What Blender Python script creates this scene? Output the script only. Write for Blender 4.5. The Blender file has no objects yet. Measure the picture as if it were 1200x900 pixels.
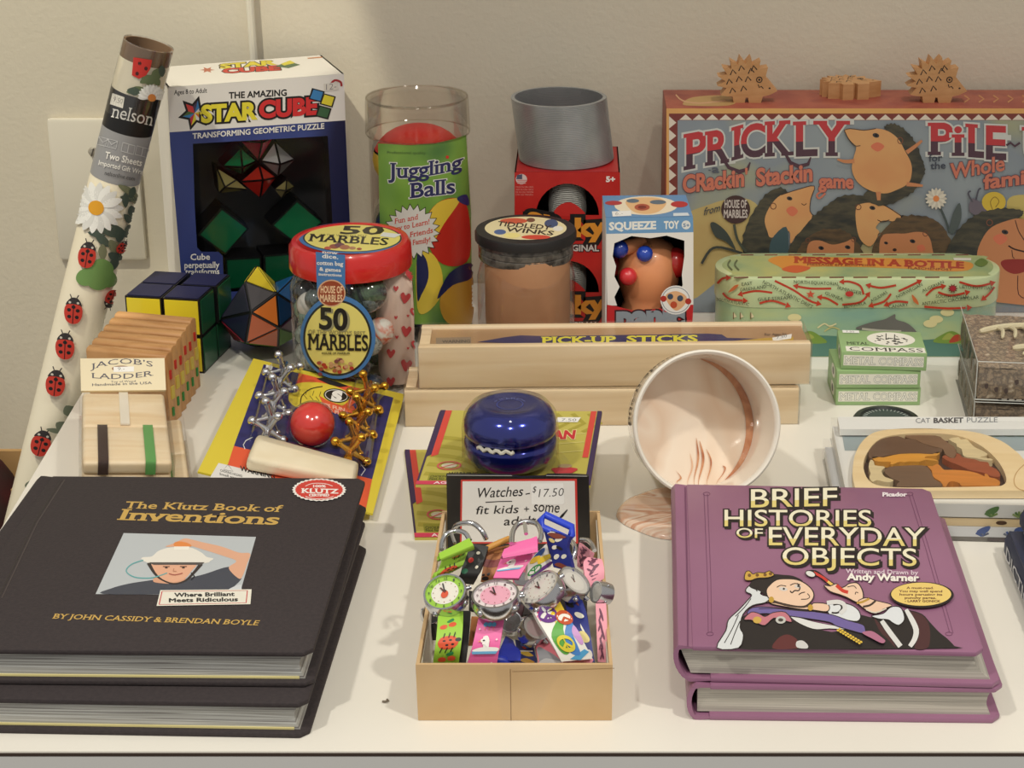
import bpy, bmesh, math, random
from mathutils import Vector, Matrix
from mathutils.geometry import tessellate_polygon
R = math.radians
sc = bpy.context.scene
COL = sc.collection
V = Vector
# ---------------------------------------------------------------- camera
FPX, CXP, CYP, PITCH, CAMH = 2080.0, 680.0, 300.0, R(18), 0.45
cam_d = bpy.data.cameras.new('camera')
cam = bpy.data.objects.new('camera', cam_d)
COL.objects.link(cam)
cam.location = (0, 0, CAMH)
cam.rotation_euler = (R(90) - PITCH, 0, 0)
cam_d.sensor_width = 36
cam_d.lens = 36 * FPX / 1200
cam_d.shift_x = -(CXP - 600) / 1200
cam_d.shift_y = -(450 - CYP) / 1200
cam_d.clip_start = 0.02
sc.camera = cam
# ---------------------------------------------------------------- world, lights, exposure
sc.view_settings.view_transform = 'Standard'
sc.view_settings.look = 'None'
sc.view_settings.exposure = 0.0
sc.view_settings.gamma = 1
sc.view_settings.use_curve_mapping = False
w = bpy.data.worlds.new('world')
sc.world = w
w.use_nodes = True
w.node_tree.nodes['Background'].inputs[0].default_value = (1.0, 0.95, 0.88, 1)
w.node_tree.nodes['Background'].inputs[1].default_value = 0.42


def lamp(name, kind, loc, to, energy, col=(1, .9, .74), size=.1, ang=60, blend=.5):
    l = bpy.data.lights.new(name, kind)
    o = bpy.data.objects.new(name, l)
    COL.objects.link(o)
    o.location = loc
    o.rotation_euler = (V(to) - V(loc)).to_track_quat('-Z', 'Y').to_euler()
    l.energy = energy
    l.color = col
    if kind == 'SPOT':
        l.spot_size = R(ang)
        l.spot_blend = blend
        l.shadow_soft_size = size
    elif kind == 'AREA':
        l.size = size
    return o


lamp('ceiling_spot', 'SPOT', (-.75, .0, 1.75), (-.10, .72, 0), 49, (1, .95, .85), .05, 34, .75)
lamp('ceiling_spot', 'SPOT', (.85, .05, 1.75), (.12, .72, 0), 54, (1, .95, .85), .05, 34, .75)
lamp('ceiling_spot', 'SPOT', (.05, -.55, 1.7), (0, .80, .02), 34, (1, .95, .85), .06, 34, .8)
lamp('wall_washer_spot', 'SPOT', (-.56, .72, 1.12), (-.50, 1.318, .22), 30, (1, .93, .74), .010, 35, .12)
lamp('wall_washer_spot', 'SPOT', (.35, .85, 1.5), (.30, 1.318, .66), 22, (1, .93, .82), .03, 52, 1)


# ---------------------------------------------------------------- measuring helpers: where a sight line meets a real surface
def ray(px, py):
    f = V((0, math.cos(PITCH), -math.sin(PITCH)))
    u = V((0, math.sin(PITCH), math.cos(PITCH)))
    return f + V((1, 0, 0)) * ((px - CXP) / FPX) + u * ((CYP - py) / FPX)


EYE = V((0, 0, CAMH))


def at(px, py, z=0.0):
    d = ray(px, py)
    return EYE + d * ((z - CAMH) / d.z)


def ony(px, py, y):
    d = ray(px, py)
    return EYE + d * (y / d.y)


def size_at(p, px):      # length of px pixels at point p
    d = (p - EYE).dot(V((0, math.cos(PITCH), -math.sin(PITCH))))
    return px * d / FPX


def plane(p, n):
    p = V(p)
    n = V(n).normalized()
    if n.dot(EYE - p) < 0:
        n = -n

    def s(px, py):
        d = ray(px, py)
        t = (p - EYE).dot(n) / d.dot(n)
        return EYE + d * t, n
    return s


def cylinder(p, ax, r):
    p = V(p)
    ax = V(ax).normalized()

    def s(px, py):
        d = ray(px, py)
        o = EYE - p
        d2 = d - ax * d.dot(ax)
        o2 = o - ax * o.dot(ax)
        a, b, c = d2.dot(d2), 2 * d2.dot(o2), o2.dot(o2) - r * r
        q = b * b - 4 * a * c
        if q < 0:
            return None
        t = (-b - math.sqrt(q)) / (2 * a)
        h = EYE + d * t
        n = h - p
        n = (n - ax * n.dot(ax)).normalized()
        return h, n
    return s


# ---------------------------------------------------------------- materials
def lin(c):
    def f(x):
        x /= 255.0
        return x / 12.92 if x <= .04045 else ((x + .055) / 1.055) ** 2.4
    return (f(c[0]), f(c[1]), f(c[2]), 1)


MATS = {}


def _new(key):
    m = bpy.data.materials.new(key)
    m.use_nodes = True
    nt = m.node_tree
    return m, nt, nt.nodes['Principled BSDF']


def paint(c, rough=.5, metal=0, coat=0, emit=0):
    k = 'paint_%d_%d_%d_%.2f_%.1f_%.1f' % (c[0], c[1], c[2], rough, metal, coat)
    if k not in MATS:
        m, nt, b = _new(k)
        b.inputs['Base Color'].default_value = lin(c)
        b.inputs['Roughness'].default_value = rough
        b.inputs['Metallic'].default_value = metal
        b.inputs['Coat Weight'].default_value = coat
        b.inputs['Coat Roughness'].default_value = .08
        MATS[k] = m
    return MATS[k]


def noisy(key, cols, scale=(1, 1, 1), nscale=5, rough=.5, bump=0, detail=4, distort=0, kind='noise', stops=None, bscale=None, coat=0):
    """colour from a noise or wave pattern through a ramp, optional fine bump"""
    if key in MATS:
        return MATS[key]
    m, nt, b = _new(key)
    N, L = nt.nodes, nt.links
    tc = N.new('ShaderNodeTexCoord')
    mp = N.new('ShaderNodeMapping')
    mp.inputs['Scale'].default_value = scale
    L.new(tc.outputs['Object'], mp.inputs['Vector'])
    if kind == 'noise':
        t = N.new('ShaderNodeTexNoise')
        t.inputs['Scale'].default_value = nscale
        t.inputs['Detail'].default_value = detail
        t.inputs['Distortion'].default_value = distort
        out = t.outputs['Fac']
    else:
        t = N.new('ShaderNodeTexWave')
        t.bands_direction = kind
        t.inputs['Scale'].default_value = nscale
        t.inputs['Distortion'].default_value = distort
        t.inputs['Detail'].default_value = detail
        out = t.outputs['Fac']
    L.new(mp.outputs['Vector'], t.inputs['Vector'])
    r = N.new('ShaderNodeValToRGB')
    el = r.color_ramp.elements
    n = len(cols)
    if stops is None:
        stops = [.3 + .4 * i / max(1, n - 1) for i in range(n)]
    el[0].position, el[0].color = stops[0], lin(cols[0])
    el[1].position, el[1].color = stops[-1], lin(cols[-1])
    for i in range(1, n - 1):
        e = el.new(stops[i])
        e.color = lin(cols[i])
    L.new(out, r.inputs['Fac'])
    L.new(r.outputs['Color'], b.inputs['Base Color'])
    b.inputs['Roughness'].default_value = rough
    b.inputs['Coat Weight'].default_value = coat
    b.inputs['Coat Roughness'].default_value = .05
    if bump:
        bt = N.new('ShaderNodeTexNoise')
        bt.inputs['Scale'].default_value = bscale or nscale
        bt.inputs['Detail'].default_value = 3
        L.new(tc.outputs['Object'], bt.inputs['Vector'])
        bp = N.new('ShaderNodeBump')
        bp.inputs['Strength'].default_value = bump
        bp.inputs['Distance'].default_value = .001
        L.new(bt.outputs['Fac'], bp.inputs['Height'])
        L.new(bp.outputs['Normal'], b.inputs['Normal'])
    MATS[key] = m
    return m


def clear(key='clear_plastic', tint=(255, 255, 255), gloss=.09, rough=.04, edge=.45):
    """thin clear plastic: lets most light straight through and mirrors a little"""
    if key in MATS:
        return MATS[key]
    m = bpy.data.materials.new(key)
    m.use_nodes = True
    nt = m.node_tree
    nt.nodes.clear()
    N, L = nt.nodes, nt.links
    o = N.new('ShaderNodeOutputMaterial')
    mx = N.new('ShaderNodeMixShader')
    t = N.new('ShaderNodeBsdfTransparent')
    t.inputs[0].default_value = lin(tint)
    g = N.new('ShaderNodeBsdfGlossy')
    g.inputs['Roughness'].default_value = rough
    fr = N.new('ShaderNodeLayerWeight')
    fr.inputs['Blend'].default_value = .25
    ad = N.new('ShaderNodeMath')
    ad.operation = 'MULTIPLY_ADD'
    ad.inputs[1].default_value = edge
    ad.inputs[2].default_value = gloss
    L.new(fr.outputs['Fresnel'], ad.inputs[0])
    L.new(ad.outputs[0], mx.inputs[0])
    L.new(t.outputs[0], mx.inputs[1])
    L.new(g.outputs[0], mx.inputs[2])
    L.new(mx.outputs[0], o.inputs['Surface'])
    MATS[key] = m
    return m


# ---------------------------------------------------------------- mesh collector
def root_matrix(o):
    while o.parent is not None:
        o = o.parent
    return Matrix.Translation(o.location) @ o.rotation_euler.to_matrix().to_4x4()


class Geo:
    def __init__(s, mat=None):
        s.v, s.f, s.m, s.mats, s.cur = [], [], [], [], None
        if mat:
            s.use(mat)

    def use(s, mat):
        if mat not in s.mats:
            s.mats.append(mat)
        s.cur = s.mats.index(mat)
        return s

    def add(s, verts, faces, M=None):
        b = len(s.v)
        s.v += [(M @ V(v)) if M else V(v) for v in verts]
        s.f += [[b + i for i in f] for f in faces]
        s.m += [s.cur] * len(faces)
        return s

    def box(s, x0, y0, z0, x1, y1, z1, M=None):
        vs = [(x0, y0, z0), (x1, y0, z0), (x1, y1, z0), (x0, y1, z0), (x0, y0, z1), (x1, y0, z1), (x1, y1, z1), (x0, y1, z1)]
        return s.add(vs, [(3, 2, 1, 0), (4, 5, 6, 7), (0, 1, 5, 4), (1, 2, 6, 5), (2, 3, 7, 6), (3, 0, 4, 7)], M)

    def lathe(s, prof, n=40, M=None, a0=0, a1=2 * math.pi):
        full = abs(a1 - a0 - 2 * math.pi) < 1e-6
        k = n if full else n + 1
        vs, fs = [], []
        for r, z in prof:
            for i in range(k):
                a = a0 + (a1 - a0) * i / n
                vs.append((r * math.cos(a), r * math.sin(a), z))
        for j in range(len(prof) - 1):
            for i in range(n):
                i2 = (i + 1) % k
                fs.append((j * k + i, j * k + i2, (j + 1) * k + i2, (j + 1) * k + i))
        return s.add(vs, fs, M)

    def disc(s, r, z, n=40, M=None, up=True):
        vs = [(r * math.cos(2 * math.pi * i / n), r * math.sin(2 * math.pi * i / n), z) for i in range(n)]
        f = list(range(n))
        return s.add(vs, [f if up else f[::-1]], M)

    def ball(s, c, r, nu=20, nv=12, sc=(1, 1, 1), M=None):
        c = V(c)
        vs, fs = [], []
        for j in range(1, nv):
            t = math.pi * j / nv
            for i in range(nu):
                a = 2 * math.pi * i / nu
                vs.append(c + V((r * sc[0] * math.sin(t) * math.cos(a), r * sc[1] * math.sin(t) * math.sin(a), r * sc[2] * math.cos(t))))
        for j in range(nv - 2):
            for i in range(nu):
                i2 = (i + 1) % nu
                fs.append((j * nu + i, (j + 1) * nu + i, (j + 1) * nu + i2, j * nu + i2))
        t, b = len(vs), len(vs) + 1
        vs += [c + V((0, 0, r * sc[2])), c - V((0, 0, r * sc[2]))]
        for i in range(nu):
            i2 = (i + 1) % nu
            fs.append((t, i, i2))
            fs.append((b, (nv - 2) * nu + i2, (nv - 2) * nu + i))
        return s.add(vs, fs, M)

    def tube(s, pts, r, n=8, closed=False, M=None, caps=True):
        pts = [V(p) for p in pts]
        vs, fs = [], []
        m = len(pts)
        prev = None
        for i, p in enumerate(pts):
            if closed:
                t = pts[(i + 1) % m] - pts[i - 1]
            else:
                t = pts[min(i + 1, m - 1)] - pts[max(i - 1, 0)]
            t.normalize()
            if prev is None:
                a = t.orthogonal().normalized()
            else:
                a = (prev - t * prev.dot(t)).normalized()
            prev = a
            b = t.cross(a)
            if isinstance(r, (list, tuple)):
                fi = i / max(1, m - 1) * (len(r) - 1)
                k0 = min(int(fi), len(r) - 2)
                rr = r[k0] + (r[k0 + 1] - r[k0]) * (fi - k0)
            else:
                rr = r
            for k in range(n):
                an = 2 * math.pi * k / n
                vs.append(p + (a * math.cos(an) + b * math.sin(an)) * rr)
        for i in range(m if closed else m - 1):
            i2 = (i + 1) % m
            for k in range(n):
                k2 = (k + 1) % n
                fs.append((i * n + k, i * n + k2, i2 * n + k2, i2 * n + k))
        if not closed and caps:
            fs.append(tuple(range(n))[::-1])
            fs.append(tuple((m - 1) * n + k for k in range(n)))
        return s.add(vs, fs, M)

    def prism(s, poly, z0, z1, M=None):
        n = len(poly)
        vs = [(p[0], p[1], z0) for p in poly] + [(p[0], p[1], z1) for p in poly]
        fs = [(i, (i + 1) % n, n + (i + 1) % n, n + i) for i in range(n)]
        tri = tessellate_polygon([[V((p[0], p[1], 0)) for p in poly]])
        fs += [tuple(t) for t in tri] + [tuple(n + i for i in t) for t in tri]
        return s.add(vs, fs, M)

    def ngon_prism(s, poly, z0, z1, M=None):
        n = len(poly)
        vs = [(p[0], p[1], z0) for p in poly] + [(p[0], p[1], z1) for p in poly]
        fs = [(i, (i + 1) % n, n + (i + 1) % n, n + i) for i in range(n)]
        fs += [tuple(range(n))[::-1], tuple(range(n, 2 * n))]
        return s.add(vs, fs, M)

    def build(s, name, parent=None, bevel=0, seg=2, smooth=35, world=False, loc=None, rotz=0, recalc=True):
        me = bpy.data.meshes.new(name)
        if world and parent is not None:
            I = root_matrix(parent).inverted()
            vs = [I @ v for v in s.v]
        elif world and loc is not None:
            I = (Matrix.Translation(V(loc)) @ Matrix.Rotation(rotz, 4, 'Z')).inverted()
            vs = [I @ v for v in s.v]
        else:
            vs = s.v
        me.from_pydata([tuple(v) for v in vs], [], s.f)
        for m in s.mats:
            me.materials.append(m)
        for i, p in enumerate(me.polygons):
            p.material_index = s.m[i]
        bm = bmesh.new()
        bm.from_mesh(me)
        if recalc:
            bmesh.ops.recalc_face_normals(bm, faces=bm.faces)
        if bevel:
            es = [e for e in bm.edges if len(e.link_faces) == 2 and e.calc_face_angle(0) > R(25)]
            bmesh.ops.bevel(bm, geom=es, offset=bevel, segments=seg, profile=.5, affect='EDGES', clamp_overlap=True)
        bm.to_mesh(me)
        bm.free()
        if smooth:
            for p in me.polygons:
                p.use_smooth = True
            me.set_sharp_from_angle(angle=R(smooth))
        o = bpy.data.objects.new(name, me)
        COL.objects.link(o)
        if parent is not None:
            o.parent = parent
        if loc is not None:
            o.location = loc
            o.rotation_euler = (0, 0, rotz)
        return o


def tag(o, label=None, cat=None, group=None, kind=None):
    if label:
        o['label'] = label
    if cat:
        o['category'] = cat
    if group:
        o['group'] = group
    if kind:
        o['kind'] = kind
    return o


def thing(name, label, cat, loc=(0, 0, 0), rotz=0, group=None):
    o = bpy.data.objects.new(name, None)
    o.empty_display_size = .01
    COL.objects.link(o)
    o.location = loc
    o.rotation_euler = (0, 0, rotz)
    return tag(o, label, cat, group)


def copy_tree(o, parent=None):
    c = o.copy()
    COL.objects.link(c)
    c.parent = parent
    for ch in list(o.children):
        copy_tree(ch, c)
    return c


# ---------------------------------------------------------------- printed artwork laid on real surfaces
_TX = {}
_CAP = []


def text_mesh(t, bold, serif, res=2):
    k = (t, bold, serif, res)
    if k in _TX:
        return _TX[k]

    def raw(body, off):
        cu = bpy.data.curves.new('lettering', 'FONT')
        cu.body = body
        cu.size = 1
        cu.offset = off
        cu.resolution_u = res
        ob = bpy.data.objects.new('lettering', cu)
        me = bpy.data.meshes.new_from_object(ob)
        vs = [(v.co.x, v.co.y) for v in me.vertices]
        fs = [tuple(p.vertices) for p in me.polygons]
        bpy.data.objects.remove(ob)
        bpy.data.curves.remove(cu)
        bpy.data.meshes.remove(me)
        return vs, fs
    if not _CAP:
        vs, _ = raw('H', 0)
        _CAP.append(max(v[1] for v in vs))
        vs, _ = raw('x', 0)
        _CAP.append(max(v[1] for v in vs))
        vs, _ = raw('l', 0)
        _CAP.append(max(v[1] for v in vs))
    multi = 'M' in t and bold > .004
    vs, fs = raw(t, 0 if multi else bold)
    bq = 0 if multi else bold
    # one level per island so that overlapping letters never share a plane
    par = list(range(len(vs)))

    def fd(i):
        while par[i] != i:
            par[i] = par[par[i]]
            i = par[i]
        return i
    for f in fs:
        for i in f[1:]:
            par[fd(i)] = fd(f[0])
    ids = {}
    lv = [.12 * (ids.setdefault(fd(f[0]), len(ids)) % 2) for f in fs]
    if serif:
        cnt = {}
        for f in fs:
            for i in range(len(f)):
                e = tuple(sorted((f[i], f[(i + 1) % len(f)])))
                cnt[e] = cnt.get(e, 0) + 1
        s, th = .055 + bq * .3, .05 + bq
        add = []
        for (a, b), c in cnt.items():
            if c != 1:
                continue
            (xa, ya), (xb, yb) = vs[a], vs[b]
            if abs(ya - yb) > .004 or not .05 < abs(xa - xb) < .24 + 2 * bq:
                continue
            x0, x1 = min(xa, xb) - s, max(xa, xb) + s
            if abs(ya + bq) < .012:
                add.append((x0, ya, x1, ya + th))
            else:
                for l_ in _CAP:
                    if abs(ya - l_ - bq) < .012:
                        add.append((x0, ya - th, x1, ya))
                        break
        for i, (x0, y0, x1, y1) in enumerate(add):
            n = len(vs)
            vs = vs + [(x0, y0), (x1, y0), (x1, y1), (x0, y1)]
            fs = fs + [(n, n + 1, n + 2, n + 3)]
            lv.append(.24 + .12 * (i % 2))
    if multi:
        bv, bf, bl = vs, fs, lv
        vs, fs, lv = list(bv), list(bf), list(bl)
        for j in range(8):
            an = 2 * math.pi * j / 8
            n = len(vs)
            vs += [(x + bold * math.cos(an), y + bold * math.sin(an)) for x, y in bv]
            fs += [tuple(n + i for i in f) for f in bf]
            lv += [q + .5 * (j + 1) for q in bl]
    _TX[k] = (vs, fs, lv)
    return _TX[k]


class Art:
    """flat print: polygons, lines and lettering in sheet coordinates, laid on a surface layer over layer"""

    def __init__(s, surf, eps=1.2e-5, yup=False, maxd=None, rough=.5, metal=0, coat=0, lift=5e-5):
        s.surf, s.eps, s.yup, s.maxd, s.rough, s.metal, s.coat = surf, eps, yup, maxd, rough, metal, coat
        if maxd:
            s.eps, s.maxd = max(eps, 4e-5), min(maxd, 3.2)
        s.it, s.layer, s.lift = [], 0, lift

    def _m(s, c):
        return c if isinstance(c, bpy.types.Material) else paint(c, s.rough, s.metal, s.coat)

    def raw(s, vs, fs, col, keep=False, lev=0):
        s.layer += lev if lev else .25 if keep else 1
        s.it.append((vs, fs, s._m(col), s.layer))
        return s

    def poly(s, pts, col, keep=False):
        tri = tessellate_polygon([[V((p[0], p[1], 0)) for p in pts]])
        return s.raw([tuple(p[:2]) for p in pts], [tuple(t) for t in tri], col, keep)

    def smooth(s, pts, col, n=4, keep=False):
        return s.poly(spline(pts, n, True), col, keep)

    def rect(s, x0, y0, x1, y1, col, keep=False):
        return s.poly([(x0, y0), (x1, y0), (x1, y1), (x0, y1)], col, keep)

    def ell(s, cx, cy, rx, ry, col, rot=0, n=28, keep=False):
        c, d = math.cos(R(rot)), math.sin(R(rot))
        pts = []
        for i in range(n):
            a = 2 * math.pi * i / n
            x, y = rx * math.cos(a), ry * math.sin(a)
            pts.append((cx + x * c - y * d, cy + x * d + y * c))
        return s.poly(pts, col, keep)

    def star(s, cx, cy, ro, ri, n, col, ky=1, rot=0, keep=False):
        pts = []
        for i in range(2 * n):
            a = math.pi * i / n + R(rot)
            r = ro if i % 2 == 0 else ri
            pts.append((cx + r * math.cos(a), cy + r * ky * math.sin(a)))
        return s.poly(pts, col, keep)

    def line(s, pts, w, col, closed=False, keep=False, n=0):
        if n:
            pts = spline(pts, n, closed)
        pts = [V((p[0], p[1])) for p in pts]
        m = len(pts)
        vs, fs = [], []
        for i in range(m):
            if closed:
                t = pts[(i + 1) % m] - pts[i - 1]
            else:
                t = pts[min(i + 1, m - 1)] - pts[max(i - 1, 0)]
            if t.length < 1e-9:
                t = V((1, 0))
            t.normalize()
            if isinstance(w, (list, tuple)):
                fi = i / max(1, m - 1) * (len(w) - 1)
                k = min(int(fi), len(w) - 2)
                wi = w[k] + (w[k + 1] - w[k]) * (fi - k)
            else:
                wi = w
            q = V((-t.y, t.x)) * wi / 2
            vs += [tuple(pts[i] + q), tuple(pts[i] - q)]
        for i in range(m if closed else m - 1):
            j = (i + 1) % m
            fs.append((2 * i, 2 * i + 1, 2 * j + 1, 2 * j))
        return s.raw(vs, fs, col, keep)

    def ring(s, cx, cy, rx, ry, w, col, rot=0, n=28, keep=False):
        c, d = math.cos(R(rot)), math.sin(R(rot))
        pts = []
        for i in range(n):
            a = 2 * math.pi * i / n
            x, y = rx * math.cos(a), ry * math.sin(a)
            pts.append((cx + x * c - y * d, cy + x * d + y * c))
        return s.line(pts, w, col, True, keep)

    def text(s, t, x0, y0, x1, y1, h, col, bold=0.0, serif=False, up=None, out=None, outw=.04, warp=None, shadow=None, split=None, keep=False):
        """lettering with its baseline from (x0, y0) to (x1, y1) and capitals h tall"""
        res = 5 if h >= 10 else 2
        vs, fs, lv = text_mesh(t, bold, serif, res)
        xa, xb = min(v[0] for v in vs), max(v[0] for v in vs)
        if up is None:
            up = (0, h if s.yup else -h)
        cap = _CAP[0]

        def mp(v):
            u, q = (v[0] - xa) / (xb - xa), v[1] / cap
            if warp:
                return warp(u, q)
            return (x0 + u * (x1 - x0) + q * up[0], y0 + u * (y1 - y0) + q * up[1])
        if shadow:
            sv, sf, sl = text_mesh(t, bold + outw, serif, res)
            s.isl([(mp(v)[0] + shadow[0], mp(v)[1] + shadow[1]) for v in sv], sf, sl, shadow[2])
        if out is not None:
            ov, of, ol = text_mesh(t, bold + outw, serif, res)
            s.isl([mp(v) for v in ov], of, ol, out)
        s.isl([mp(v) for v in vs], fs, lv, col)
        if split:                       # lower part of the letters in a second colour
            nv, nf, nl = [], [], []
            for f, l_ in zip(fs, lv):
                pl = [vs[i] for i in f]
                cut, ys = [], split[0] * cap
                for i in range(len(pl)):
                    a, b = pl[i], pl[(i + 1) % len(pl)]
                    if a[1] <= ys:
                        cut.append(a)
                    if (a[1] < ys) != (b[1] < ys) and abs(a[1] - b[1]) > 1e-7:
                        k = (ys - a[1]) / (b[1] - a[1])
                        cut.append((a[0] + (b[0] - a[0]) * k, ys))
                if len(cut) > 2:
                    n = len(nv)
                    nv += [mp(c) for c in cut]
                    nf.append(tuple(range(n, n + len(cut))))
                    nl.append(l_)
            if nf:
                s.isl(nv, nf, nl, split[1])
        return s

    def isl(s, vs, fs, lv, col):
        base = s.layer + 1
        top = 0
        for l in sorted(set(lv)):
            s.it.append((vs, [f for f, q in zip(fs, lv) if q == l], s._m(col), base + l))
            top = l
        s.layer = base + top

    def arc(s, t, cx, cy, rx, ry, a0, a1, h, col, bold=0, serif=False, out=None, outw=.04):
        """lettering along an ellipse from angle a0 to a1 (degrees, clockwise on the sheet), capitals pointing outward"""
        def wp(u, q):
            a = R(a0 + (a1 - a0) * u)
            k = 1 + q * h / max(rx, ry)
            kk = (rx + q * h, ry + q * h * ry / rx)
            return (cx + kk[0] * math.cos(a), cy + kk[1] * math.sin(a))
        return s.text(t, 0, 0, 1, 0, h, col, bold, serif, warp=wp, out=out, outw=outw)

    def build(s, name, parent, loc=None):
        g = Geo()
        for vs, fs, m, ly in s.it:
            g.use(m)
            tris = []
            for f in fs:
                for i in range(1, len(f) - 1):
                    tris.append([vs[f[0]], vs[f[i]], vs[f[i + 1]]])
            if s.maxd:
                done = []
                while tris:
                    t = tris.pop()
                    ls = [math.dist(t[i], t[(i + 1) % 3]) for i in range(3)]
                    k = max(range(3), key=lambda i: ls[i])
                    if ls[k] <= s.maxd:
                        done.append(t)
                        continue
                    a, b, c = t[k], t[(k + 1) % 3], t[(k + 2) % 3]
                    md = ((a[0] + b[0]) / 2, (a[1] + b[1]) / 2)
                    tris += [[a, md, c], [md, b, c]]
                tris = done
            ix = {}
            pv, pf = [], []
            for t in tris:
                q = []
                for p in t:
                    kk = (round(p[0], 5), round(p[1], 5))
                    if kk not in ix:
                        ix[kk] = len(pv)
                        hn = s.surf(p[0], p[1])
                        pv.append(None if hn is None else hn[0] + hn[1] * (s.lift + s.eps * ly))
                    q.append(ix[kk])
                if len(set(q)) == 3 and None not in [pv[i] for i in q]:
                    a, b, c = pv[q[0]], pv[q[1]], pv[q[2]]
                    n = s.surf(*t[0])[1]
                    if (b - a).cross(c - a).dot(n) < 0:
                        q = q[::-1]
                    pf.append(q)
            use = sorted({i for f in pf for i in f})
            re_ = {o: k for k, o in enumerate(use)}
            g.add([pv[i] for i in use], [[re_[i] for i in f] for f in pf])
        return g.build(name, parent, smooth=0, world=True, loc=loc, recalc=False)


def spline(pts, n=4, closed=False):
    m = len(pts)
    out = []
    for i in range(m if closed else m - 1):
        p0 = pts[(i - 1) % m] if closed or i > 0 else pts[0]
        p1, p2 = pts[i], pts[(i + 1) % m]
        p3 = pts[(i + 2) % m] if closed or i + 2 < m else pts[-1]
        for k in range(n):
            t = k / n
            out.append(tuple(.5 * ((2 * p1[j]) + (-p0[j] + p2[j]) * t + (2 * p0[j] - 5 * p1[j] + 4 * p2[j] - p3[j]) * t * t + (-p0[j] + 3 * p1[j] - 3 * p2[j] + p3[j]) * t ** 3) for j in range(len(p1))))
    if not closed:
        out.append(tuple(pts[-1]))
    return out


def local(M):
    """a surface given by a matrix: sheet x, y in metres on the matrix' own x-y plane"""
    n = (M.to_3x3() @ V((0, 0, 1))).normalized()

    def s(x, y):
        return M @ V((x, y, 0)), n
    return s


WHITE, BLACK, CREAM = (240, 238, 232), (22, 21, 22), (238, 226, 196)
STEEL = paint((205, 207, 212), .18, 1)
CLEAR = clear()
WOOD = noisy('pale_pine', [(222, 194, 152), (236, 212, 174), (243, 224, 192)], (2, 40, 30), 3, .5, 0, 5, .6)
WRAP = clear('shrink_wrap', gloss=.03, rough=.12)


def proj(p):
    d = V(p) - EYE
    f = V((0, math.cos(PITCH), -math.sin(PITCH)))
    u = V((0, math.sin(PITCH), math.cos(PITCH)))
    k = FPX / d.dot(f)
    return CXP + d.x * k, CYP - d.dot(u) * k


# ================================================================ the setting
YW = 1.318
WALLM = noisy('wall_paint', [(220, 212, 192), (226, 218, 200)], nscale=3, rough=.75, bump=.3, bscale=260)
g = Geo(WALLM)
g.box(-1.6, YW, -.75, 1.6, YW + .1, 1.3)
tag(g.build('wall_back'), kind='structure')
g = Geo(noisy('floor_carpet', [(70, 58, 48), (88, 74, 60)], nscale=40, rough=.95))
g.box(-1.6, -.6, -.8, 1.6, YW, -.75)
tag(g.build('floor'), kind='structure')

# display table
YF = at(600, 880.5).y
la, lb = at(13, 600), at(96.5, 460)
kx = (lb.x - la.x) / (lb.y - la.y)


def tab_x(y):
    return la.x + (y - la.y) * kx


TABM = noisy('white_laminate', [(233, 229, 218), (238, 234, 224)], nscale=6, rough=.32, detail=2)
t_ = thing('display_table', 'white laminate display table holding all the toys and books', 'table', (0, YF, -.75))
g = Geo(TABM)
YB = YW - .002
g.ngon_prism([(tab_x(YF), YF), (.9, YF), (.9, YB), (tab_x(YB), YB)], -.034, 0)
g.build('table_top', t_, world=True)
g = Geo(paint((58, 44, 36), .7))
g.box(tab_x(YF), YF - .0006, -.0022, .9, YF + .001, -.0008)
g.build('edge_seam', t_, world=True)
g = Geo(paint((206, 206, 204), .4))
g.box(tab_x(YF), YF - .0005, -.034, .9, YF + .001, -.0023)
g.build('edge_band', t_, world=True)
g = Geo(paint((210, 208, 200), .5))
g.box(tab_x(YF) + .06, YF + .03, -.75, .85, 1.26, -.034)
g.build('cabinet_base', t_, world=True)

# blank plate on the wall
p0, p1 = ony(56, 137, YW), ony(174, 303, YW)
t_ = thing('wall_plate', 'white blank plate screwed to the wall behind the gift wrap roll', 'wall plate', ((p0.x + p1.x) / 2, YW, p1.z))
g = Geo(paint((228, 222, 206), .4))
g.box(p0.x, YW - .006, p1.z, p1.x, YW, p0.z)
g.build('plate', t_, bevel=.003, world=True)
for px, py in ((109, 178), (109, 262)):
    c = ony(px, py, YW - .006)
    g = Geo(paint((190, 184, 170), .3, .6))
    Mx = Matrix.Translation(c) @ Matrix.Rotation(R(90), 4, 'X')
    g.lathe([(0, .0016), (.0028, .0012), (.0038, 0), (.0038, -.001)], 20, Mx)
    g.use(paint((90, 84, 76), .5))
    g.box(-.0032, -.0005, .0011, .0032, .0005, .0019, Mx @ Matrix.Rotation(R(70), 4, 'Z'))
    g.build('screw', t_, world=True)

# white cable down the wall
g = Geo(paint((232, 227, 212), .4))
c0, c1 = ony(284, -120, YW - .006), ony(298, 74, YW - .006)
c2 = V((c1.x + .004, YW - .006, .003))
g.tube([c0, c1, c1 + (c1 - c0).normalized() * .06], .003, 10)
tag(g.build('cable'), 'white cable running up the wall behind the boxed star puzzle', 'cable')

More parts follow.
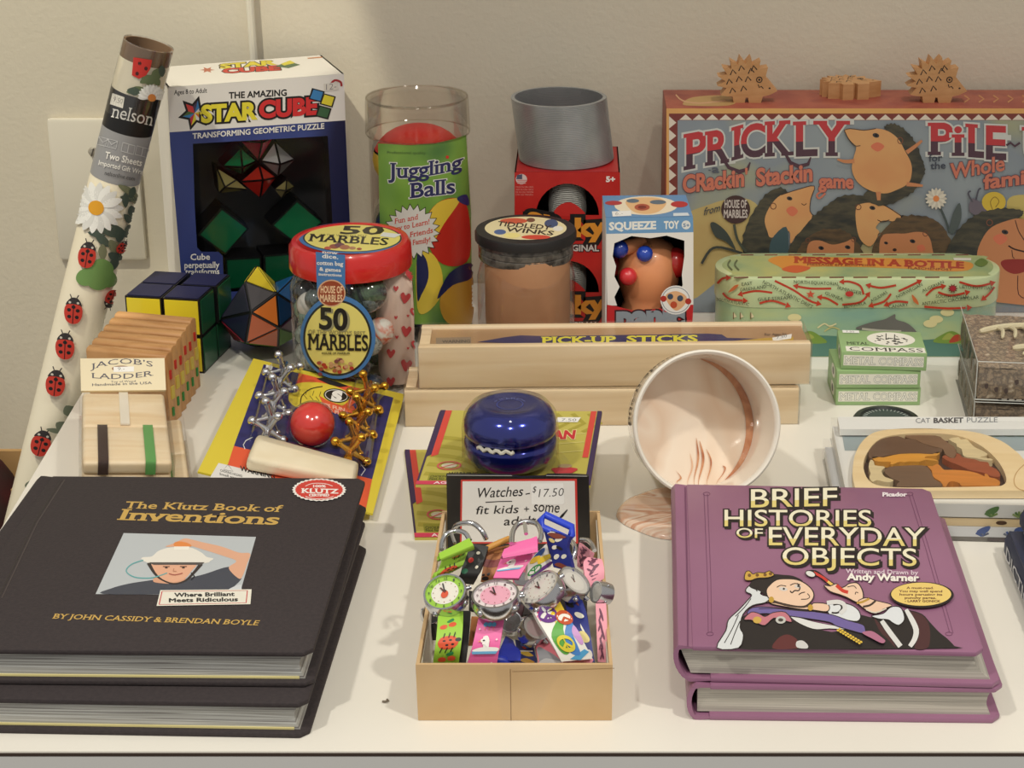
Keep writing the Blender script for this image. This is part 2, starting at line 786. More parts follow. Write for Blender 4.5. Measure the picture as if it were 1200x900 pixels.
# carton with a red thing at the floor left of the table
t_ = thing('cardboard_carton', 'open tan carton with dark red contents, low at the left edge beside the table', 'carton', (-.50, 1.20, -.75))
g = Geo(paint((186, 148, 98), .8))
q0, q1 = ony(-60, 526, 1.23), ony(10, 526, 1.23)
zt = q0.z
g.box(q0.x, 1.226, -.75, q1.x + .02, 1.23, zt)
g.box(q0.x, 1.18, -.75, q0.x + .004, 1.23, zt)
g.box(q1.x + .016, 1.18, -.75, q1.x + .02, 1.23, zt - .01)
g.box(q0.x, 1.18, -.75, q1.x + .02, 1.23, -.74)
g.box(q0.x, 1.18, -.75, q1.x + .02, 1.184, zt - .15)
g.build('body', t_, world=True)
g = Geo(noisy('red_cloth', [(96, 22, 24), (60, 18, 18), (40, 30, 26)], nscale=26, rough=.8))
g.ball(((q0.x + q1.x) / 2, 1.207, zt - .052), .05, 24, 14, (.8, .42, 1.3))
g.build('contents', t_, world=True)


# ================================================================ gift wrap roll
def ladybug(a, x, y, r, rot=0, legs=False):
    a.layer += 1
    c, d = math.cos(R(rot)), math.sin(R(rot))

    def q(u, v):
        return (x + (u * c - v * d) * r, y + (u * d + v * c) * r)
    if legs:
        for sx in (-1, 1):
            for v in (-.5, 0, .45):
                a.line([q(.5 * sx, v), q(1.05 * sx, v - .25)], r * .13, BLACK, keep=True)
            a.line([q(.2 * sx, -1.2), q(.5 * sx, -1.75)], r * .12, BLACK, keep=True)
    a.smooth([q(-.75, -.75), q(-.3, -1.5), q(.35, -1.5), q(.75, -.75), q(0, -.5)], (48, 44, 46))
    for sx in (-1, 1):
        a.line([q(.15 * sx, -1.3), q(.4 * sx, -1.9)], r * .1, (60, 54, 54))
        a.ell(*q(.38 * sx, -1.05), r * .13, r * .13, (200, 196, 184), n=8)
    a.smooth([q(-.85, 0), q(-.6, -.8), q(.6, -.8), q(.85, 0), q(.6, .9), q(0, 1.2), q(-.6, .9)], (196, 56, 42))
    a.line([q(0, -.85), q(0, 1.15)], r * .09, (70, 16, 14))
    for u, v in ((-.4, -.25), (.4, -.25), (-.35, .45), (.35, .45), (0, -.6)):
        a.ell(*q(u, v), r * .19, r * .19, BLACK, n=10, keep=True)
    return a


def daisy(a, x, y, r, cc=(226, 160, 40), ky=1, n=16, pc=(240, 240, 236), a0=0, a1=360):
    for i in range(n):
        an = R(a0 + (a1 - a0) * i / n)
        ux, uy = math.cos(an), math.sin(an) * ky
        nx, ny = -math.sin(an), math.cos(an) * ky
        k = r * .17
        a.smooth([(x + ux * r * .15, y + uy * r * .15), (x + ux * r * .6 + nx * k, y + uy * r * .6 + ny * k), (x + ux * r, y + uy * r), (x + ux * r * .6 - nx * k, y + uy * r * .6 - ny * k)], pc if i % 2 else tuple(int(v * .93) for v in pc), 3, keep=(i % 3 != 0))
    a.ell(x, y, r * .28, r * .28 * ky, cc)


T = ony(174, 52, 1.166)
dc = (T - EYE).dot(V((0, math.cos(PITCH), -math.sin(PITCH))))
Bq = ony(46.5, 560, 1.160)
ax = (T - Bq).normalized()
rr = size_at(T, 29.5)
LEN = .56
zx = ax
xx = V((1, 0, 0))
yy = zx.cross(xx).normalized()
xx = yy.cross(zx).normalized()
RM = Matrix.Translation(T - ax * LEN) @ Matrix((xx, yy, zx)).transposed().to_4x4()
t_ = thing('gift_wrap_roll', 'tall cream gift wrap roll with ladybugs and daisies leaning at the left', 'gift wrap', T - ax * LEN)
g = Geo(noisy('wrap_paper', [(232, 222, 196), (238, 230, 208)], nscale=8, rough=.45, coat=.3))
g.lathe([(rr, 0), (rr, LEN - .012), (rr * .985, LEN - .011)], 48, RM)
g.build('paper_roll', t_, world=True)
g = Geo(paint((126, 100, 76), .7))
g.lathe([(rr * .985, LEN - .014), (rr * .985, LEN), (rr * .9, LEN), (rr * .88, LEN - .10), (0, LEN - .10)], 48, RM)
g.build('cardboard_core', t_, world=True)
g = Geo(clear('cellophane', gloss=.1, rough=.12))
g.lathe([(rr * 1.02, LEN - .05), (rr * 1.025, LEN - .012), (rr * 1.0, LEN + .001), (rr * .9, LEN - .006)], 48, RM)
g.build('cellophane_wrap', t_, world=True)
u_ = size_at(T, 1)


def band(d0, d1, m, nm, k=1.008):
    g = Geo(m)
    g.lathe([(rr * k, LEN - d1 * u_), (rr * k, LEN - d0 * u_)], 48, RM)
    return g.build(nm, t_, world=True)


bl = band(58, 106, paint(BLACK, .35), 'label_band')
gb = band(106, 168, paint((150, 150, 152), .4), 'label_band')
su = cylinder(T, ax, rr * 1.012)
a = Art(su, maxd=5)
up = (.22 * 16, -16)
a.text('nelson', 130, 137, 178, 147.5, 16, WHITE, 0, True, up=(3.4, -15))
a.poly([(132, 109), (146, 114), (144, 127), (129, 122)], (226, 222, 212))
a.text('9.50', 132.5, 119, 143, 122, 6, (120, 116, 110), -.01, up=(1.5, -6))
for i, x in enumerate((122, 132, 150, 166)):
    y = 158 + (x - 122) * .24
    if i == 1 or i == 0:
        a.line([(x - 6, y + 2), (x + 6, y + 5), (x + 4, y + 14), (x - 8, y + 11)], .9, (196, 196, 198), True)
        a.line([(x - 6, y + 2), (x - 1, y + 9), (x + 6, y + 5)], .9, (196, 196, 198))
    else:
        a.line([(x - 6, y + 2), (x + 8, y + 6), (x + 6, y + 16), (x - 8, y + 12)], .9, (196, 196, 198), True)
        a.line([(x + 1, y + 4), (x - 1, y + 14)], .9, (196, 196, 198))
a.text('Two Sheets', 123, 185, 165, 194.5, 7.5, WHITE, .02, up=(1.6, -7.5))
a.text('Imported Gift Wrap', 116, 193, 169, 205, 5.6, WHITE, .01, up=(1.2, -5.6))
a.text('nelsonline.com', 123, 204.5, 157, 211.5, 4.6, (60, 60, 62), 0, up=(1, -4.6))
LEAF, LEAF2 = (98, 112, 78), (70, 84, 74)


def leaf(x, y, l, w, rot, c=LEAF):
    c_, d_ = math.cos(R(rot)), math.sin(R(rot))
    a.smooth([(x + u * c_ - v * d_, y + u * d_ + v * c_) for u, v in ((0, 0), (l * .45, w), (l, 0), (l * .45, -w))], c, 3, keep=True)


for x, y, l, w, rt in ((186, 80, 16, 5, 120), (188, 88, 18, 5, 160), (182, 96, 18, 6, 200), (170, 104, 22, 5, 170), (165, 108, 16, 5, 190), (189, 76, 14, 4, 90), (186, 100, 12, 4, 240), (176, 90, 14, 4, 150)):
    leaf(x, y, l, w, rt, LEAF2 if int(x) % 2 else LEAF)
a.poly([(157, 67), (178, 70), (176, 80), (171, 88), (163, 92), (155, 88)], (192, 46, 40))
for x, y in ((164, 74), (171, 80), (161, 86)):
    a.ell(x, y, 2, 2.3, (70, 20, 20), keep=True)
daisy(a, 177, 114, 16, (222, 140, 70), n=14, a0=180, a1=375)
for x, y, l, w, rt in ((138, 216, 26, 4, 30), (150, 222, 22, 5, 60), (140, 230, 24, 4, 10), (152, 240, 16, 5, 80), (144, 250, 18, 4, 50), (130, 262, 26, 4, 40), (118, 268, 30, 6, 15), (140, 270, 14, 5, 100), (112, 274, 24, 5, 40), (128, 280, 22, 6, 60), (150, 262, 14, 4, 100), (138, 290, 16, 6, 70), (146, 225, 18, 4, 90), (156, 218, 14, 4, 110), (104, 272, 20, 4, 10), (120, 285, 20, 5, 90), (134, 300, 16, 5, 100), (147, 285, 14, 4, 120), (126, 296, 16, 5, 30)):
    leaf(x, y, l, w, rt, LEAF2 if int(x + y) % 3 else (120, 124, 96))
for dx, dy in ((0, 0), (10, -6), (14, 6), (4, 10), (-8, 5)):
    a.ell(110 + dx, 325 + dy - 6, 12, 10, (112, 150, 84), dx * 3, keep=(dx != 0))
daisy(a, 114, 243, 30, (226, 162, 40), n=18, ky=1.02)
ladybug(a, 103, 300, 11, 10)
ladybug(a, 140, 289, 6, 40, False)
ladybug(a, 87.5, 365, 11, 5)
ladybug(a, 127, 347, 8, 200, False)
ladybug(a, 78, 406, 11, 4)
ladybug(a, 67, 449, 11, 8)
ladybug(a, 50, 519, 11, 15)
for x, y, l, w, rt in ((76, 472, 16, 7, 60), (66, 492, 18, 7, 40), (46, 548, 18, 7, 60), (40, 560, 16, 6, 100), (56, 500, 20, 3, 10)):
    leaf(x, y, l, w, rt, (112, 120, 100))
a.build('printed_pattern', t_)

# ================================================================ boxed star puzzle
PL = ony(197, 103, 1.196)
PR = at(403, 87, PL.z)
SYAW = math.atan2(PR.y - PL.y, PR.x - PL.x)
sw, sh = (PR.xy - PL.xy).length, PL.z
sd = .07
SO = V((PL.x, PL.y, .0004))
t_ = thing('puzzle_box', 'blue and white window carton with star puzzle leaning near the gift wrap roll', 'puzzle box', SO, SYAW)
g = Geo(paint((236, 232, 224), .45))
g.box(0, .0005, 0, .0012, sd, sh)
g.box(sw - .0012, .0005, 0, sw, sd, sh)
g.box(0, 0.0005, sh - .0012, sw, sd, sh)
g.use(paint((30, 34, 60), .5))
g.box(0.0013, sd - .0012, 0.0013, sw - .0013, sd, sh - .0013)
g.box(0.0013, 0.0005, 0, sw - .0013, sd, .0012)
g.build('carton_shell', t_)
g = Geo(paint((66, 67, 70), .5))
for M in (Matrix.Translation((.0016, 0, 0)), Matrix.Translation((sw - .0022, 0, 0))):
    g.box(0, .001, .002, .0006, sd - .002, sh - .002, M)
g.box(.002, sd - .003, .002, sw - .002, sd - .0015, sh - .002)
g.box(.002, .002, sh * .77, sw - .002, sd - .002, sh * .78)
g.build('inner_tray', t_)
SN = V((math.sin(SYAW), -math.cos(SYAW), 0))
sp = plane(SO, SN)
bl_ = proj(SO)
br_ = proj(SO + V((math.cos(SYAW), math.sin(SYAW), 0)) * sw)
a = Art(sp)
BLUE = noisy('carton_blue', [(34, 40, 92), (58, 74, 140), (26, 30, 70)], (1, 1, .25), 14, .4, 0, 1)
a.poly([(197, 103), (403, 87), (404.6, 141), (198.6, 155)], (238, 235, 230))
a.poly([(198.6, 155), (404.6, 141), (405.2, 158), (199.5, 170)], BLUE, True)
a.poly([(199.5, 170), (226, 166.5), (228, 240), (231, 290), (236, 295), (256, 295), (261, 300), (262, 330), (260, 350), (252, 352), (236, bl_[1] - 1), bl_], BLUE, True)
a.poly([(384, 157), (405.2, 156), br_, (396, 352), (394, 340)], BLUE, True)
a.poly([(210, 345), (398, 335), br_, bl_], BLUE, True)
a.text('Ages 8 to Adult', 204, 111, 242.5, 108.5, 5.4, BLACK, .012)
a.text('THE AMAZING', 268, 115.5, 336, 112, 7.2, BLACK, .03)
# star emblem
sx, sy = 228, 132.5
pts = []
for i in range(12):
    an = R(-75 + 30 * i)
    r_ = 24.5 if i % 2 == 0 else 13
    pts.append((sx + r_ * .82 * math.cos(an), sy + r_ * .86 * math.sin(an)))
a.poly(pts, BLACK)
cl = [(60, 130, 190), (226, 212, 60), (214, 60, 66), (226, 120, 50), (80, 110, 60), (230, 226, 220), (200, 50, 70), (70, 60, 90), (240, 238, 230), (214, 70, 60), (230, 210, 60), (60, 130, 190)]
for i in range(12):
    p, q = pts[i], pts[(i + 1) % 12]
    m_ = lambda z: (sx + (z[0] - sx) * .72, sy + (z[1] - sy) * .72)
    a.poly([(sx, sy), m_(p), m_(q)], cl[(i * 5) % 12], keep=i > 0)
a.text('STAR', 235.5, 143, 302, 138.7, 18.5, (236, 222, 60), .05, out=BLACK, outw=.085)
a.text('CUBE', 303.5, 137.6, 372, 133, 18.5, (214, 48, 50), .05, out=BLACK, outw=.085)
for q, c in (((366, 104), (60, 130, 190)), ((379, 110), (230, 216, 60)), ((374, 124), (60, 100, 66))):
    x, y = q
    a.poly([(x - .5, y - 1), (x + 14.5, y + 3), (x + 10.5, y + 16), (x - 4.5, y + 12)], BLACK)
    a.poly([(x + 1.2, y + .8), (x + 12.6, y + 3.9), (x + 9.2, y + 14.2), (x - 2.6, y + 11)], c)
a.text('TRANSFORMING GEOMETRIC PUZZLE', 225.5, 162.5, 380, 150.5, 6.2, WHITE, .025)
a.line([(386, 100), (392, 94), (399, 96), (400, 101)], 2.4, (170, 44, 50), n=4)
a.poly([(379, 98), (396, 96), (396.5, 105), (380, 107)], (224, 220, 212))
a.text('12-', 382, 105.5, 394, 104, 7, (130, 126, 130), -.01)
a.text('Cube', 223, 304.5, 246, 304, 7, WHITE, .02)
a.text('perpetually', 216, 314, 257, 313.5, 7, WHITE, .02)
a.text('transforms', 217, 321.5, 257, 321, 6.5, WHITE, .02)
a.build('front_panel', t_)
tp = plane((0, 0, sh + .0004), (0, 0, 1))
a = Art(tp)
a.star(243, 82, 9, 4, 6, (190, 110, 80), .4)
a.text('STAR', 258, 80.5, 325, 75.5, 5.2, (222, 206, 60), .05, out=(70, 50, 40), outw=.05, up=(-1, -5))
a.text('CUBE', 261, 86, 329, 82, 6, (206, 66, 50), .05, out=(70, 50, 40), outw=.05, up=(-1, -5))
a.poly([(323, 78), (337, 72), (352, 76), (338, 80)], (86, 112, 80))
a.poly([(329, 75), (340, 71), (346, 74), (333, 77)], (220, 206, 60))
a.poly([(360, 68), (378, 66.5), (377, 67.8), (361, 69)], (200, 130, 80))
a.build('top_print', t_)
# printed stripe on the carton side
lf = plane(SO, (-math.cos(SYAW), -math.sin(SYAW), 0))
g = Geo(clear('window_film', gloss=.004, rough=.08))
g.box(.017, .0002, sh * .19, sw - .013, .0005, sh * .775)
g.build('window_film', t_)

# puzzle in the carton
t_ = thing('star_puzzle', 'star shaped puzzle in pieces behind the window of the blue carton', 'puzzle', SO + V((-SN.x, -SN.y, 0)) * .03, SYAW)
back = SO - SN * .024
s2 = plane(back, SN)


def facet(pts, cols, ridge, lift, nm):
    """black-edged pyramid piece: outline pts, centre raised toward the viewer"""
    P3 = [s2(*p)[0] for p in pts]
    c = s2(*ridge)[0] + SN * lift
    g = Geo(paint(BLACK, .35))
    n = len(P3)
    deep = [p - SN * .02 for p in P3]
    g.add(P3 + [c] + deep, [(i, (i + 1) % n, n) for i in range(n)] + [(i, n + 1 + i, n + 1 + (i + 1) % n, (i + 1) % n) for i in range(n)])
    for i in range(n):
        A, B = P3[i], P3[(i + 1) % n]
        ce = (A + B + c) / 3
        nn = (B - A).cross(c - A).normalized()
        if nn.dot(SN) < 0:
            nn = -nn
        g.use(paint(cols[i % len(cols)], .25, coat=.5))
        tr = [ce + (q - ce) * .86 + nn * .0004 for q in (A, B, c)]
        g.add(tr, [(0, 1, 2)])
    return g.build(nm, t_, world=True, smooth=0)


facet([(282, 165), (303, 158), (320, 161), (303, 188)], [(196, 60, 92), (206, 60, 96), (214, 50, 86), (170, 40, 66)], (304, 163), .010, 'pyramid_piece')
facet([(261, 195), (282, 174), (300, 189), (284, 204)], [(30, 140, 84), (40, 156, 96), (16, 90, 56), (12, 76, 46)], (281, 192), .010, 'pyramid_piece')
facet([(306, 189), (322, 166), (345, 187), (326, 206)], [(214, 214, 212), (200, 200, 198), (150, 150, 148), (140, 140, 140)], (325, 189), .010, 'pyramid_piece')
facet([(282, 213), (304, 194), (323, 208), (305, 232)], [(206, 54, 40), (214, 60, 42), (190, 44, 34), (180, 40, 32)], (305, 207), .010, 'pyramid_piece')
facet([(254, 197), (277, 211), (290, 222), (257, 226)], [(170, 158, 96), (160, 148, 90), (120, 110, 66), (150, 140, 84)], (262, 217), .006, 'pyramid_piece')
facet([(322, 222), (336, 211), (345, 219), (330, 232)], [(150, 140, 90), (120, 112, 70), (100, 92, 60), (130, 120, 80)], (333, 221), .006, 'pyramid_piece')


def cubelet(pts, col):
    P3 = [s2(*p)[0] for p in pts]
    ce = sum(P3, V()) / 4
    g = Geo(paint((20, 20, 22), .35))
    big = [ce + (p - ce) * 1.12 for p in P3]
    deep = [p - SN * .026 for p in big]
    g.add(big + deep, [(0, 1, 2, 3), (4, 5, 6, 7)] + [(i, (i + 1) % 4, 4 + (i + 1) % 4, 4 + i) for i in range(4)])
    g.use(paint(col, .3, coat=.4))
    g.add([p + SN * .0005 for p in P3], [(0, 1, 2, 3)])
    return g.build('cube_piece', t_, world=True, smooth=0)


cubelet([(234.7, 274.7), (260, 246), (289, 268), (264, 296)], (14, 112, 70))
cubelet([(321, 264), (348, 237), (376, 260), (347, 284)], (14, 112, 70))
cubelet([(266, 305), (304, 303), (305, 334), (268, 338)], (12, 96, 60))
cubelet([(311, 301), (352, 298), (354, 331), (312, 334)], (12, 96, 60))

# ================================================================ two-by-two puzzle cube
fr = at(240, 438)
tr_ = ony(240, 351, fr.y)
hs = tr_.z
fl = at(150, 346, hs)
cyaw = math.atan2(tr_.y - fl.y, tr_.x - fl.x)
cs = hs
org = V((fr.x, fr.y, 0)) - V((math.cos(cyaw), math.sin(cyaw), 0)) * cs
t_ = thing('puzzle_cube', 'two by two puzzle cube with yellow front, dark blue top and green side', 'puzzle', org, cyaw)
k = cs / 2
for i in range(2):
    for j in range(2):
        for l in range(2):
            x, y, z = i * k, j * k, l * k
            if i and j and l:
                x, y, z = x + .002, y + .001, z
            g = Geo(paint((18, 18, 20), .35))
            e = .0004
            g.box(x + e, y + e, z, x + k - e, y + k - e, z + k - e)
            m = .0016
            if j == 0:
                g.use(paint((226, 206, 48), .35, coat=.3)).box(x + m, y - .0002, z + m, x + k - m, y + .001, z + k - m)
            if l == 1:
                g.use(paint((24, 26, 66), .55)).box(x + m, y + m, z + k - .001, x + k - m, y + k - m, z + k + .0002)
            if i == 1:
                g.use(paint((24, 82, 52), .35, coat=.3)).box(x + k - .001, y + m, z + m, x + k + .0002, y + k - m, z + k - m)
            g.build('cubelet', t_)

# ================================================================ colourful faceted puzzle
ctr = at(303, 414)
ph = .049
t_ = thing('faceted_puzzle', 'black spiky puzzle ball with coloured triangles beside the red-lidded marble jar', 'puzzle', (ctr.x, ctr.y, 0), R(8))
L_ = lambda px, py, dy: ony(px, py, ctr.y + dy)
vs = [L_(301, 311, .0), L_(287, 330, -.028), L_(324, 344, -.034), L_(258, 374, -.010), L_(288, 402, -.036), L_(327, 384, -.040), L_(294, 366, -.046), L_(347, 322, -.010), L_(352, 362, -.02),
      L_(276, 416, -.004), L_(327, 424, -.022), L_(351, 392, -.01), L_(322, 331, .02), L_(303, 336, .03), L_(281, 352, .02), L_(275, 400, .025), L_(340, 410, .028), L_(352, 370, .028), L_(300, 424, .012)]
fs = [(1, 0, 2), (1, 2, 6), (1, 6, 3), (3, 6, 4), (2, 7, 8), (2, 8, 5), (6, 2, 5), (6, 5, 4), (4, 5, 10), (5, 8, 11), (5, 11, 10), (3, 4, 9), (4, 10, 9), (2, 0, 12), (2, 12, 7), (1, 14, 0), (1, 3, 14), (0, 14, 13), (0, 13, 12), (12, 13, 7),
      (7, 13, 17), (7, 17, 8), (8, 17, 11), (11, 17, 16), (11, 16, 10), (10, 16, 18), (10, 18, 9), (9, 18, 15), (9, 15, 3), (3, 15, 14), (14, 15, 13), (13, 15, 17), (15, 16, 17), (15, 18, 16)]
cols = [(228, 204, 52), (62, 58, 60), (50, 50, 66), (36, 38, 66), (26, 108, 176), (24, 60, 100), (224, 122, 48), (206, 98, 46), (196, 92, 44), (92, 40, 74), (80, 130, 46), (126, 20, 44), (104, 156, 48), (220, 196, 50), (30, 110, 180), (200, 180, 48), (40, 42, 70)] + [(60, 60, 64)] * 20
g = Geo(paint(BLACK, .35))
zmin = min(v.z for v in vs)
vs = [V((v.x, v.y, v.z - zmin)) if v.z < .012 else v for v in vs]
cen = sum(vs, V()) / len(vs)
g.add(vs, fs)
g.build('core', t_, world=True, smooth=0)
for f, c in list(zip(fs, cols))[:17]:
    tri = [vs[i] for i in f]
    ce = sum(tri, V()) / 3
    n = (tri[1] - tri[0]).cross(tri[2] - tri[0]).normalized()
    if n.dot(ce - cen) < 0:
        n = -n
    g = Geo(paint(c, .3, coat=.4))
    inn = [ce + (q - ce) * .86 for q in tri]
    g.add([q + n * .0006 for q in inn] + [q - n * .0005 for q in inn], [(0, 1, 2), (5, 4, 3), (0, 3, 4, 1), (1, 4, 5, 2), (2, 5, 3, 0)])
    g.build('coloured_facet', t_, world=True, smooth=0)

# ================================================================ upright wooden ribbon toy
BW = noisy('block_wood', [(176, 124, 74), (200, 150, 96), (212, 164, 112)], (8, 60, 8), 3, .5, 0, 5, .5)
BT = .05
rb = at(137, 363, BT)
rbr = at(226, 371, BT)
fb = at(100, 407, BT)
jy = math.atan2(rbr.y - rb.y, rbr.x - rb.x)
row = V((rb.x - fb.x, rb.y - fb.y, 0))
bw = (rbr.xy - rb.xy).length
t_ = thing('ribbon_ladder_toy', 'six upright tan wooden blocks joined by ribbons, behind the wrapped ladder toy', 'wooden toy', (fb.x, fb.y, 0), jy)
st = row.to_2d() / 5.6
Ry = Matrix.Rotation(-jy, 2)
st = Ry @ st
for i in range(6):
    o_ = st * i * 1.0
    g = Geo(BW)
    th = .0086
    pr = []
    for k_ in range(5):
        an = R(180 - 45 * k_)
        pr.append((th / 2 + th / 2 * math.cos(an), BT - .002 + .002 * math.sin(an)))
    pr = [(0, 0)] + pr + [(th, 0)]
    # profile in y-z, extruded along x
    Mx = Matrix(((0, 0, 1, o_[0]), (1, 0, 0, o_[1]), (0, 1, 0, 0), (0, 0, 0, 1)))
    g.ngon_prism(pr, 0, bw, Mx)
    g.build('block', t_, bevel=.0007)
    for z, c in ((.036, (196, 46, 36)), (.024, (206, 184, 80)), (.011, (46, 130, 60))):
        g = Geo(paint(c, .6))
        z += (i % 2) * .002
        hh = .0052 if c[0] == 206 else .0036
        g.box(o_[0] + bw - .001, o_[1] + .003, z - hh, o_[0] + bw + .0008, o_[1] + th - (.0035 if hh < .005 else .0015), z + hh * .6)
        g.build('ribbon', t_)

# ================================================================ wrapped wooden ladder packs
LW = noisy('maple', [(232, 204, 162), (240, 218, 182), (246, 228, 198)], (6, 40, 40), 3, .45, 0, 5, .5)
TK = .0165
qo, qx, qy = at(97, 541, .0385), at(202, 541, .0328), at(96, 459, .0385)
ex, ey = (qx - qo), (qy - qo)
lw, ll = ex.length, ey.length
ex.normalize()
ey = (ey - ex * ey.dot(ex)).normalized()
ez = ex.cross(ey)
PM = Matrix.Translation(qo - ez * TK) @ Matrix((ex, ey, ez)).transposed().to_4x4()


def ladder_pack(M, label, card):
    t = thing('wrapped_ladder_toy', label, 'wooden toy', M.translation, 0, 'wrapped wooden ladder toys')
    t.rotation_euler = M.to_euler()
    hb = TK / 2
    for l in range(2):
        for j in range(2):
            g = Geo(LW)
            g.box(0, j * (ll / 2) + .0004, l * hb, lw, (j + 1) * ll / 2 - .0004, (l + 1) * hb - .0003)
            g.build('block', t, bevel=.0022, seg=3)
    wd = lw * .115

    def bent(x0, x1, y1, c):
        g = Geo(paint(c, .5))
        p = [(-.0002, hb + .0006), (-.0002, TK - .0024), (.0006, TK - .0006), (.0022, TK + .0002), (y1, TK + .0002)]
        q = [(-.0008, hb + .0006), (-.0008, TK - .0022), (.0002, TK), (.002, TK + .0008), (y1, TK + .0008)]
        n = len(p)
        vs = [(x0, *k) for k in p] + [(x0, *k) for k in q] + [(x1, *k) for k in p] + [(x1, *k) for k in q]
        fs = []
        for i in range(n - 1):
            fs += [(n + i, n + i + 1, 3 * n + i + 1, 3 * n + i), (i, i + 1, 2 * n + i + 1, 2 * n + i), (i, i + 1, n + i + 1, n + i), (2 * n + i, 2 * n + i + 1, 3 * n + i + 1, 3 * n + i)]
        fs += [(0, n, 3 * n, 2 * n), (n - 1, 2 * n - 1, 4 * n - 1, 3 * n - 1)]
        g.add(vs, fs)
        g.build('ribbon', t)
    bent(lw * .17, lw * .17 + wd, ll / 2 - .001, (62, 44, 38))
    bent(lw * .70, lw * .70 + wd, ll / 2 - .001, (96, 158, 84))
    g = Geo(paint((236, 228, 212), .5))
    g.box(lw * .44, ll / 2 + .001, TK - .0004, lw * .55, ll - .001, TK + .0006)
    g.build('ribbon', t)
    g = Geo(paint((236, 228, 212), .5))
    g.box(lw * .47, -.0008, .0009, lw * .60, .0004, hb - .0008)
    g.build('ribbon', t)
    g = Geo(WRAP)
    e = .0016
    g.box(-e, -e, .0001, lw + e, ll + e, TK + e)
    g.build('shrink_wrap_film', t)
    if card:
        g = Geo(paint((236, 222, 186), .55))
        va = [I @ v for v in CARD]
        n = (va[1] - va[0]).cross(va[3] - va[0]).normalized() * .003
        g.add(va + [v - n for v in va], [(0, 1, 2, 3), (7, 6, 5, 4), (0, 4, 5, 1), (1, 5, 6, 2), (2, 6, 7, 3), (3, 7, 4, 0)])
        g.build('header_card', t)
    return t


A0, A1 = at(95, 458, .0405), at(194.5, 457, .035)
A3, A2 = at(94, 420, .056), at(190, 417, .052)
A2 = A1 + (A3 - A0)
CARD = [A0, A1, A2, A3]
I = PM.inverted()
yaw2 = math.atan2(ex.y, ex.x)
ladder_pack(Matrix.Translation((qo.x + .009, qo.y - .001, 0)) @ Matrix.Rotation(yaw2, 4, 'Z'), 'wrapped wooden ladder toy underneath, only its right side and a green ribbon showing', False)
t_ = ladder_pack(PM, 'shrink-wrapped wooden ladder toy with paper header card and brown and green ribbons', True)
a = Art(plane(A0, (A1 - A0).cross(A3 - A0)))
INK = (84, 82, 92)
a.text("JACOB'S", 0, 0, 1, 0, 6, INK, 0, True, warp=lambda u, q: (106 + 73 * u, 433 - 3 * u - 5 * math.sin(math.pi * u) - 6.2 * q))
a.text('LADDER', 0, 0, 1, 0, 6, INK, 0, True, warp=lambda u, q: (107 + 73 * u, 443 - 3 * u + 2.5 * math.sin(math.pi * u) - 6 * q))
a.text('Toy of Wood', 130, 448.6, 159, 447.6, 2.2, INK)
a.text('Handmade in the USA', 108, 452.4, 178, 450, 2.8, INK, 0.01)
a.ell(142, 432, 11, 3.5, (150, 110, 70))
a.poly([(133, 430), (157, 429.5), (157, 435.5), (133, 436)], (244, 242, 236))
a.text('9.-', 138, 434.5, 146, 434, 4, (110, 110, 110), -.01)
a.build('card_print', t_)

# ================================================================ jar of fifty marbles
jb = at(415, 455)
JC = V((jb.x, jb.y + .010, 0))
jr = size_at(V((JC.x, JC.y - .02, .05)), 73)
jt = ony(415, 280, JC.y).z
lidh = .0178
t_ = thing('marble_jar', 'clear round jar of marbles with red lid and blue and yellow label', 'jar', JC)
g = Geo(clear('jar_plastic', gloss=.03, rough=.03))
zl = jt - lidh
g.lathe([(0, .0006), (jr - .006, .0006), (jr - .001, .004), (jr, .012), (jr, zl - .014), (jr - .002, zl - .006), (jr - .006, zl - .001), (jr - .006, jt - .004)], 64)
g.build('jar_body', t_)
g = Geo(paint((206, 36, 34), .28, coat=.5))
lr = jr * .992
g.lathe([(lr - .003, zl + .001), (lr - .0005, zl), (lr, zl + .001), (lr - .0005, jt - .003), (lr - .0025, jt), (lr - .0055, jt + .0002), (lr - .007, jt - .0008), (0, jt - .0008)], 64)
g.build('lid', t_)


def jar_label(lid):
    a = Art(plane((0, 0, jt - .0006), (0, 0, 1)), rough=.35)
    return a


a = jar_label(True)
cx_, cy_ = 413, 279
a.ell(cx_, cy_, 63, 18.3, (60, 112, 170), n=48)
a.ell(cx_, cy_, 58, 16.4, (40, 52, 50), n=48)
a.ell(cx_, cy_, 56, 15.6, (226, 214, 118), n=48)
a.text('50', 398, 274, 449, 275, 9.5, (40, 38, 30), .03, True, up=(3, -9))
a.text("OF THE WORLD'S BEST", 374, 276.5, 430, 277.5, 2, (120, 112, 70), up=(.5, -2.2))
a.text('MARBLES', 361, 282.5, 454, 287.5, 8, (40, 38, 30), .02, True, up=(2.4, -8.2))
for x, y, r_, c in ((392, 289, 6, (150, 84, 66)), (398, 287.5, 6, (110, 70, 80)), (404, 290, 6, (170, 110, 80)), (384, 291, 4, (190, 90, 70)), (413, 291, 4, (180, 130, 96)), (421, 292, 3, (160, 70, 50))):
    a.ell(x, y, r_, r_ * .45, c)
a.poly([(449, 272.5), (471, 275), (462, 279), (445, 277)], (222, 224, 222))
a.build('lid_label', t_)
su = cylinder(JC, (0, 0, 1), jr + .0004)
sl = cylinder(JC, (0, 0, 1), lr + .0006)
a = Art(sl, maxd=5, rough=.35)
LB = (70, 122, 178)
a.poly([(370, 295), (404.5, 298.5), (404.5, 330), (371, 325)], LB)
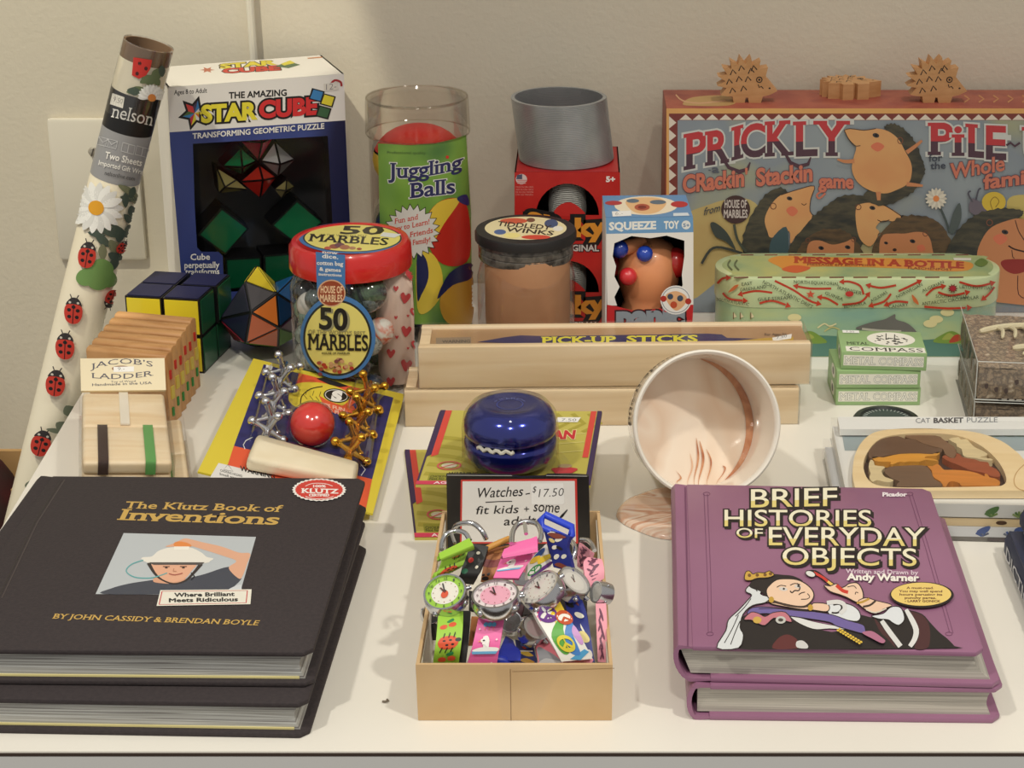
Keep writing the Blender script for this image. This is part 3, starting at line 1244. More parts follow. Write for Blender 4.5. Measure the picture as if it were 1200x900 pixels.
for t, y, h, sh_ in (('now', 297.5, 4, 6), ('dice.', 303, 6, 6), ('cotton bag', 311, 6.2, 0), ('& games', 318, 5.6, 3), ('instructions', 323.5, 4.2, 2)):
    a.text(t, 371.5 + sh_, y - 1, 402.5 - sh_, y + .5, h * .75, WHITE, .02, True)
a.build('lid_label', t_)
a = Art(su, maxd=5, rough=.35)
a.poly([(371, 325), (404.5, 330), (405, 350), (372, 350)], LB)
a.ell(396, 395, 44, 49, LB, n=48)
a.ell(395.5, 396, 40, 44.5, (40, 46, 44), n=48)
a.ell(395.5, 396, 37.5, 42, (228, 216, 120), n=48)
a.ell(388.5, 343.5, 16.5, 16, (214, 170, 130))
a.ell(388.5, 343.5, 15, 14.5, (150, 66, 40))
a.text('HOUSE OF', 376, 343, 401.5, 343.5, 8, (236, 200, 160), .03)
a.text('MARBLES', 375.5, 353, 401.5, 353.5, 8, (236, 200, 160), .03)
a.text('50', 376.5, 386, 410, 388, 24, (150, 146, 110), .03, True, warp=None)
a.text('50', 374.5, 384.5, 407.5, 386.5, 24, (34, 32, 28), .03, True)
a.text("OF THE WORLD'S BEST", 362, 391, 428, 393, 5, (150, 142, 96), .01, True)
a.text('MARBLES', 361.5, 409, 431, 410.5, 18, (34, 32, 28), .015, True)
a.text('HOUSE OF MARBLES', 378, 414.5, 410, 414.5, 2.4, (60, 56, 40), .02)
rnd = random.Random(4)
for i in range(26):
    x, y = 394 + rnd.gauss(0, 9), 427 + rnd.gauss(0, 3.6)
    a.ell(x, y, 2.6, 2.2, rnd.choice([(160, 84, 62), (120, 66, 70), (196, 150, 110), (90, 60, 66), (206, 176, 140), (170, 60, 44)]), n=10)
a.build('jar_label', t_)
# contents
BAGM = noisy('bag_cotton', [(226, 196, 178), (236, 212, 196)], nscale=60, rough=.85)
bag = thing('cotton_bag', 'pale pink cotton bag with red hearts squeezed inside the marble jar', 'bag', JC)
g = Geo(BAGM)
ba = R(-8)
Mb = Matrix.Translation(JC + V((math.cos(ba), math.sin(ba), 0)) * (jr * .705))
g.lathe([(0, .003), (.010, .004), (.0124, .012), (.0120, .03), (.0126, .05), (.0118, zl - .008), (.008, zl - .002), (0, zl - .001)], 24, Mb)
g.build('cloth', bag, world=True)
a = Art(cylinder(Mb.translation, (0, 0, 1), .0128), maxd=4, rough=.8)
HR = (206, 72, 76)


def heart(a, x, y, r, rot=0):
    c, d = math.cos(R(rot)), math.sin(R(rot))
    a.smooth([(x + u * r * c - v * r * d, y + u * r * d + v * r * c) for u, v in ((0, -.45), (.5, -1), (1, -.55), (.7, .3), (0, 1.15), (-.7, .3), (-1, -.55), (-.5, -1))], HR, 3, keep=True)


for x, y, r_, q in ((475, 349, 6, 10), (482, 322, 6.5, -10), (476, 388, 6, 5), (487, 366, 6, -10), (476, 428, 6.5, 8), (458, 414, 5, 5), (487, 404, 5, 0), (458, 447, 5, 0), (486, 440, 5, 0), (464, 338, 3, 0), (464, 372, 2, 0), (478, 370, 1.5, 0), (478, 408, 1.5, 0), (465, 395, 2, 0)):
    heart(a, x, y, r_, q)
a.build('printed_hearts', bag)
mr = .0078
MC = [(28, 32, 34), (52, 60, 58), (74, 92, 80), (30, 40, 56), (88, 100, 96), (46, 60, 40), (110, 116, 112), (60, 48, 44), (36, 70, 56)]
spots = []
for lyr in range(5):
    z = .0012 + mr + lyr * .0148
    for i in range(11):
        an = R(200 + 32.7 * i + lyr * 16)
        p = JC + V((math.cos(an), math.sin(an), 0)) * (jr - mr - .0012) + V((0, 0, z))
        if (p.xy - Mb.translation.xy).length > .0128 + mr and z < zl - .006:
            spots.append(p)
spots.sort(key=lambda p: p.y)
first = {}
nm = 0
for i, p in enumerate(spots[:44]):
    px, py = proj(p)
    special = None
    o = None
    c = MC[(i * 5 + i // 3) % len(MC)]
    if c not in first:
        g = Geo(noisy('marble_glass_%d' % len(first), [c, tuple(min(255, int(v * 1.5 + 20)) for v in c), c], nscale=70, rough=.06, distort=3, coat=1))
        g.ball((0, 0, 0), mr, 20, 12)
        o = g.build('marble', None, smooth=80)
        o.location = p
        first[c] = o
    else:
        o = first[c].copy()
        COL.objects.link(o)
        o.location = p
    tag(o, 'dark swirled glass marble among the others inside the red-lidded jar', 'marble', 'glass marbles inside the red-lidded jar')
for (px, py), r_, cs_, lb in (((446, 388), .0092, [(236, 232, 220), (236, 232, 220), (220, 96, 50), (236, 232, 220)], 'white marble with orange streak, between the jar label and the heart bag'),
                              ((364, 357), .0092, [(214, 214, 204), (224, 222, 214), (150, 160, 150)], 'white marble against the left wall of the red-lidded jar'),
                              ((432, 343), .0125, [(34, 38, 38), (70, 96, 66), (28, 34, 34), (90, 100, 98)], 'large dark green marble high in the jar beside the heart bag')):
    h, n = cylinder(JC, (0, 0, 1), jr - r_ - .0012)(px, py)
    g = Geo(noisy('marble_' + lb[:16], cs_, nscale=40, rough=.05, distort=2, coat=1))
    g.ball((0, 0, 0), r_, 24, 16)
    o = g.build('marble', None, smooth=80)
    o.location = h
    tag(o, lb, 'marble', 'glass marbles inside the red-lidded jar')

# ================================================================ juggling ball tube
TY = 1.218
tt = ony(486, 113, TY)
tr = size_at(tt, 60.5)
TC = V((tt.x + .0015, TY, 0))
TH = tt.z
t_ = thing('juggling_ball_tube', 'tall clear plastic tube with green label holding juggling balls', 'tube', TC)
g = Geo(clear('tube_plastic', (252, 250, 248), gloss=.02, rough=.06))
g.lathe([(0, .0008), (tr - .0025, .0008), (tr - .0015, .003), (tr - .0015, TH - .004)], 56)
g.build('tube_body', t_)
g = Geo(clear('tube_cap_plastic', (250, 248, 244), gloss=.03, rough=.08))
g.lathe([(tr + .0004, TH - .026), (tr + .0008, TH - .025), (tr, TH - .0015), (tr - .001, TH), (tr - .002, TH), (tr - .003, TH - .002), (0, TH - .002)], 56)
g.tube([(tr * math.cos(R(i * 7.5)), tr * math.sin(R(i * 7.5)), TH - .0255) for i in range(48)], .0006, 6, True)
g.tube([((tr - .0008) * math.cos(R(i * 7.5)), (tr - .0008) * math.sin(R(i * 7.5)), TH) for i in range(48)], .0007, 6, True)
g.build('cap', t_)
JBY = [(206, 44, 34), (28, 96, 58), (226, 222, 206), (38, 44, 96), (220, 186, 60), (206, 44, 34)]
br = tr * .90
bz = (TH - .024) / 6
kz = bz / br
for i, (z, pos) in enumerate(((bz + .002, 'lowest'), (bz * 3 + .003, 'middle'), (bz * 5 + .004, 'topmost'))):
    b_ = thing('juggling_ball', pos + ' of the three multicoloured juggling balls in the tall tube', 'juggling ball', TC + V((0, 0, z)), R(24 + 50 * i), 'juggling balls in the clear tube')
    z1 = br * .98
    g = Geo(paint((206, 44, 34) if i == 2 else (226, 222, 206) if i == 1 else (220, 186, 60), .6))
    for kk in range(6):
        c = [(206, 44, 34), (20, 60, 40), (226, 222, 206), (24, 50, 40), (34, 40, 90), (214, 180, 60)][(kk + i * 2) % 6]
        g = Geo(paint(c, .6))
        prof = []
        for m in range(13):
            th = math.pi * m / 12
            lo = .0
            prof.append((max(1e-5, br * math.sin(th)), -bz * math.cos(th)))
        if i == 2:
            prof = [q for q in prof if q[1] < bz * .30]
        g.lathe(prof, 8, None, R(60 * kk), R(60 * kk + 60))
        g.build('panel', b_, smooth=60)
    if i == 2:
        g = Geo(paint((206, 44, 34), .6))
        g.lathe([(br * math.sin(R(q)), bz * math.cos(R(q))) for q in (72, 60, 45, 35, 25, 14, 5)] + [(0, bz)], 24)
        g.build('panel', b_, smooth=60)
a = Art(cylinder(TC, (0, 0, 1), tr + .0002), maxd=5, rough=.3)
GR = noisy('label_green', [(96, 142, 56), (126, 168, 70), (70, 116, 60)], nscale=24, rough=.3, detail=1)
a.poly([(443, 168), (480, 170), (510, 168), (535, 162), (546, 158), (552, 250), (553, 380), (448, 380)], GR)
a.text('Juggling', 455, 206, 543, 198, 17, (40, 44, 92), .02, True, out=(226, 226, 220), outw=.035, warp=lambda u, q: (455 + 88 * u, 208 - 16 * u * u + 4 * u - (17 - 1 * u) * q))
a.ell(524, 184, 1.9, 1.9, (206, 50, 40))
a.text('Balls', 480, 232, 533, 226, 17, (40, 44, 92), .02, True, out=(226, 226, 220), outw=.035)
a.text('Professional quality', 454, 180, 499, 180.5, 3.2, (80, 110, 60), 0)
# illustrated balls
a.smooth([(498, 262), (512, 238), (535, 232), (548, 246), (550, 300), (530, 312), (508, 300)], (186, 44, 34))
a.smooth([(498, 262), (512, 238), (535, 232), (538, 236), (520, 262), (506, 284)], (222, 190, 66))
a.smooth([(535, 232), (546, 228), (549, 240), (540, 238)], (36, 44, 100))
a.smooth([(489, 300), (505, 296), (517, 316), (517, 345), (500, 366), (489, 360)], (222, 196, 70))
a.smooth([(489, 298), (499, 303), (502, 325), (494, 345), (489, 350)], (32, 40, 84))
a.smooth([(515, 352), (530, 322), (551, 314), (552, 378), (524, 378)], (196, 150, 56))
a.smooth([(512, 350), (526, 320), (551, 308), (551, 326), (530, 334)], (32, 38, 82))
a.star(483, 271, 33, 26, 22, BLACK, 1.0, 4)
a.star(483, 271, 31.5, 25, 22, (216, 214, 206), 1.0, 4)
for t, x0, y0, x1, y1 in (('Fun and', 463, 262, 490, 256.5), ('Easy to Learn!', 458, 272, 503, 262), ('For Friends', 465, 281, 507, 272), ('& Family!', 477, 288, 504, 283)):
    a.text(t, x0, y0, x1, y1, 6, (206, 70, 54), .01, True)
a.build('label', t_)

# ================================================================ coil spring boxes
SY = 1.222
bl3, br3 = ony(603, 202, SY), ony(726.5, 202, SY)
bh = bl3.z / 2
bw_, bd = br3.x - bl3.x, .073


def spring_box(z, label, lower):
    o = V((bl3.x, SY, z))
    t = thing('spring_box', label, 'toy box', o, 0, 'red window cartons for coil spring toys')
    g = Geo(paint((176, 28, 30), .4))
    g.box(0, .0005, 0, .001, bd, bh)
    g.box(bw_ - .001, .0005, 0, bw_, bd, bh)
    g.box(0, bd - .001, 0, bw_, bd, bh)
    g.box(.001, .0005, 0, bw_ - .001, bd - .001, .001)
    g.box(0, .0005, bh - .001, bw_, bd, bh)
    g.use(paint(BLACK, .6))
    g.box(.0012, bd - .004, .0012, bw_ - .0012, bd - .002, bh - .0012)
    g.box(.0012, .002, bh - .003, bw_ - .0012, bd - .002, bh - .0012)
    g.build('carton_shell', t)
    dy = 0 if not lower else proj(o + V((0, 0, bh)))[1] - proj(V((bl3.x, SY, bh * 2)))[1]
    a = Art(plane(o, (0, -1, 0)))
    RED = noisy('carton_red', [(186, 32, 30), (196, 44, 38)], nscale=60, rough=.4)
    X0, X1 = proj(o)[0], proj(o + V((bw_, 0, 0)))[0]
    yb = proj(o)[1]
    Yt = 202 + dy
    hole = [(665 + 37 * math.cos(R(q)), Yt + 50 + 37 * math.sin(R(q))) for q in range(180, 361, 12)]
    a.poly([(603, Yt), (726.5, Yt), (727, Yt + 50)] + [(703, Yt + 50)] + hole[::-1] + [(626, Yt + 50), (603, Yt + 50)], RED)
    a.poly([(603, Yt + 50), (727, Yt + 50), (X1, yb), (X0, yb)], RED, True)
    a.smooth([(650, Yt + 50), (655, Yt + 39), (668, Yt + 35), (680, Yt + 42), (684, Yt + 50)], (200, 42, 38))
    a.text('5+', 710, Yt + 11, 721, Yt + 11, 6, WHITE, .05)
    a.ell(611, Yt + 8, 6.6, 6.2, (220, 200, 196))
    a.poly([(606, Yt + 3), (612, Yt + 2), (612, Yt + 8), (605, Yt + 8)], (80, 84, 110))
    for q in range(3):
        a.line([(606, Yt + 9.2 + q * 2), (617, Yt + 9.2 + q * 2)], .8, (200, 90, 84), keep=True)
    for q in range(4):
        a.text('MADE IN USA ORIGINAL'[q:q + 16], 604.5, Yt + 18 + q * 3, 625, Yt + 18 + q * 3, 1.8, (220, 150, 140))
    a.text('Slinky', 618, Yt + 66, 712, Yt + 70, 21, (226, 150, 50), .05, out=BLACK, outw=.14, warp=lambda u, q: (618 + 94 * u, Yt + 66 + 6 * u - 20 * q + 5 * math.sin(u * 3.1)))
    a.text('ORIGINAL', 652, Yt + 92, 702, Yt + 92, 7, (206, 200, 196), .03, out=(50, 20, 22), outw=.1)
    a.poly([(620, Yt + 86), (640, Yt + 86), (640, Yt + 92), (620, Yt + 92)], (60, 16, 18))
    a.build('front_print', t)
    return t


spring_box(0, 'red window carton for a coil spring, lower of the two stacked', True)
spring_box(bh + .0002, 'red window carton for a coil spring, upper one under the loose metal coil', False)
top3 = bh * 2 + .0004
cs_ = V((ony(664, 186, SY + .037).x, SY + .037, 0))


def coil(name, label, c, r, z0, z1, turns, rz=0, lying=False, tilt=0):
    pts = []
    n = 40
    for i in range(turns * n + 1):
        an = 2 * math.pi * i / n
        z = z0 + (z1 - z0) * i / (turns * n)
        pts.append((math.cos(an), math.sin(an), z))
    g = Geo(noisy('spring_steel', [(158, 162, 164), (190, 193, 194)], nscale=30, rough=.34))
    pr = [(-.0013, -.00042), (.0013, -.00042), (.0013, .00042), (-.0013, .00042)]
    vs, fs = [], []
    for (x, y, z) in pts:
        for u, v in pr:
            vs.append(((r + u) * x + tilt * z, (r + u) * y, z + v))
    for i in range(len(pts) - 1):
        for k_ in range(4):
            fs.append((4 * i + k_, 4 * i + (k_ + 1) % 4, 4 * i + 4 + (k_ + 1) % 4, 4 * i + 4 + k_))
    M = None
    if lying:
        M = Matrix.Rotation(R(90), 4, 'X')
    g.add(vs, fs, M)
    o = g.build(name, None, smooth=40)
    o.location = c
    return tag(o, label, 'coil spring toy', 'metal coil springs')


cz = ony(658, 113, cs_.y).z
cr = size_at(V((cs_.x, cs_.y, .15)), 56)
for m in ('spring_steel',):
    coil('coil_spring', 'grey metal coil spring standing on top of the red cartons', V((cs_.x, cs_.y, top3)), cr - .0013, .0006, cz - top3, 46, tilt=-.12)
MATS['spring_steel'].node_tree.nodes['Principled BSDF'].inputs['Metallic'].default_value = .55
ci = V((ony(665, 245, SY + .02).x, SY + .012, bh + .0344))
for z, w_ in ((bh, 'upper'), (0, 'lower')):
    c_ = V((bl3.x + bw_ / 2, SY + .0175, z + .0015))
    g = Geo(paint((196, 196, 190), .4, .1))
    for k_ in range(40):
        zz = .0008 + k_ * .00142
        g.lathe([(.0055 + .0075 * math.sin(math.pi * k_ / 39) ** .5, zz - .0006), (.0065 + .0075 * math.sin(math.pi * k_ / 39) ** .5, zz), (.0055 + .0075 * math.sin(math.pi * k_ / 39) ** .5, zz + .0006)], 32)
    o = g.build('coil_spring', None, smooth=40)
    o.location = c_
    tag(o, 'metal coil spring behind the window of the %s red carton' % w_, 'coil spring toy', 'metal coil springs')

# ================================================================ jar with black lid
WY = 1.152
wt = ony(616, 268, WY)
wr = size_at(V((wt.x, WY - .015, .1)), 60.5)
WC = V((wt.x, WY, 0))
wh = wt.z
t_ = thing('small_parts_jar', 'clear jar with black ribbed lid and cream label, behind the wooden boxes', 'jar', WC)
g = Geo(clear('jar_plastic'))
g.lathe([(0, .0008), (wr - .004, .0008), (wr - .0012, .004), (wr - .001, wh - .034), (wr - .003, wh - .025), (wr - .006, wh - .0205), (wr - .008, wh - .0198), (wr - .008, wh - .0075)], 56)
g.build('jar_body', t_)
g = Geo(paint((30, 28, 28), .45))
n = 72
vs, fs = [], []
for j, (z, k_) in enumerate(((wh - .0068, 1.0), (wh - .0014, 1.0), (wh, .975))):
    for i in range(n):
        an = 2 * math.pi * i / n
        r_ = wr * k_ * (1 - (.012 if i % 2 else 0) * (1 if j < 2 else 0))
        vs.append((r_ * math.cos(an), r_ * math.sin(an), z))
for j in range(2):
    for i in range(n):
        i2 = (i + 1) % n
        fs.append((j * n + i, j * n + i2, (j + 1) * n + i2, (j + 1) * n + i))
fs.append(tuple(2 * n + i for i in range(n)))
fs.append(tuple(range(n))[::-1])
g.add(vs, fs)
g.build('lid', t_)
g = Geo(noisy('black_threads', [(44, 42, 40), (104, 100, 94), (60, 56, 54)], (1, 1, 1), 120, .25))
g.lathe([(wr - .0030, wh - .0198), (wr - .0022, wh - .0185), (wr - .0022, wh - .0150), (wr - .0028, wh - .0145), (wr - .0022, wh - .0138), (wr - .0022, wh - .0105), (wr - .0028, wh - .0100), (wr - .0022, wh - .0094), (wr - .003, wh - .0066)], 56)
g.build('threaded_collar', t_)
a = Art(plane((0, 0, wh), (0, 0, 1)))
a.ell(616, 267.5, 48, 13.6, (228, 214, 168), n=44)
for x, y, rx, ry, c in ((602, 259, 16, 3.4, (206, 90, 60)), (646, 262, 8, 5, (66, 84, 120)), (586, 272, 7, 3, (76, 100, 150)), (628, 278, 17, 2.6, (206, 70, 50)), (654, 268, 6, 3, (230, 226, 214)), (600, 276, 10, 3, (236, 220, 140)), (622, 258, 5, 2.5, (120, 80, 60))):
    a.ell(x, y, rx, ry, c)
a.text("TIDDLEDY", 582, 264.5, 645, 269.5, 5.2, (56, 44, 34), .02, up=(2, -5))
a.text("WINKS", 592, 271, 648, 276, 5, (56, 44, 34), .02, up=(2, -4.8))
a.build('lid_label', t_)
g = Geo(noisy('tan_cup', [(176, 128, 92), (190, 146, 110)], nscale=20, rough=.6))
Mw = Matrix.Translation(WC + V((.001, -.004, .004)))
g.lathe([(0, 0), (wr * .70, 0), (wr * .80, .004), (wr * .84, .03), (wr * .84, .066), (wr * .82, .076), (wr * .72, .080), (wr * .68, .074), (0, .070)], 40, Mw)
o = g.build('tan_cup', world=True, loc=WC)
tag(o, 'tan cup inside the clear jar with the black lid', 'cup')
for an, c, nm_, lb in ((-18, (190, 44, 40), 'red_counter', 'red counter inside the black-lidded jar at its right'), (205, (176, 36, 36), 'red_counter', 'dark red counter inside the black-lidded jar at its left')):
    c_ = WC + V((math.cos(R(an)), math.sin(R(an)), 0)) * (wr * .88) + V((0, 0, .014))
    g = Geo(paint(c, .3))
    M = Matrix.Translation(c_) @ Matrix.Rotation(R(an), 4, 'Z') @ Matrix.Rotation(R(90), 4, 'Y')
    g.lathe([(0, -.0009), (.0105, -.0009), (.0115, 0), (.0105, .0009), (0, .0009)], 28, M)
    o = g.build(nm_, None, world=True, loc=c_)
    tag(o, lb, 'counter')

# ================================================================ squeeze toy carton
QY = 1.122
a0, a1 = ony(710, 255, QY), ony(812, 254.5, QY)
a1 = at(812, 254, a0.z)
qyaw = math.atan2(a1.y - a0.y, a1.x - a0.x)
qw, qh, qd = (a1.xy - a0.xy).length, a0.z, .052
QO = V((a0.x, a0.y, 0))
QN = V((math.sin(qyaw), -math.cos(qyaw), 0))
t_ = thing('squeeze_toy_carton', 'small blue and white window carton reading SQUEEZE TOY', 'toy box', QO, qyaw)
g = Geo(paint((226, 226, 222), .45))
g.box(0, .0005, 0, .0008, qd, qh)
g.box(qw - .0008, .0005, 0, qw, qd, qh)
g.box(0, qd - .001, 0, qw, qd, qh)
g.box(.0008, .0005, 0, qw - .0008, qd, .001)
g.use(paint((96, 140, 184), .4))
g.box(0, .0005, qh - .0008, qw, qd, qh + .0001)
g.use(paint((24, 24, 28), .6))
g.box(.001, qd - .003, .0011, qw - .001, qd - .0012, qh - .001)
g.box(.001, .001, .0011, .002, qd - .002, qh - .001)
g.box(qw - .002, .001, .0011, qw - .001, qd - .002, qh - .001)
g.build('carton_shell', t_)
a = Art(plane(QO, QN))
QB = (108, 156, 200)
WC2 = (232, 230, 224)
b0, b1 = proj(QO), proj(QO + V((math.cos(qyaw), math.sin(qyaw), 0)) * qw)
a.poly([(710, 255), (812, 254), (812.5, 272), (710.5, 274)], QB)
a.text('SQUEEZE', 713.5, 269.5, 769, 268, 8.6, (236, 236, 230), .045)
a.text('TOY', 778, 268, 796, 267.5, 8.4, (236, 236, 230), .045)
a.ell(804, 263.5, 5.2, 5.2, (226, 228, 226))
a.text('5+', 800.5, 266, 808, 266, 4, (90, 130, 170), .03)
top = [(718, 300), (720, 285), (740, 276.5), (762, 279), (781, 276), (802, 282)]
a.poly([(710.5, 274), (812.5, 272), (802, 282), (781, 276), (762, 279), (740, 276.5), (720, 285)], WC2)
a.poly([(710.5, 274), (720, 285), (718, 300), (722, 312), (720, 324), (726, 336), (720, 348), (723, 358), (711.5, 358)], WC2, True)
a.poly([(812.5, 272), (812.5, 358), (790, 358), (800, 334), (799, 322), (802, 300), (802, 282)], WC2, True)
RD = (190, 40, 44)
a.poly([(711.5, 357), (723, 359), (740, 363.5), (770, 362), (790, 357), (812.5, 357), b1, b0], RD, True)
a.text('panic', 722, 384, 803, 382, 25, (140, 152, 162), .07, out=(60, 30, 36), outw=.05)
a.ell(792, 351.5, 18, 17, (236, 236, 232))
a.ring(792, 351.5, 16.2, 15, 1, (150, 160, 170))
a.smooth([(780, 346), (792, 341), (804, 347), (803, 356), (793, 364), (784, 357)], (226, 176, 130))
for x, y, r_, c in ((777.5, 350, 3.6, (176, 50, 40)), (806.5, 353, 3.6, (176, 50, 40)), (785.5, 347.5, 3.4, (60, 76, 96)), (797, 349.5, 3.6, (60, 76, 96)), (789.5, 357, 4, (190, 80, 50))):
    a.ell(x, y, r_, r_, c)
a.build('front_print', t_)
a = Art(plane((0, 0, qh + .0001), (0, 0, 1)))
a.ell(757, 241, 37, 11, (230, 216, 190))
a.smooth([(733, 237), (745, 232), (770, 232), (781, 238), (772, 248), (757, 251), (742, 248)], (222, 178, 128))
for x, y, rx, ry, c in ((719, 238, 10, 2.6, (170, 50, 54)), (796, 239.5, 10, 3.6, (176, 44, 44)), (741.5, 235.5, 7.5, 2.4, (90, 106, 120)), (771, 237, 9.5, 2.6, (90, 106, 120)), (752.5, 243, 9, 4, (170, 80, 56)), (752.5, 243, 5, 2, (120, 40, 30))):
    a.ell(x, y, rx, ry, c)
a.poly([(717, 248), (739, 247), (740, 253), (718, 254)], (232, 230, 226))
a.text('6.-', 721, 252.5, 730, 252, 4, (150, 150, 150), -.01)
a.poly([(789, 250), (806, 249.5), (808, 253), (789, 253.5)], (206, 214, 220))
a.build('top_print', t_)
# the toy inside
hc = plane(QO - QN * .026, QN)
toy = thing('squeeze_toy', 'orange rubber squeeze toy with blue eyes, red nose and red ears in carton', 'squeeze toy', QO - QN * .026, qyaw)
SKIN = noisy('orange_rubber', [(226, 148, 100), (232, 158, 110)], nscale=12, rough=.38, coat=.2)
hp = hc(760, 313)[0]
zc_ = hp.z
g = Geo(SKIN)
Mh = Matrix.Translation((hp.x, hp.y, 0))
r_ = .0218
g.lathe([(0, .002), (.022, .002), (.0225, .012), (.020, zc_ - .032), (.0165, zc_ - .024), (.0185, zc_ - .018), (.0212, zc_ - .008), (r_, zc_), (.0205, zc_ + .009), (.016, zc_ + .016), (.009, zc_ + .020), (0, zc_ + .0215)], 40, Mh)
g.build('head', toy, world=True, smooth=60)
front = plane(QO - QN * .0065, QN)
for px, py, d_, rad, c, nm_ in ((755.5, 297.5, .0065, .0056, (36, 70, 176), 'eye'), (726, 292, .009, .0062, (30, 56, 150), 'eye'), (736, 324, .0062, .0062, (206, 46, 52), 'nose'), (792, 308, .020, .0094, (190, 40, 36), 'ear'), (719, 312, .026, .006, (170, 34, 34), 'ear')):
    p = plane(QO - QN * d_, QN)(px, py)[0]
    g = Geo(paint(c, .25, coat=.6))
    g.ball(p, rad, 20, 14, (1, 1, 1.15) if nm_ == 'ear' else (1, 1, 1))
    g.build(nm_, toy, world=True, smooth=80)
    stub = Geo(SKIN)
    q = V((hp.x, hp.y, p.z))
    stub.tube([p + (q - p) * .1, p + (q - p) * .75], [rad * .8, rad * .9], 12)
    stub.build('socket', toy, world=True)

# ================================================================ stacking game box with painted hedgehogs
PY = 1.248
pt = ony(781, 127, PY)
ph_, pd_, pw_ = pt.z, .060, .335
PO = V((pt.x, PY, .0003))
t_ = thing('game_box', 'large picture box of painted hedgehogs standing at the back right against the wall', 'game box', PO)
BOXR = noisy('box_red', [(150, 74, 62), (168, 92, 72), (140, 66, 58)], nscale=30, rough=.5)
g = Geo(BOXR)
g.box(0, 0, 0, pw_, pd_, ph_)
g.build('box_lid', t_, bevel=.0008)
a = Art(plane(PO, (0, -1, 0)), rough=.45)
OR_, BR_ = (226, 172, 104), (128, 62, 56)
BG = noisy('storybook_sky', [(150, 160, 166), (138, 148, 158), (166, 168, 140), (196, 178, 118)], (1, 1, 1), 12, .45, 0, 2, stops=[.3, .5, .62, .75])
a.poly([(781, 127), (1300, 127), (1300, 365.8), (781, 365.8)], OR_)
a.poly([(784, 133), (1297, 133), (1297, 365), (784, 365)], BR_)
TRI = (228, 216, 200)
for i in range(33):
    x = 796 + i * 15.6
    a.poly([(x, 140.5), (x + 7.5, 134), (x + 15, 140.5)], TRI, keep=i > 0)
for i in range(16):
    y = 136 + i * 15.4
    a.poly([(784, y), (792.5, y + 7.7), (784, y + 14.6)], TRI, keep=True)
a.poly([(794, 141), (1290, 141), (1290, 365.8), (794, 365.8)], BG)
# glow patches of the painted sky
YEL = (206, 186, 110)
a.smooth([(800, 262), (830, 240), (872, 232), (892, 250), (880, 290), (840, 330), (800, 350)], noisy('sky_yellow', [(198, 182, 122), (190, 160, 104)], nscale=20, rough=.45))
a.smooth([(1180, 236), (1200, 228), (1240, 236), (1240, 270), (1190, 268)], YEL)
RDT, DKT, OUTL = (192, 62, 68), (84, 58, 72), (206, 208, 204)


def title(t, x0, y0, x1, y1, h, **k):
    a.text(t, x0, y0, x1, y1, h, RDT, .03, True, out=OUTL, outw=.04, split=(.42, DKT), **k)


title('P', 801, 198, 828, 193, 39)
title('R', 826, 193, 858, 188, 37)
title('I', 857, 187, 871, 183, 36)
title('C', 868, 184, 897, 181, 36)
title('K', 896, 182, 930, 180, 38)
title('L', 929, 182, 958, 181, 38)
title('Y', 953, 181, 996, 181, 38)
DKT = (84, 58, 72)
a.line([(846, 184), (854, 196), (866, 201), (876, 198), (879, 190)], [3, 4, 5, 4, 1.5], DKT)
a.line([(918, 176), (926, 190), (936, 195), (947, 192), (950, 184)], [3, 4, 5, 4, 1.5], DKT)
title('P', 1087, 180, 1117, 180, 35)
title('i', 1115, 181, 1130, 181, 34)
title('L', 1131, 182, 1158, 184, 36)
title('E', 1155, 185, 1179, 186, 37)
a.line([(1179, 170), (1184, 167), (1189, 171), (1195, 167)], 2.6, DKT)
title('UP', 1197, 187, 1262, 190, 37)
WR = (206, 122, 100)
a.text('a', 834, 202, 843, 202, 9, (90, 96, 110), .02)
a.line([(830, 199), (833, 199)], 1, (90, 96, 110))
a.line([(845, 199), (848, 199)], 1, (90, 96, 110))
a.text('CRackin', 800, 225, 872, 217, 19, WR, .04, out=(110, 74, 84), outw=.03)
a.text("'", 873, 214, 876, 214, 16, WR, .04)
a.text('Stackin', 886, 217, 952, 211, 19, WR, .04, out=(110, 74, 84), outw=.03)
a.text('game', 959, 219, 1000, 220, 15, WR, .04, out=(110, 74, 84), outw=.03)
a.line([(967, 226), (960, 232), (957, 228), (962, 224)], 2.2, WR, n=3)
a.text('for', 1088, 189, 1104, 188, 8, (66, 72, 86), .015)
a.text('the', 1090, 198, 1108, 197, 8, (66, 72, 86), .015)
a.text('Whole', 1113, 209, 1177, 199, 17, WR, .025, out=(110, 74, 84), outw=.03)
a.text('family', 1152, 221, 1222, 212, 16, WR, .03, out=(110, 74, 84), outw=.03)
a.text('from', 824, 252, 843, 247, 9, (70, 76, 84), .01, up=(2, -9))
a.ell(862, 245, 17, 16.5, (72, 50, 52))
a.text('HOUSE OF', 849, 243, 875, 243, 9, (206, 196, 190), .03)
a.text('MARBLES', 848, 254.5, 876, 254.5, 9, (206, 196, 190), .03)
FUR = noisy('painted_fur', [(52, 56, 54), (84, 80, 66), (62, 62, 56), (44, 50, 52)], (1, 1, 3), 50, .5, 0, 4)
FUR2 = noisy('painted_fur_brown', [(70, 60, 50), (104, 84, 62), (62, 58, 52)], (1, 1, 3), 50, .5, 0, 4)
SK, SK2 = noisy('painted_skin', [(212, 150, 100), (220, 168, 112), (214, 146, 100)], nscale=14, rough=.45), (202, 136, 94)
CHK = (218, 122, 92)


def spiky(pts, amp, m, seed=1):
    r = random.Random(seed)
    p = spline(pts, m, True)
    c = (sum(q[0] for q in p) / len(p), sum(q[1] for q in p) / len(p))
    out = []
    for i, q in enumerate(p):
        d = math.dist(q, c) or 1
        k = 1 + (amp * r.random() if i % 2 else 0) / d
        out.append((c[0] + (q[0] - c[0]) * k, c[1] + (q[1] - c[1]) * k))
    return out


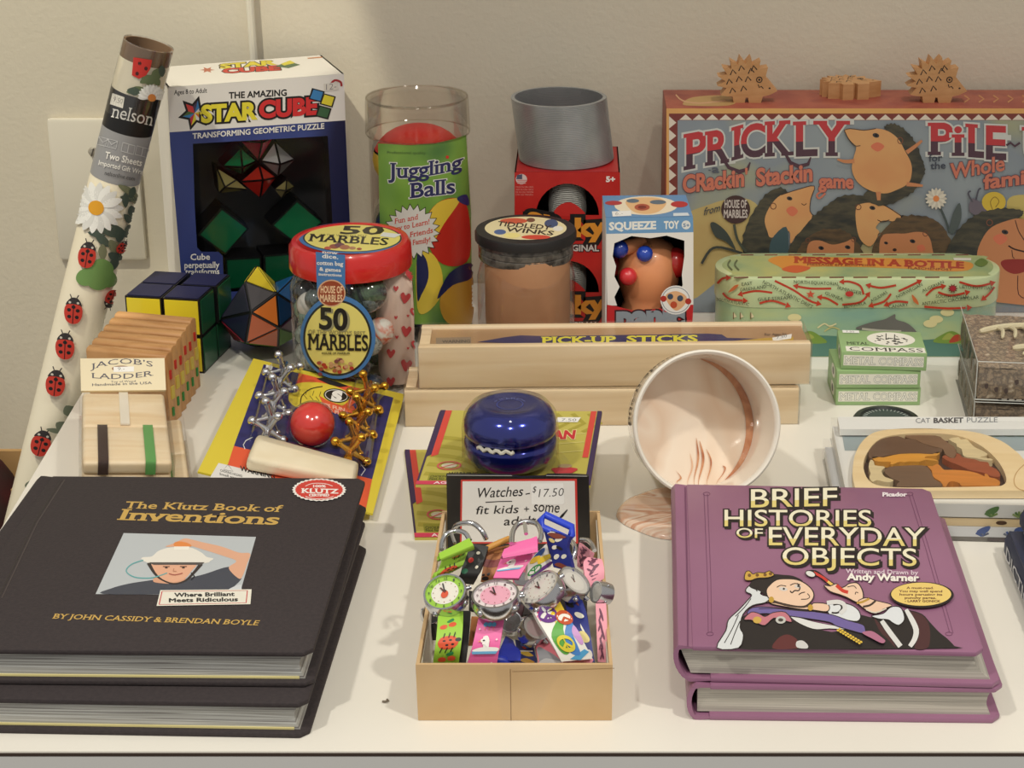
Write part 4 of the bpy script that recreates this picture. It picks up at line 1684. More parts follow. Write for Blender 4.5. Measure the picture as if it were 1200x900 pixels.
def eye(x, y, r=2.2):
    a.ell(x, y, r * 1.5, r, (60, 58, 62), 15)
    a.ell(x + .3, y, r * .6, r * .6, (24, 22, 24), keep=True)


# left hedgehog
a.poly(spiky([(872, 300), (873, 270), (888, 240), (905, 222), (922, 224), (925, 250), (912, 285), (915, 310), (890, 330)], 2.5, 6), FUR)
a.smooth([(896, 256), (903, 240), (915, 228), (935, 222), (954, 218), (950, 232), (949, 246), (954, 253), (967, 247), (965, 252), (952, 262), (944, 269), (934, 274), (926, 285), (924, 270), (904, 278), (899, 270)], SK)
a.line([(915, 228), (935, 221.5), (954, 217.5), (950, 232), (949, 247), (955, 253)], .9, (70, 50, 44), n=3)
a.smooth([(921, 246), (928, 241), (935, 247), (928, 253)], CHK)
eye(925, 232, 2.2)
a.line([(939, 238), (942, 240), (945, 238)], .9, (70, 44, 40))
a.ring(906, 241, 3.2, 3.5, .9, (110, 70, 56))
a.smooth([(903, 300), (904, 280), (921, 265), (924, 290), (922, 305)], (70, 92, 98))
# second, behind
a.poly(spiky([(925, 290), (945, 262), (962, 246), (985, 230), (1012, 229), (1030, 234), (1018, 262), (1000, 300), (950, 310), (925, 305)], 2.5, 6, 2), FUR)
a.smooth([(1003, 243), (1010, 238), (1025, 237), (1037, 240), (1058, 254), (1050, 259), (1034, 258), (1026, 266), (1030, 272), (1020, 288), (1008, 280), (1003, 262)], SK)
a.line([(1025, 237), (1038, 241), (1058, 254)], 1, (60, 44, 40), n=3)
a.ell(1057.5, 253.5, 2.4, 2, (44, 40, 44))
eye(1022, 243, 2.3)
a.line([(1028, 257), (1034, 259.5), (1042, 257)], .9, (70, 44, 40), n=3)
a.ring(1005.5, 242, 3.2, 3, .9, (110, 70, 56))
# two low faces in front
a.poly(spiky([(932, 310), (938, 288), (955, 272), (975, 268), (992, 272), (1008, 290), (1014, 312), (970, 320)], 2, 6, 3), FUR2)
a.smooth([(948, 284), (960, 281), (975, 286), (990, 283), (1000, 280), (1000, 300), (998, 330), (948, 330), (945, 300)], SK2)
eye(962, 290)
eye(993, 289)
a.ring(946.5, 281, 2.4, 2.6, .8, (120, 76, 60))
a.ring(1000, 280, 2.4, 2.6, .8, (120, 76, 60))
a.poly(spiky([(1024, 300), (1030, 276), (1048, 258), (1072, 252), (1096, 258), (1110, 275), (1114, 310), (1070, 322)], 2.4, 6, 4), FUR2)
a.smooth([(1033, 276), (1046, 273), (1060, 273), (1074, 271), (1086, 274), (1092, 290), (1093, 330), (1034, 330), (1030, 296)], SK2)
eye(1069, 282)
eye(1038, 284, 1.6)
a.ell(1048, 292, 2.4, 1.8, (60, 44, 44))
a.smooth([(1074, 288), (1081, 286), (1084, 292), (1077, 294)], CHK)
a.ring(1031, 275, 2.4, 2.6, .8, (120, 76, 60))
a.ring(1084, 273, 2.8, 3, .8, (120, 76, 60))
# standing one on top
a.poly(spiky([(1036, 150), (1046, 145), (1060, 152), (1070, 164), (1080, 186), (1083, 200), (1076, 216), (1060, 230), (1034, 240), (1012, 232), (1020, 220), (1060, 200), (1050, 165)], 2, 6, 5), FUR)
a.smooth([(989, 152), (996, 150), (1012, 152), (1026, 150), (1040, 153), (1052, 162), (1060, 176), (1067, 190), (1068, 202), (1064, 214), (1050, 222), (1036, 226), (1018, 222), (1004, 212), (998, 198), (1000, 184), (1003, 172), (998, 166), (993, 160)], SK)
a.line([(989, 152), (996, 150.2), (1012, 152), (1026, 150)], .9, (70, 50, 44), n=3)
a.line([(989, 152), (994, 162), (1001, 170), (1008, 170)], .9, (70, 50, 44), n=3)
a.smooth([(1020, 171), (1028, 166), (1036, 171), (1028, 177)], CHK)
eye(1026, 158, 2.6)
a.ring(1054.5, 164, 3, 3.6, 1, (130, 80, 60))
a.line([(1001, 188), (990, 188.5), (981, 186)], [5, 4, 2], SK2, n=3)
a.line([(1062, 178), (1073, 170), (1080, 164)], [5, 4, 2.5], SK2, n=3)
a.line([(1062, 215), (1072, 216), (1081, 217)], [5, 4, 2.5], SK2, n=3)
a.line([(1029, 224), (1029.5, 234)], [6, 4], SK2)
# flower, snail, right hedgehog
for p in ([(1100, 240), (1108, 258), (1112, 272)],):
    a.line(p, 2.6, (74, 84, 84), n=3)
a.smooth([(1112, 270), (1116, 250), (1124, 237), (1126, 255), (1118, 272)], (84, 94, 94))
daisy(a, 1096.5, 232, 13, (226, 140, 84), n=16, pc=(222, 216, 200))
a.smooth([(1135, 246), (1138, 232), (1148, 236), (1156, 246), (1146, 252)], (112, 104, 116))
a.line([(1139, 236), (1134, 226), (1137, 223)], 2, (84, 84, 96), n=3)
a.line([(1143, 234), (1146, 222), (1149, 220)], 2, (84, 84, 96), n=3)
a.ell(1164, 236, 14, 12, (216, 186, 70))
a.line([(1163, 246), (1160, 236), (1165, 230), (1170, 235), (1166, 242)], 1, (150, 120, 50), n=4)
a.poly(spiky([(1106, 315), (1110, 290), (1125, 266), (1146, 250), (1172, 244), (1196, 246), (1194, 254), (1165, 268), (1148, 290), (1140, 320)], 2.5, 6, 6), FUR)
a.smooth([(1144, 300), (1150, 280), (1162, 265), (1186, 256), (1200, 256), (1250, 262), (1250, 350), (1150, 350), (1148, 330)], SK2)
a.smooth([(1163, 278), (1172, 273), (1180, 279), (1171, 286)], CHK)
a.ring(1159, 260, 3.4, 3.4, 1, (130, 80, 60))
eye(1177, 271, 2.6)
a.line([(1189, 257), (1193, 270), (1200, 281)], 1, (70, 44, 40), n=3)
a.line([(1181, 287), (1188, 291), (1200, 294)], 1.8, (60, 36, 34), n=3)
a.line([(1185, 292), (1186, 300), (1188, 302)], .9, (70, 44, 40))
a.smooth([(1172, 307), (1180, 303), (1205, 304), (1206, 314), (1190, 320), (1178, 316)], (150, 50, 48))
a.line([(1192, 322), (1193, 344), (1205, 350)], 1, (90, 50, 44), n=3)
# plants at left
a.smooth([(832, 262), (838, 260), (852, 272), (862, 292), (850, 282), (838, 276)], (66, 74, 70))
a.line([(860, 262), (864, 280), (874, 294)], 3, (76, 82, 72), n=3)
a.line([(822, 308), (832, 292), (845, 289), (870, 296)], 3, (66, 70, 66), n=3)
a.build('painted_front', t_)
a = Art(plane((0, 0, ph_ + .0003), (0, 0, 1)))
a.smooth([(800, 122), (812, 114), (850, 112), (862, 120), (850, 124), (812, 124)], (186, 150, 96))
a.line([(792, 111), (800, 118), (820, 121), (850, 118)], 1.6, (206, 160, 120), n=3)
for i in range(8):
    x = 1130 + i * 17
    a.line([(x, 112), (x + 6, 116), (x, 120)], 2, (190, 130, 84))
a.build('top_print', t_)

# wooden hedgehog pieces on the box
HW = noisy('game_wood', [(190, 140, 90), (206, 158, 108)], (10, 4, 40), 6, .5, 0, 4)


def hog_outline():
    out = []
    n = 9
    for i in range(n):
        an = 212 - 178 * i / (n - 1)
        an2 = an - 178 / (n - 1) / 2
        out.append((.0200 * math.cos(R(an)), .016 + .0186 * math.sin(R(an))))
        if i < n - 1:
            out.append((.0140 * math.cos(R(an2)), .016 + .0132 * math.sin(R(an2))))
    out += [(.0150, .0195), (.0240, .0090), (.0185, .0062), (.0135, .0050), (.0122, 0), (.0036, 0), (.0026, .0042), (.0010, .0042), (.0004, 0), (-.0075, 0), (-.0085, .0050), (-.0120, .0052)]
    return out


HO = hog_outline()
hs_ = 1.0


def hog(loc, rot, label, flat=False):
    t = thing('hedgehog_piece', label, 'game piece', loc, rot, 'wooden hedgehog stacking pieces')
    th = .012
    if flat:
        M = Matrix.Translation((0, 0, 0)) @ Matrix.Scale(1.0, 4)
        FM = Matrix.Translation((0, 0, th))
    else:
        M = Matrix(((1, 0, 0, 0), (0, 0, -1, th), (0, 1, 0, 0), (0, 0, 0, 1)))
        FM = Matrix(((1, 0, 0, 0), (0, 0, -1, 0), (0, 1, 0, 0), (0, 0, 0, 1)))
    g = Geo(HW)
    g.prism(HO, 0, th, M)
    g.build('body', t, smooth=20)
    W = root_matrix(t) @ FM
    b = Art(local(W), yup=True)
    INKB = (30, 26, 24)
    for x, y, q in ((-.009, .0235, 1), (-.003, .0265, 1), (.004, .0245, 1), (-.0115, .0165, 1), (-.0045, .0185, 1), (.002, .0185, 1), (-.009, .010, 1), (-.001, .0115, 1), (.006, .0265, 1)):
        b.line([(x - .0016, y - .0026), (x, y + .0014), (x + .0026, y - .0016)], .0008, INKB)
    b.ring(.0105, .0175, .0020, .0020, .0007, INKB, n=14)
    b.ell(.0105, .0175, .0008, .0008, INKB, n=8)
    b.line([(.0098, .0140), (.0106, .0118), (.0122, .0126), (.0136, .0110)], .0006, INKB)
    b.ell(.0182, .0112, .0008, .0006, INKB, n=8)
    b.build('ink_drawing', t)
    return t


for px, lb in ((872, 'wooden hedgehog piece standing on the game box, nearest the metal coil'), (1094, 'wooden hedgehog piece standing on the game box, right of the one lying down')):
    p = at(px, 121, ph_)
    hog((p.x, p.y, ph_), 0, lb)
p = at(1000, 119, ph_)
hog((p.x, p.y + .004, ph_), R(8), 'wooden hedgehog piece lying flat on the game box between the standing two', True)

# ================================================================ long rounded tin
nb = at(1004, 419)
tf = nb.y
tl = ony(838, 312, tf + .029)
trr = ony(1171, 312, tf + .029)
tR = .0295
ttop = ony(1004, 327.5, tf).z
tseam = ony(1004, 362, tf).z
tcx, thw = (tl.x + trr.x) / 2, (trr.x - tl.x) / 2
TO = V((tcx, tf + tR, .0003))
t_ = thing('rounded_tin', 'long rounded pale green tin with ocean current arrows, before the game box', 'tin', TO)


def stad(r, hw, n=24):
    out = []
    for i in range(n + 1):
        an = R(-90 + 180 * i / n)
        out.append((hw - tR + r * math.cos(an), r * math.sin(an)))
    for i in range(n + 1):
        an = R(90 + 180 * i / n)
        out.append((-hw + tR + r * math.cos(an), r * math.sin(an)))
    return out


TG = noisy('tin_green', [(178, 198, 150), (196, 210, 164), (206, 208, 150)], nscale=18, rough=.32, coat=.4)
g = Geo(noisy('tin_sea', [(140, 176, 160), (160, 188, 150), (186, 196, 140)], (1, 1, 3), 14, .32, coat=.4))
g.ngon_prism(stad(tR - .0008, thw), 0, ttop - .004)
g.build('tin_base', t_)
g = Geo(TG)
g.ngon_prism(stad(tR, thw), tseam, ttop)
g.build('tin_lid', t_, bevel=.0012)


def tin_surf(r):
    cl_, cr_ = tcx - thw + tR, tcx + thw - tR
    f = plane((0, tf + tR - r, 0), (0, -1, 0))
    A, B = cylinder((cl_, tf + tR, 0), (0, 0, 1), r), cylinder((cr_, tf + tR, 0), (0, 0, 1), r)

    def s(px, py):
        h, n = f(px, py)
        if cl_ <= h.x <= cr_:
            return h, n
        return (A if h.x < cl_ else B)(px, py)
    return s


a = Art(tin_surf(tR), maxd=6, rough=.3)
RA, IK = (196, 64, 44), (60, 70, 56)


def arrow(pts, w=3):
    q = spline(pts, 4)
    a.line(q[:-1], w, RA)
    (x0, y0), (x1, y1) = q[-3], q[-1]
    d = math.dist((x0, y0), (x1, y1)) or 1
    ux, uy = (x1 - x0) / d, (y1 - y0) / d
    a.poly([(x1 + ux * 3, y1 + uy * 3), (x1 - ux * 3 - uy * 3.6, y1 - uy * 3 + ux * 3.6), (x1 - ux * 3 + uy * 3.6, y1 - uy * 3 - ux * 3.6)], RA, keep=True)


for pts in ([(905, 343), (885, 341), (867, 345)], [(908, 329), (930, 340), (948, 352), (960, 356)], [(974, 338), (950, 338), (932, 335)], [(1012, 345), (1008, 335), (996, 330), (986, 330)], [(982, 357), (970, 350), (960, 348)],
            [(987, 357), (1008, 354), (1018, 344)], [(1050, 334), (1032, 337), (1017, 334)], [(1053, 341), (1066, 335), (1078, 329)], [(1044, 344), (1036, 353), (1020, 358)], [(1064, 354), (1050, 353), (1038, 357)],
            [(1085, 346), (1094, 338), (1106, 335)], [(1099, 342), (1114, 346), (1134, 342)], [(1124, 330), (1144, 335), (1163, 331)], [(1083, 359), (1110, 361), (1136, 360)], [(890, 355), (905, 352), (924, 358)], [(848, 343), (856, 350), (874, 352)], [(1164, 336), (1158, 344), (1151, 350)], [(842, 332), (848, 326), (855, 325)]):
    arrow(pts, 2.4)
for t, x0, y0, x1, y1 in (('EAST', 870, 334.5, 882, 333), ('GREENLAND', 868, 341, 898, 337), ('NORTH EQUATORIAL', 930, 331.5, 983, 334), ('IRMINGER', 981, 338, 1009, 345), ('GULF STREAM', 888, 352, 926, 350), ('GUINEA', 966, 344, 987, 352), ('BENGUELA', 989, 360.5, 1015, 356),
                             ('AGULHAS', 1021, 354, 1040, 343), ('NORWEGIAN', 1051, 349, 1081, 334), ('CANARY', 1041, 360.5, 1064, 358), ('ALGERIAN', 1081, 342, 1106, 331), ('LIBYO-EGYPTIAN', 1124, 337, 1162, 339), ('SOUTH INDIAN', 1096, 348, 1134, 349), ('ANTARCTIC CIRCUMPOLAR', 1080, 357, 1146, 349), ('SOUTH ATLANTIC', 842, 352, 878, 358)):
    h = 3.7
    q = math.atan2(y1 - y0, x1 - x0)
    a.text(t, x0, y0, x1, y1, h, IK, 0, up=(h * math.sin(q), -h * math.cos(q)))
a.text('NORTH ATLANTIC DRIFT', 0, 0, 1, 0, 4.2, IK, 0, warp=lambda u, q: (893 + 58 * u + q * 2, 331 + 30 * u - q * 3.6))
a.star(949.5, 344, 5.6, 2.4, 5, (206, 84, 60), .9, -90)
a.ell(995, 343.5, 4.8, 3.2, (196, 60, 56))
a.star(1116, 337, 6.4, 3.6, 10, (120, 40, 40), .9)
a.ell(1116, 337, 3.4, 3, (176, 50, 60))
a.smooth([(855, 342), (862, 334), (867, 333), (862, 339)], (206, 110, 60))
a.smooth([(1068, 344), (1074, 350), (1076, 356), (1070, 352)], (206, 110, 60))
a.build('lid_print', t_)
a = Art(tin_surf(tR - .0008), maxd=6, rough=.3)
a.poly([(900, 400), (940, 392), (985, 394), (1040, 400), (1088, 398), (1130, 394), (1160, 392), (1165, 417.5), (900, 417.5)], (84, 128, 116))
for x in (930, 1096):
    a.smooth([(x - 2, 401), (x + 10, 391), (x + 20, 388), (x + 30, 393), (x + 38, 402)], (120, 150, 66))
    a.smooth([(x + 8, 398), (x + 16, 390), (x + 24, 396)], (158, 168, 84))
a.smooth([(1112, 401), (1120, 392), (1132, 395), (1122, 400)], (176, 70, 50))
for x, y in ((931, 372), (1097, 374), (1090, 379), (1110, 365.8)):
    a.ell(x, y, 8, 4.5, (224, 214, 160))
a.line([(958, 384), (966, 379), (972, 382), (980, 379)], 1.6, (224, 214, 170), n=3)
a.line([(966, 388), (975, 383), (984, 386)], 1.4, (200, 190, 130), n=3)
a.smooth([(1004, 383), (1022, 377), (1036, 374), (1044, 370), (1049, 368), (1050, 374), (1062, 378), (1072, 386), (1076, 394), (1070, 392), (1058, 388), (1040, 389), (1022, 386), (1006, 386)], (110, 108, 104))
a.line([(1010, 385), (1030, 387), (1056, 388)], 2.6, (186, 184, 170), n=3)
for x in (860, 868, 880):
    a.line([(x, 374), (x, 365.8)], 1, (120, 90, 60))
    a.poly([(x + .6, 365.8), (x + 4, 371), (x + .6, 372)], (220, 206, 170))
a.build('base_print', t_)
a = Art(plane((0, 0, ttop + .0003), (0, 0, 1)), rough=.3)
a.smooth([(846, 311), (856, 303), (880, 300), (1130, 299), (1156, 304), (1164, 312), (1158, 320), (1134, 324), (880, 324), (858, 320)], noisy('tin_sea_top', [(136, 160, 118), (166, 176, 120), (190, 186, 110)], nscale=26, rough=.3))
for i in range(10):
    x = 868 + i * 28
    a.poly([(x, 298.2), (x + 15, 298), (x + 15, 299.3), (x, 299.5)], (116, 70, 54), keep=i > 0)
    a.poly([(x - 8, 324.5), (x + 9, 324.3), (x + 9, 325.8), (x - 8, 326)], (116, 70, 54), keep=True)
a.smooth([(900, 305), (915, 300), (950, 301), (1000, 302), (1060, 303), (1100, 304), (1138, 308), (1134, 317), (1100, 318), (1060, 315), (1000, 313), (950, 313), (925, 318), (912, 312)], (206, 140, 60))
a.smooth([(916, 316), (930, 311), (950, 314), (934, 320)], (196, 90, 50))
a.text('MESSAGE IN A BOTTLE', 930, 308, 1130, 314.5, 7, (166, 56, 36), .05, True)
a.text('MESSAGE EN BOUTEILLE', 946, 311.5, 1026, 312.5, 2.4, (130, 60, 40), .01)
a.text('FLASCHENPOST', 1064, 315.5, 1116, 317.5, 2.4, (130, 60, 40), .01)
a.poly([(1117, 302.5), (1138, 302.8), (1138, 305.8), (1118, 305.5)], (216, 210, 196))
for x in (856, 864):
    a.line([(x, 305), (x - 3, 311), (x + 2, 317)], 2, (90, 100, 66), n=3)
a.smooth([(1142, 309), (1150, 303), (1158, 308), (1150, 313)], (96, 120, 60))
a.build('top_print', t_)

# ================================================================ clear boxes of toy bones
dy_ = ony(1146, 422, 1.03)
dz = .0535
f0 = at(1146, 422, dz)
b0_ = at(1126, 357.5, dz)
dyaw = math.atan2(-(b0_.x - f0.x), b0_.y - f0.y)
ddp, dwd = (b0_.xy - f0.xy).length, .13
SAND = noisy('brown_sand', [(140, 122, 102), (172, 152, 128), (118, 106, 94), (156, 136, 112), (200, 186, 164)], nscale=220, rough=.9, detail=6)
BONE = paint((222, 212, 178), .5)
for z, lb in ((0, 'clear box of brown sand and toy bones, lower of the two stacked at right edge'), (dz / 2, 'clear box of brown sand and cream toy bones, upper of the two at right edge')):
    o = V((f0.x, f0.y, z))
    t = thing('bone_dig_box', lb, 'toy box', o, dyaw, 'clear boxes of toy bones at the right edge')
    h = dz / 2 - .0004
    g = Geo(SAND)
    nx, ny = 26, 22
    vs, fs = [], []
    rnd = random.Random(3)
    for j in range(ny + 1):
        for i in range(nx + 1):
            vs.append((.0015 + (dwd - .003) * i / nx, .0015 + (ddp - .003) * j / ny, h - .006 + rnd.random() * .0016))
    for j in range(ny):
        for i in range(nx):
            k_ = j * (nx + 1) + i
            fs.append((k_, k_ + 1, k_ + nx + 2, k_ + nx + 1))
    g.add(vs, fs)
    g.box(.0015, .0015, .001, dwd - .0015, ddp - .0015, h - .0058)
    g.build('sand_tray', t)
    g = Geo(clear('box_plastic', gloss=.035, rough=.08))
    g.box(0, 0, 0, dwd, ddp, h)
    g.build('clear_case', t)
    g = Geo(paint((196, 198, 192), .4))
    for x in (0, ):
        g.tube([(0, 0, .0005), (0, 0, h - .0005), (0, ddp, h - .0005)], .0003, 6)
        g.tube([(0, 0, h - .0005), (dwd, 0, h - .0005)], .0003, 6)
        g.tube([(0, 0, .0008), (dwd, 0, .0008)], .0004, 6)
    g.build('case_edge', t)
    W = root_matrix(t)
    b = Art(local(W @ Matrix(((1, 0, 0, 0), (0, 0, -1, -.0002), (0, 1, 0, 0), (0, 0, 0, 1)))), yup=True)
    for i in range(9):
        x, y = .006 + .006 * i, .005 + .009 * rnd.random()
        b.smooth([(x, y), (x + .0014, y + .001), (x + .001, y + .0035), (x - .001, y + .0025)], (76, 62, 58))
    b.poly([(.014, .0012), (.06, .0012), (.06, .0022), (.014, .0022)], (40, 34, 32))
    for q in range(9):
        b.line([(.016 + .0045 * q, .0017), (.0192 + .0045 * q, .0017)], .0006, (206, 200, 188))
    b.build('front_print', t)
    b = Art(local(W @ Matrix(((0, 0, -1, -.0002), (-1, 0, 0, ddp), (0, 1, 0, 0), (0, 0, 0, 1)))), yup=True)
    for i in range(5):
        x, y = .012 + .019 * i, .008
        b.smooth([(x, y), (x + .004, y + .002), (x + .005, y + .010), (x + .001, y + .012), (x - .002, y + .006)], (112, 106, 92))
    b.build('side_print', t)
    if z:
        # ribcage-like bone pieces on the sand
        for cx2, cy2, sc2, rt in ((.040, .070, 1.25, 10), (.050, .030, .95, -14)):
            g = Geo(BONE)
            Mx = Matrix.Translation((cx2, cy2, h - .0038)) @ Matrix.Rotation(R(rt), 4, 'Z')
            g.tube(spline([(-.026 * sc2, -.002, 0), (-.012 * sc2, .003, .001), (.006 * sc2, .003, .001), (.026 * sc2, -.001, 0)], 4), [.0012] + [.0022] * 11 + [.0015], 8, M=Mx)
            for i in range(6):
                x = (-.016 + .0065 * i) * sc2
                g.tube(spline([(x, .002, .001), (x + .001, -.006 * sc2, .0022), (x - .002, -.013 * sc2, .0006)], 3), [.0013] * 6 + [.0006], 6, M=Mx)
            o2 = g.build('toy_bone', None, world=True, loc=W @ V((cx2, cy2, h - .004))) if False else None
            g2 = Geo(BONE)
            g2.v = [W @ v for v in g.v]
            g2.f, g2.m = g.f, g.m
            o2 = g2.build('toy_bone', None, world=True, loc=W @ V((cx2, cy2, h - .004)))
            tag(o2, ('larger cream toy rib bone in the upper clear box' if sc2 > 1 else 'smaller cream toy rib bone in the upper clear box, nearer its front'), 'toy bone', 'toy bones in the upper clear box')

# ================================================================ compass boxes
cb0, cb1 = at(979, 475), at(1078, 475)
ch = (ony(979, 412, cb0.y + .001).z) / 3
CG = (150, 182, 126)
for i, (dx, dyw, lb) in enumerate(((0, 0, 'lowest of the three stacked green METAL COMPASS boxes'), (-.0005, R(-.5), 'middle of the three stacked green METAL COMPASS boxes'), (0, 0, 'topmost green METAL COMPASS box of the stack, its round picture in view'))):
    z = ch * i
    if i < 2:
        A, B = at(979 if i == 0 else 980, 475 if i == 0 else 455, z), at(1078, 475 if i == 0 else 455, z)
        yw_ = math.atan2(B.y - A.y, B.x - A.x)
        wv, dv = (B.xy - A.xy).length, .040
    else:
        A, B = at(985, 432.5, z), at(1085, 434, z)
        yw_ = R(-4)
        wv = (B.xy - A.xy).length
        dv = .040
    t = thing('compass_box', lb, 'compass box', (A.x, A.y, z), yw_, 'stacked green compass boxes')
    g = Geo(paint(CG, .45))
    g.box(0, 0, 0.0001, wv, dv, ch - .0002)
    g.build('carton', t, bevel=.0004)
    W = root_matrix(t)
    b = Art(local(W @ Matrix(((1, 0, 0, 0), (0, 0, -1, 0), (0, 1, 0, 0), (0, 0, 0, 1)))), yup=True)
    b.rect(wv * .03, ch * .22, wv * .965, ch * .80, (232, 230, 216))
    b.text('METAL COMPASS', wv * .045, ch * .30, wv * .955, ch * .30, ch * .40, (238, 238, 228), .0, True, out=(140, 142, 132), outw=.035)
    b.build('front_print', t)
    if i == 2:
        b = Art(local(W @ Matrix.Translation((0, 0, ch - .0002))), yup=True)
        b.rect(wv * .06, .001, wv * .985, dv * .25, (236, 234, 222))
        b.text('COMPASS', wv * .10, dv * .055, wv * .96, dv * .055, dv * .16, (40, 44, 40), .0, True)
        b.text('METAL', wv * .08, dv * .33, wv * .34, dv * .33, dv * .12, (70, 84, 62), .01, True)
        b.ell(wv * .62, dv * .62, wv * .285, dv * .32, (234, 232, 220), n=36)
        rnd = random.Random(9)
        for q in range(38):
            an, rr_ = rnd.random() * 6.28, rnd.random() ** .6
            x, y = wv * (.62 + .22 * rr_ * math.cos(an)), dv * (.60 + .22 * rr_ * math.sin(an))
            b.ell(x, y, wv * .025 * (.4 + rnd.random()), dv * .022 * (.4 + rnd.random()), rnd.choice([(50, 52, 50), (110, 112, 106), (80, 82, 78)]), rnd.random() * 180, n=8, keep=q > 0)
        b.line([(wv * .56, dv * .6), (wv * .58, dv * .88)], .0006, (60, 60, 58))
        b.line([(wv * .66, dv * .6), (wv * .68, dv * .84)], .0006, (60, 60, 58))
        b.rect(wv * .06, dv * .86, wv * .26, dv * .98, (238, 238, 234))
        b.text('7.50', wv * .10, dv * .885, wv * .2, dv * .885, dv * .07, (120, 120, 120), 0)
        b.build('top_print', t)
    b = Art(local(W @ Matrix(((0, 0, -1, 0), (-1, 0, 0, dv), (0, 1, 0, 0), (0, 0, 0, 1)))), yup=True)
    b.ell(dv * .6, ch * .5, dv * .2, ch * .36, (226, 226, 212))
    b.ell(dv * .6, ch * .5, dv * .09, ch * .2, (90, 96, 84))
    b.build('side_print', t)

# loose compass lying in front
kc = at(1037.5, 488, .006)
t_ = thing('pocket_compass', 'round black pocket compass lying flat before the compass boxes', 'compass', (kc.x, kc.y - .006, 0))
g = Geo(paint((28, 32, 32), .35))
kr = .0212
g.lathe([(0, .0004), (kr - .001, .0004), (kr, .002), (kr, .0062), (kr - .001, .0075), (kr - .004, .0078), (kr - .0052, .0068), (0, .0068)], 48)
g.build('case', t_)
g = Geo(paint((44, 60, 60), .3))
g.lathe([(0, .0070), (kr - .0058, .0070)], 48)
for i in range(36):
    an = R(10 * i)
    Mx = Matrix.Rotation(an, 4, 'Z')
    g.use(paint((190, 196, 190), .4))
    g.box(kr - .0085, -.0002, .0070, kr - .0062, .0002, .0072, Mx)
g.build('dial', t_)
g = Geo(paint((44, 48, 48), .35))
g.box(kr - .001, .0035, .002, kr + .0045, .0058, .0055)
g.build('lug', t_)

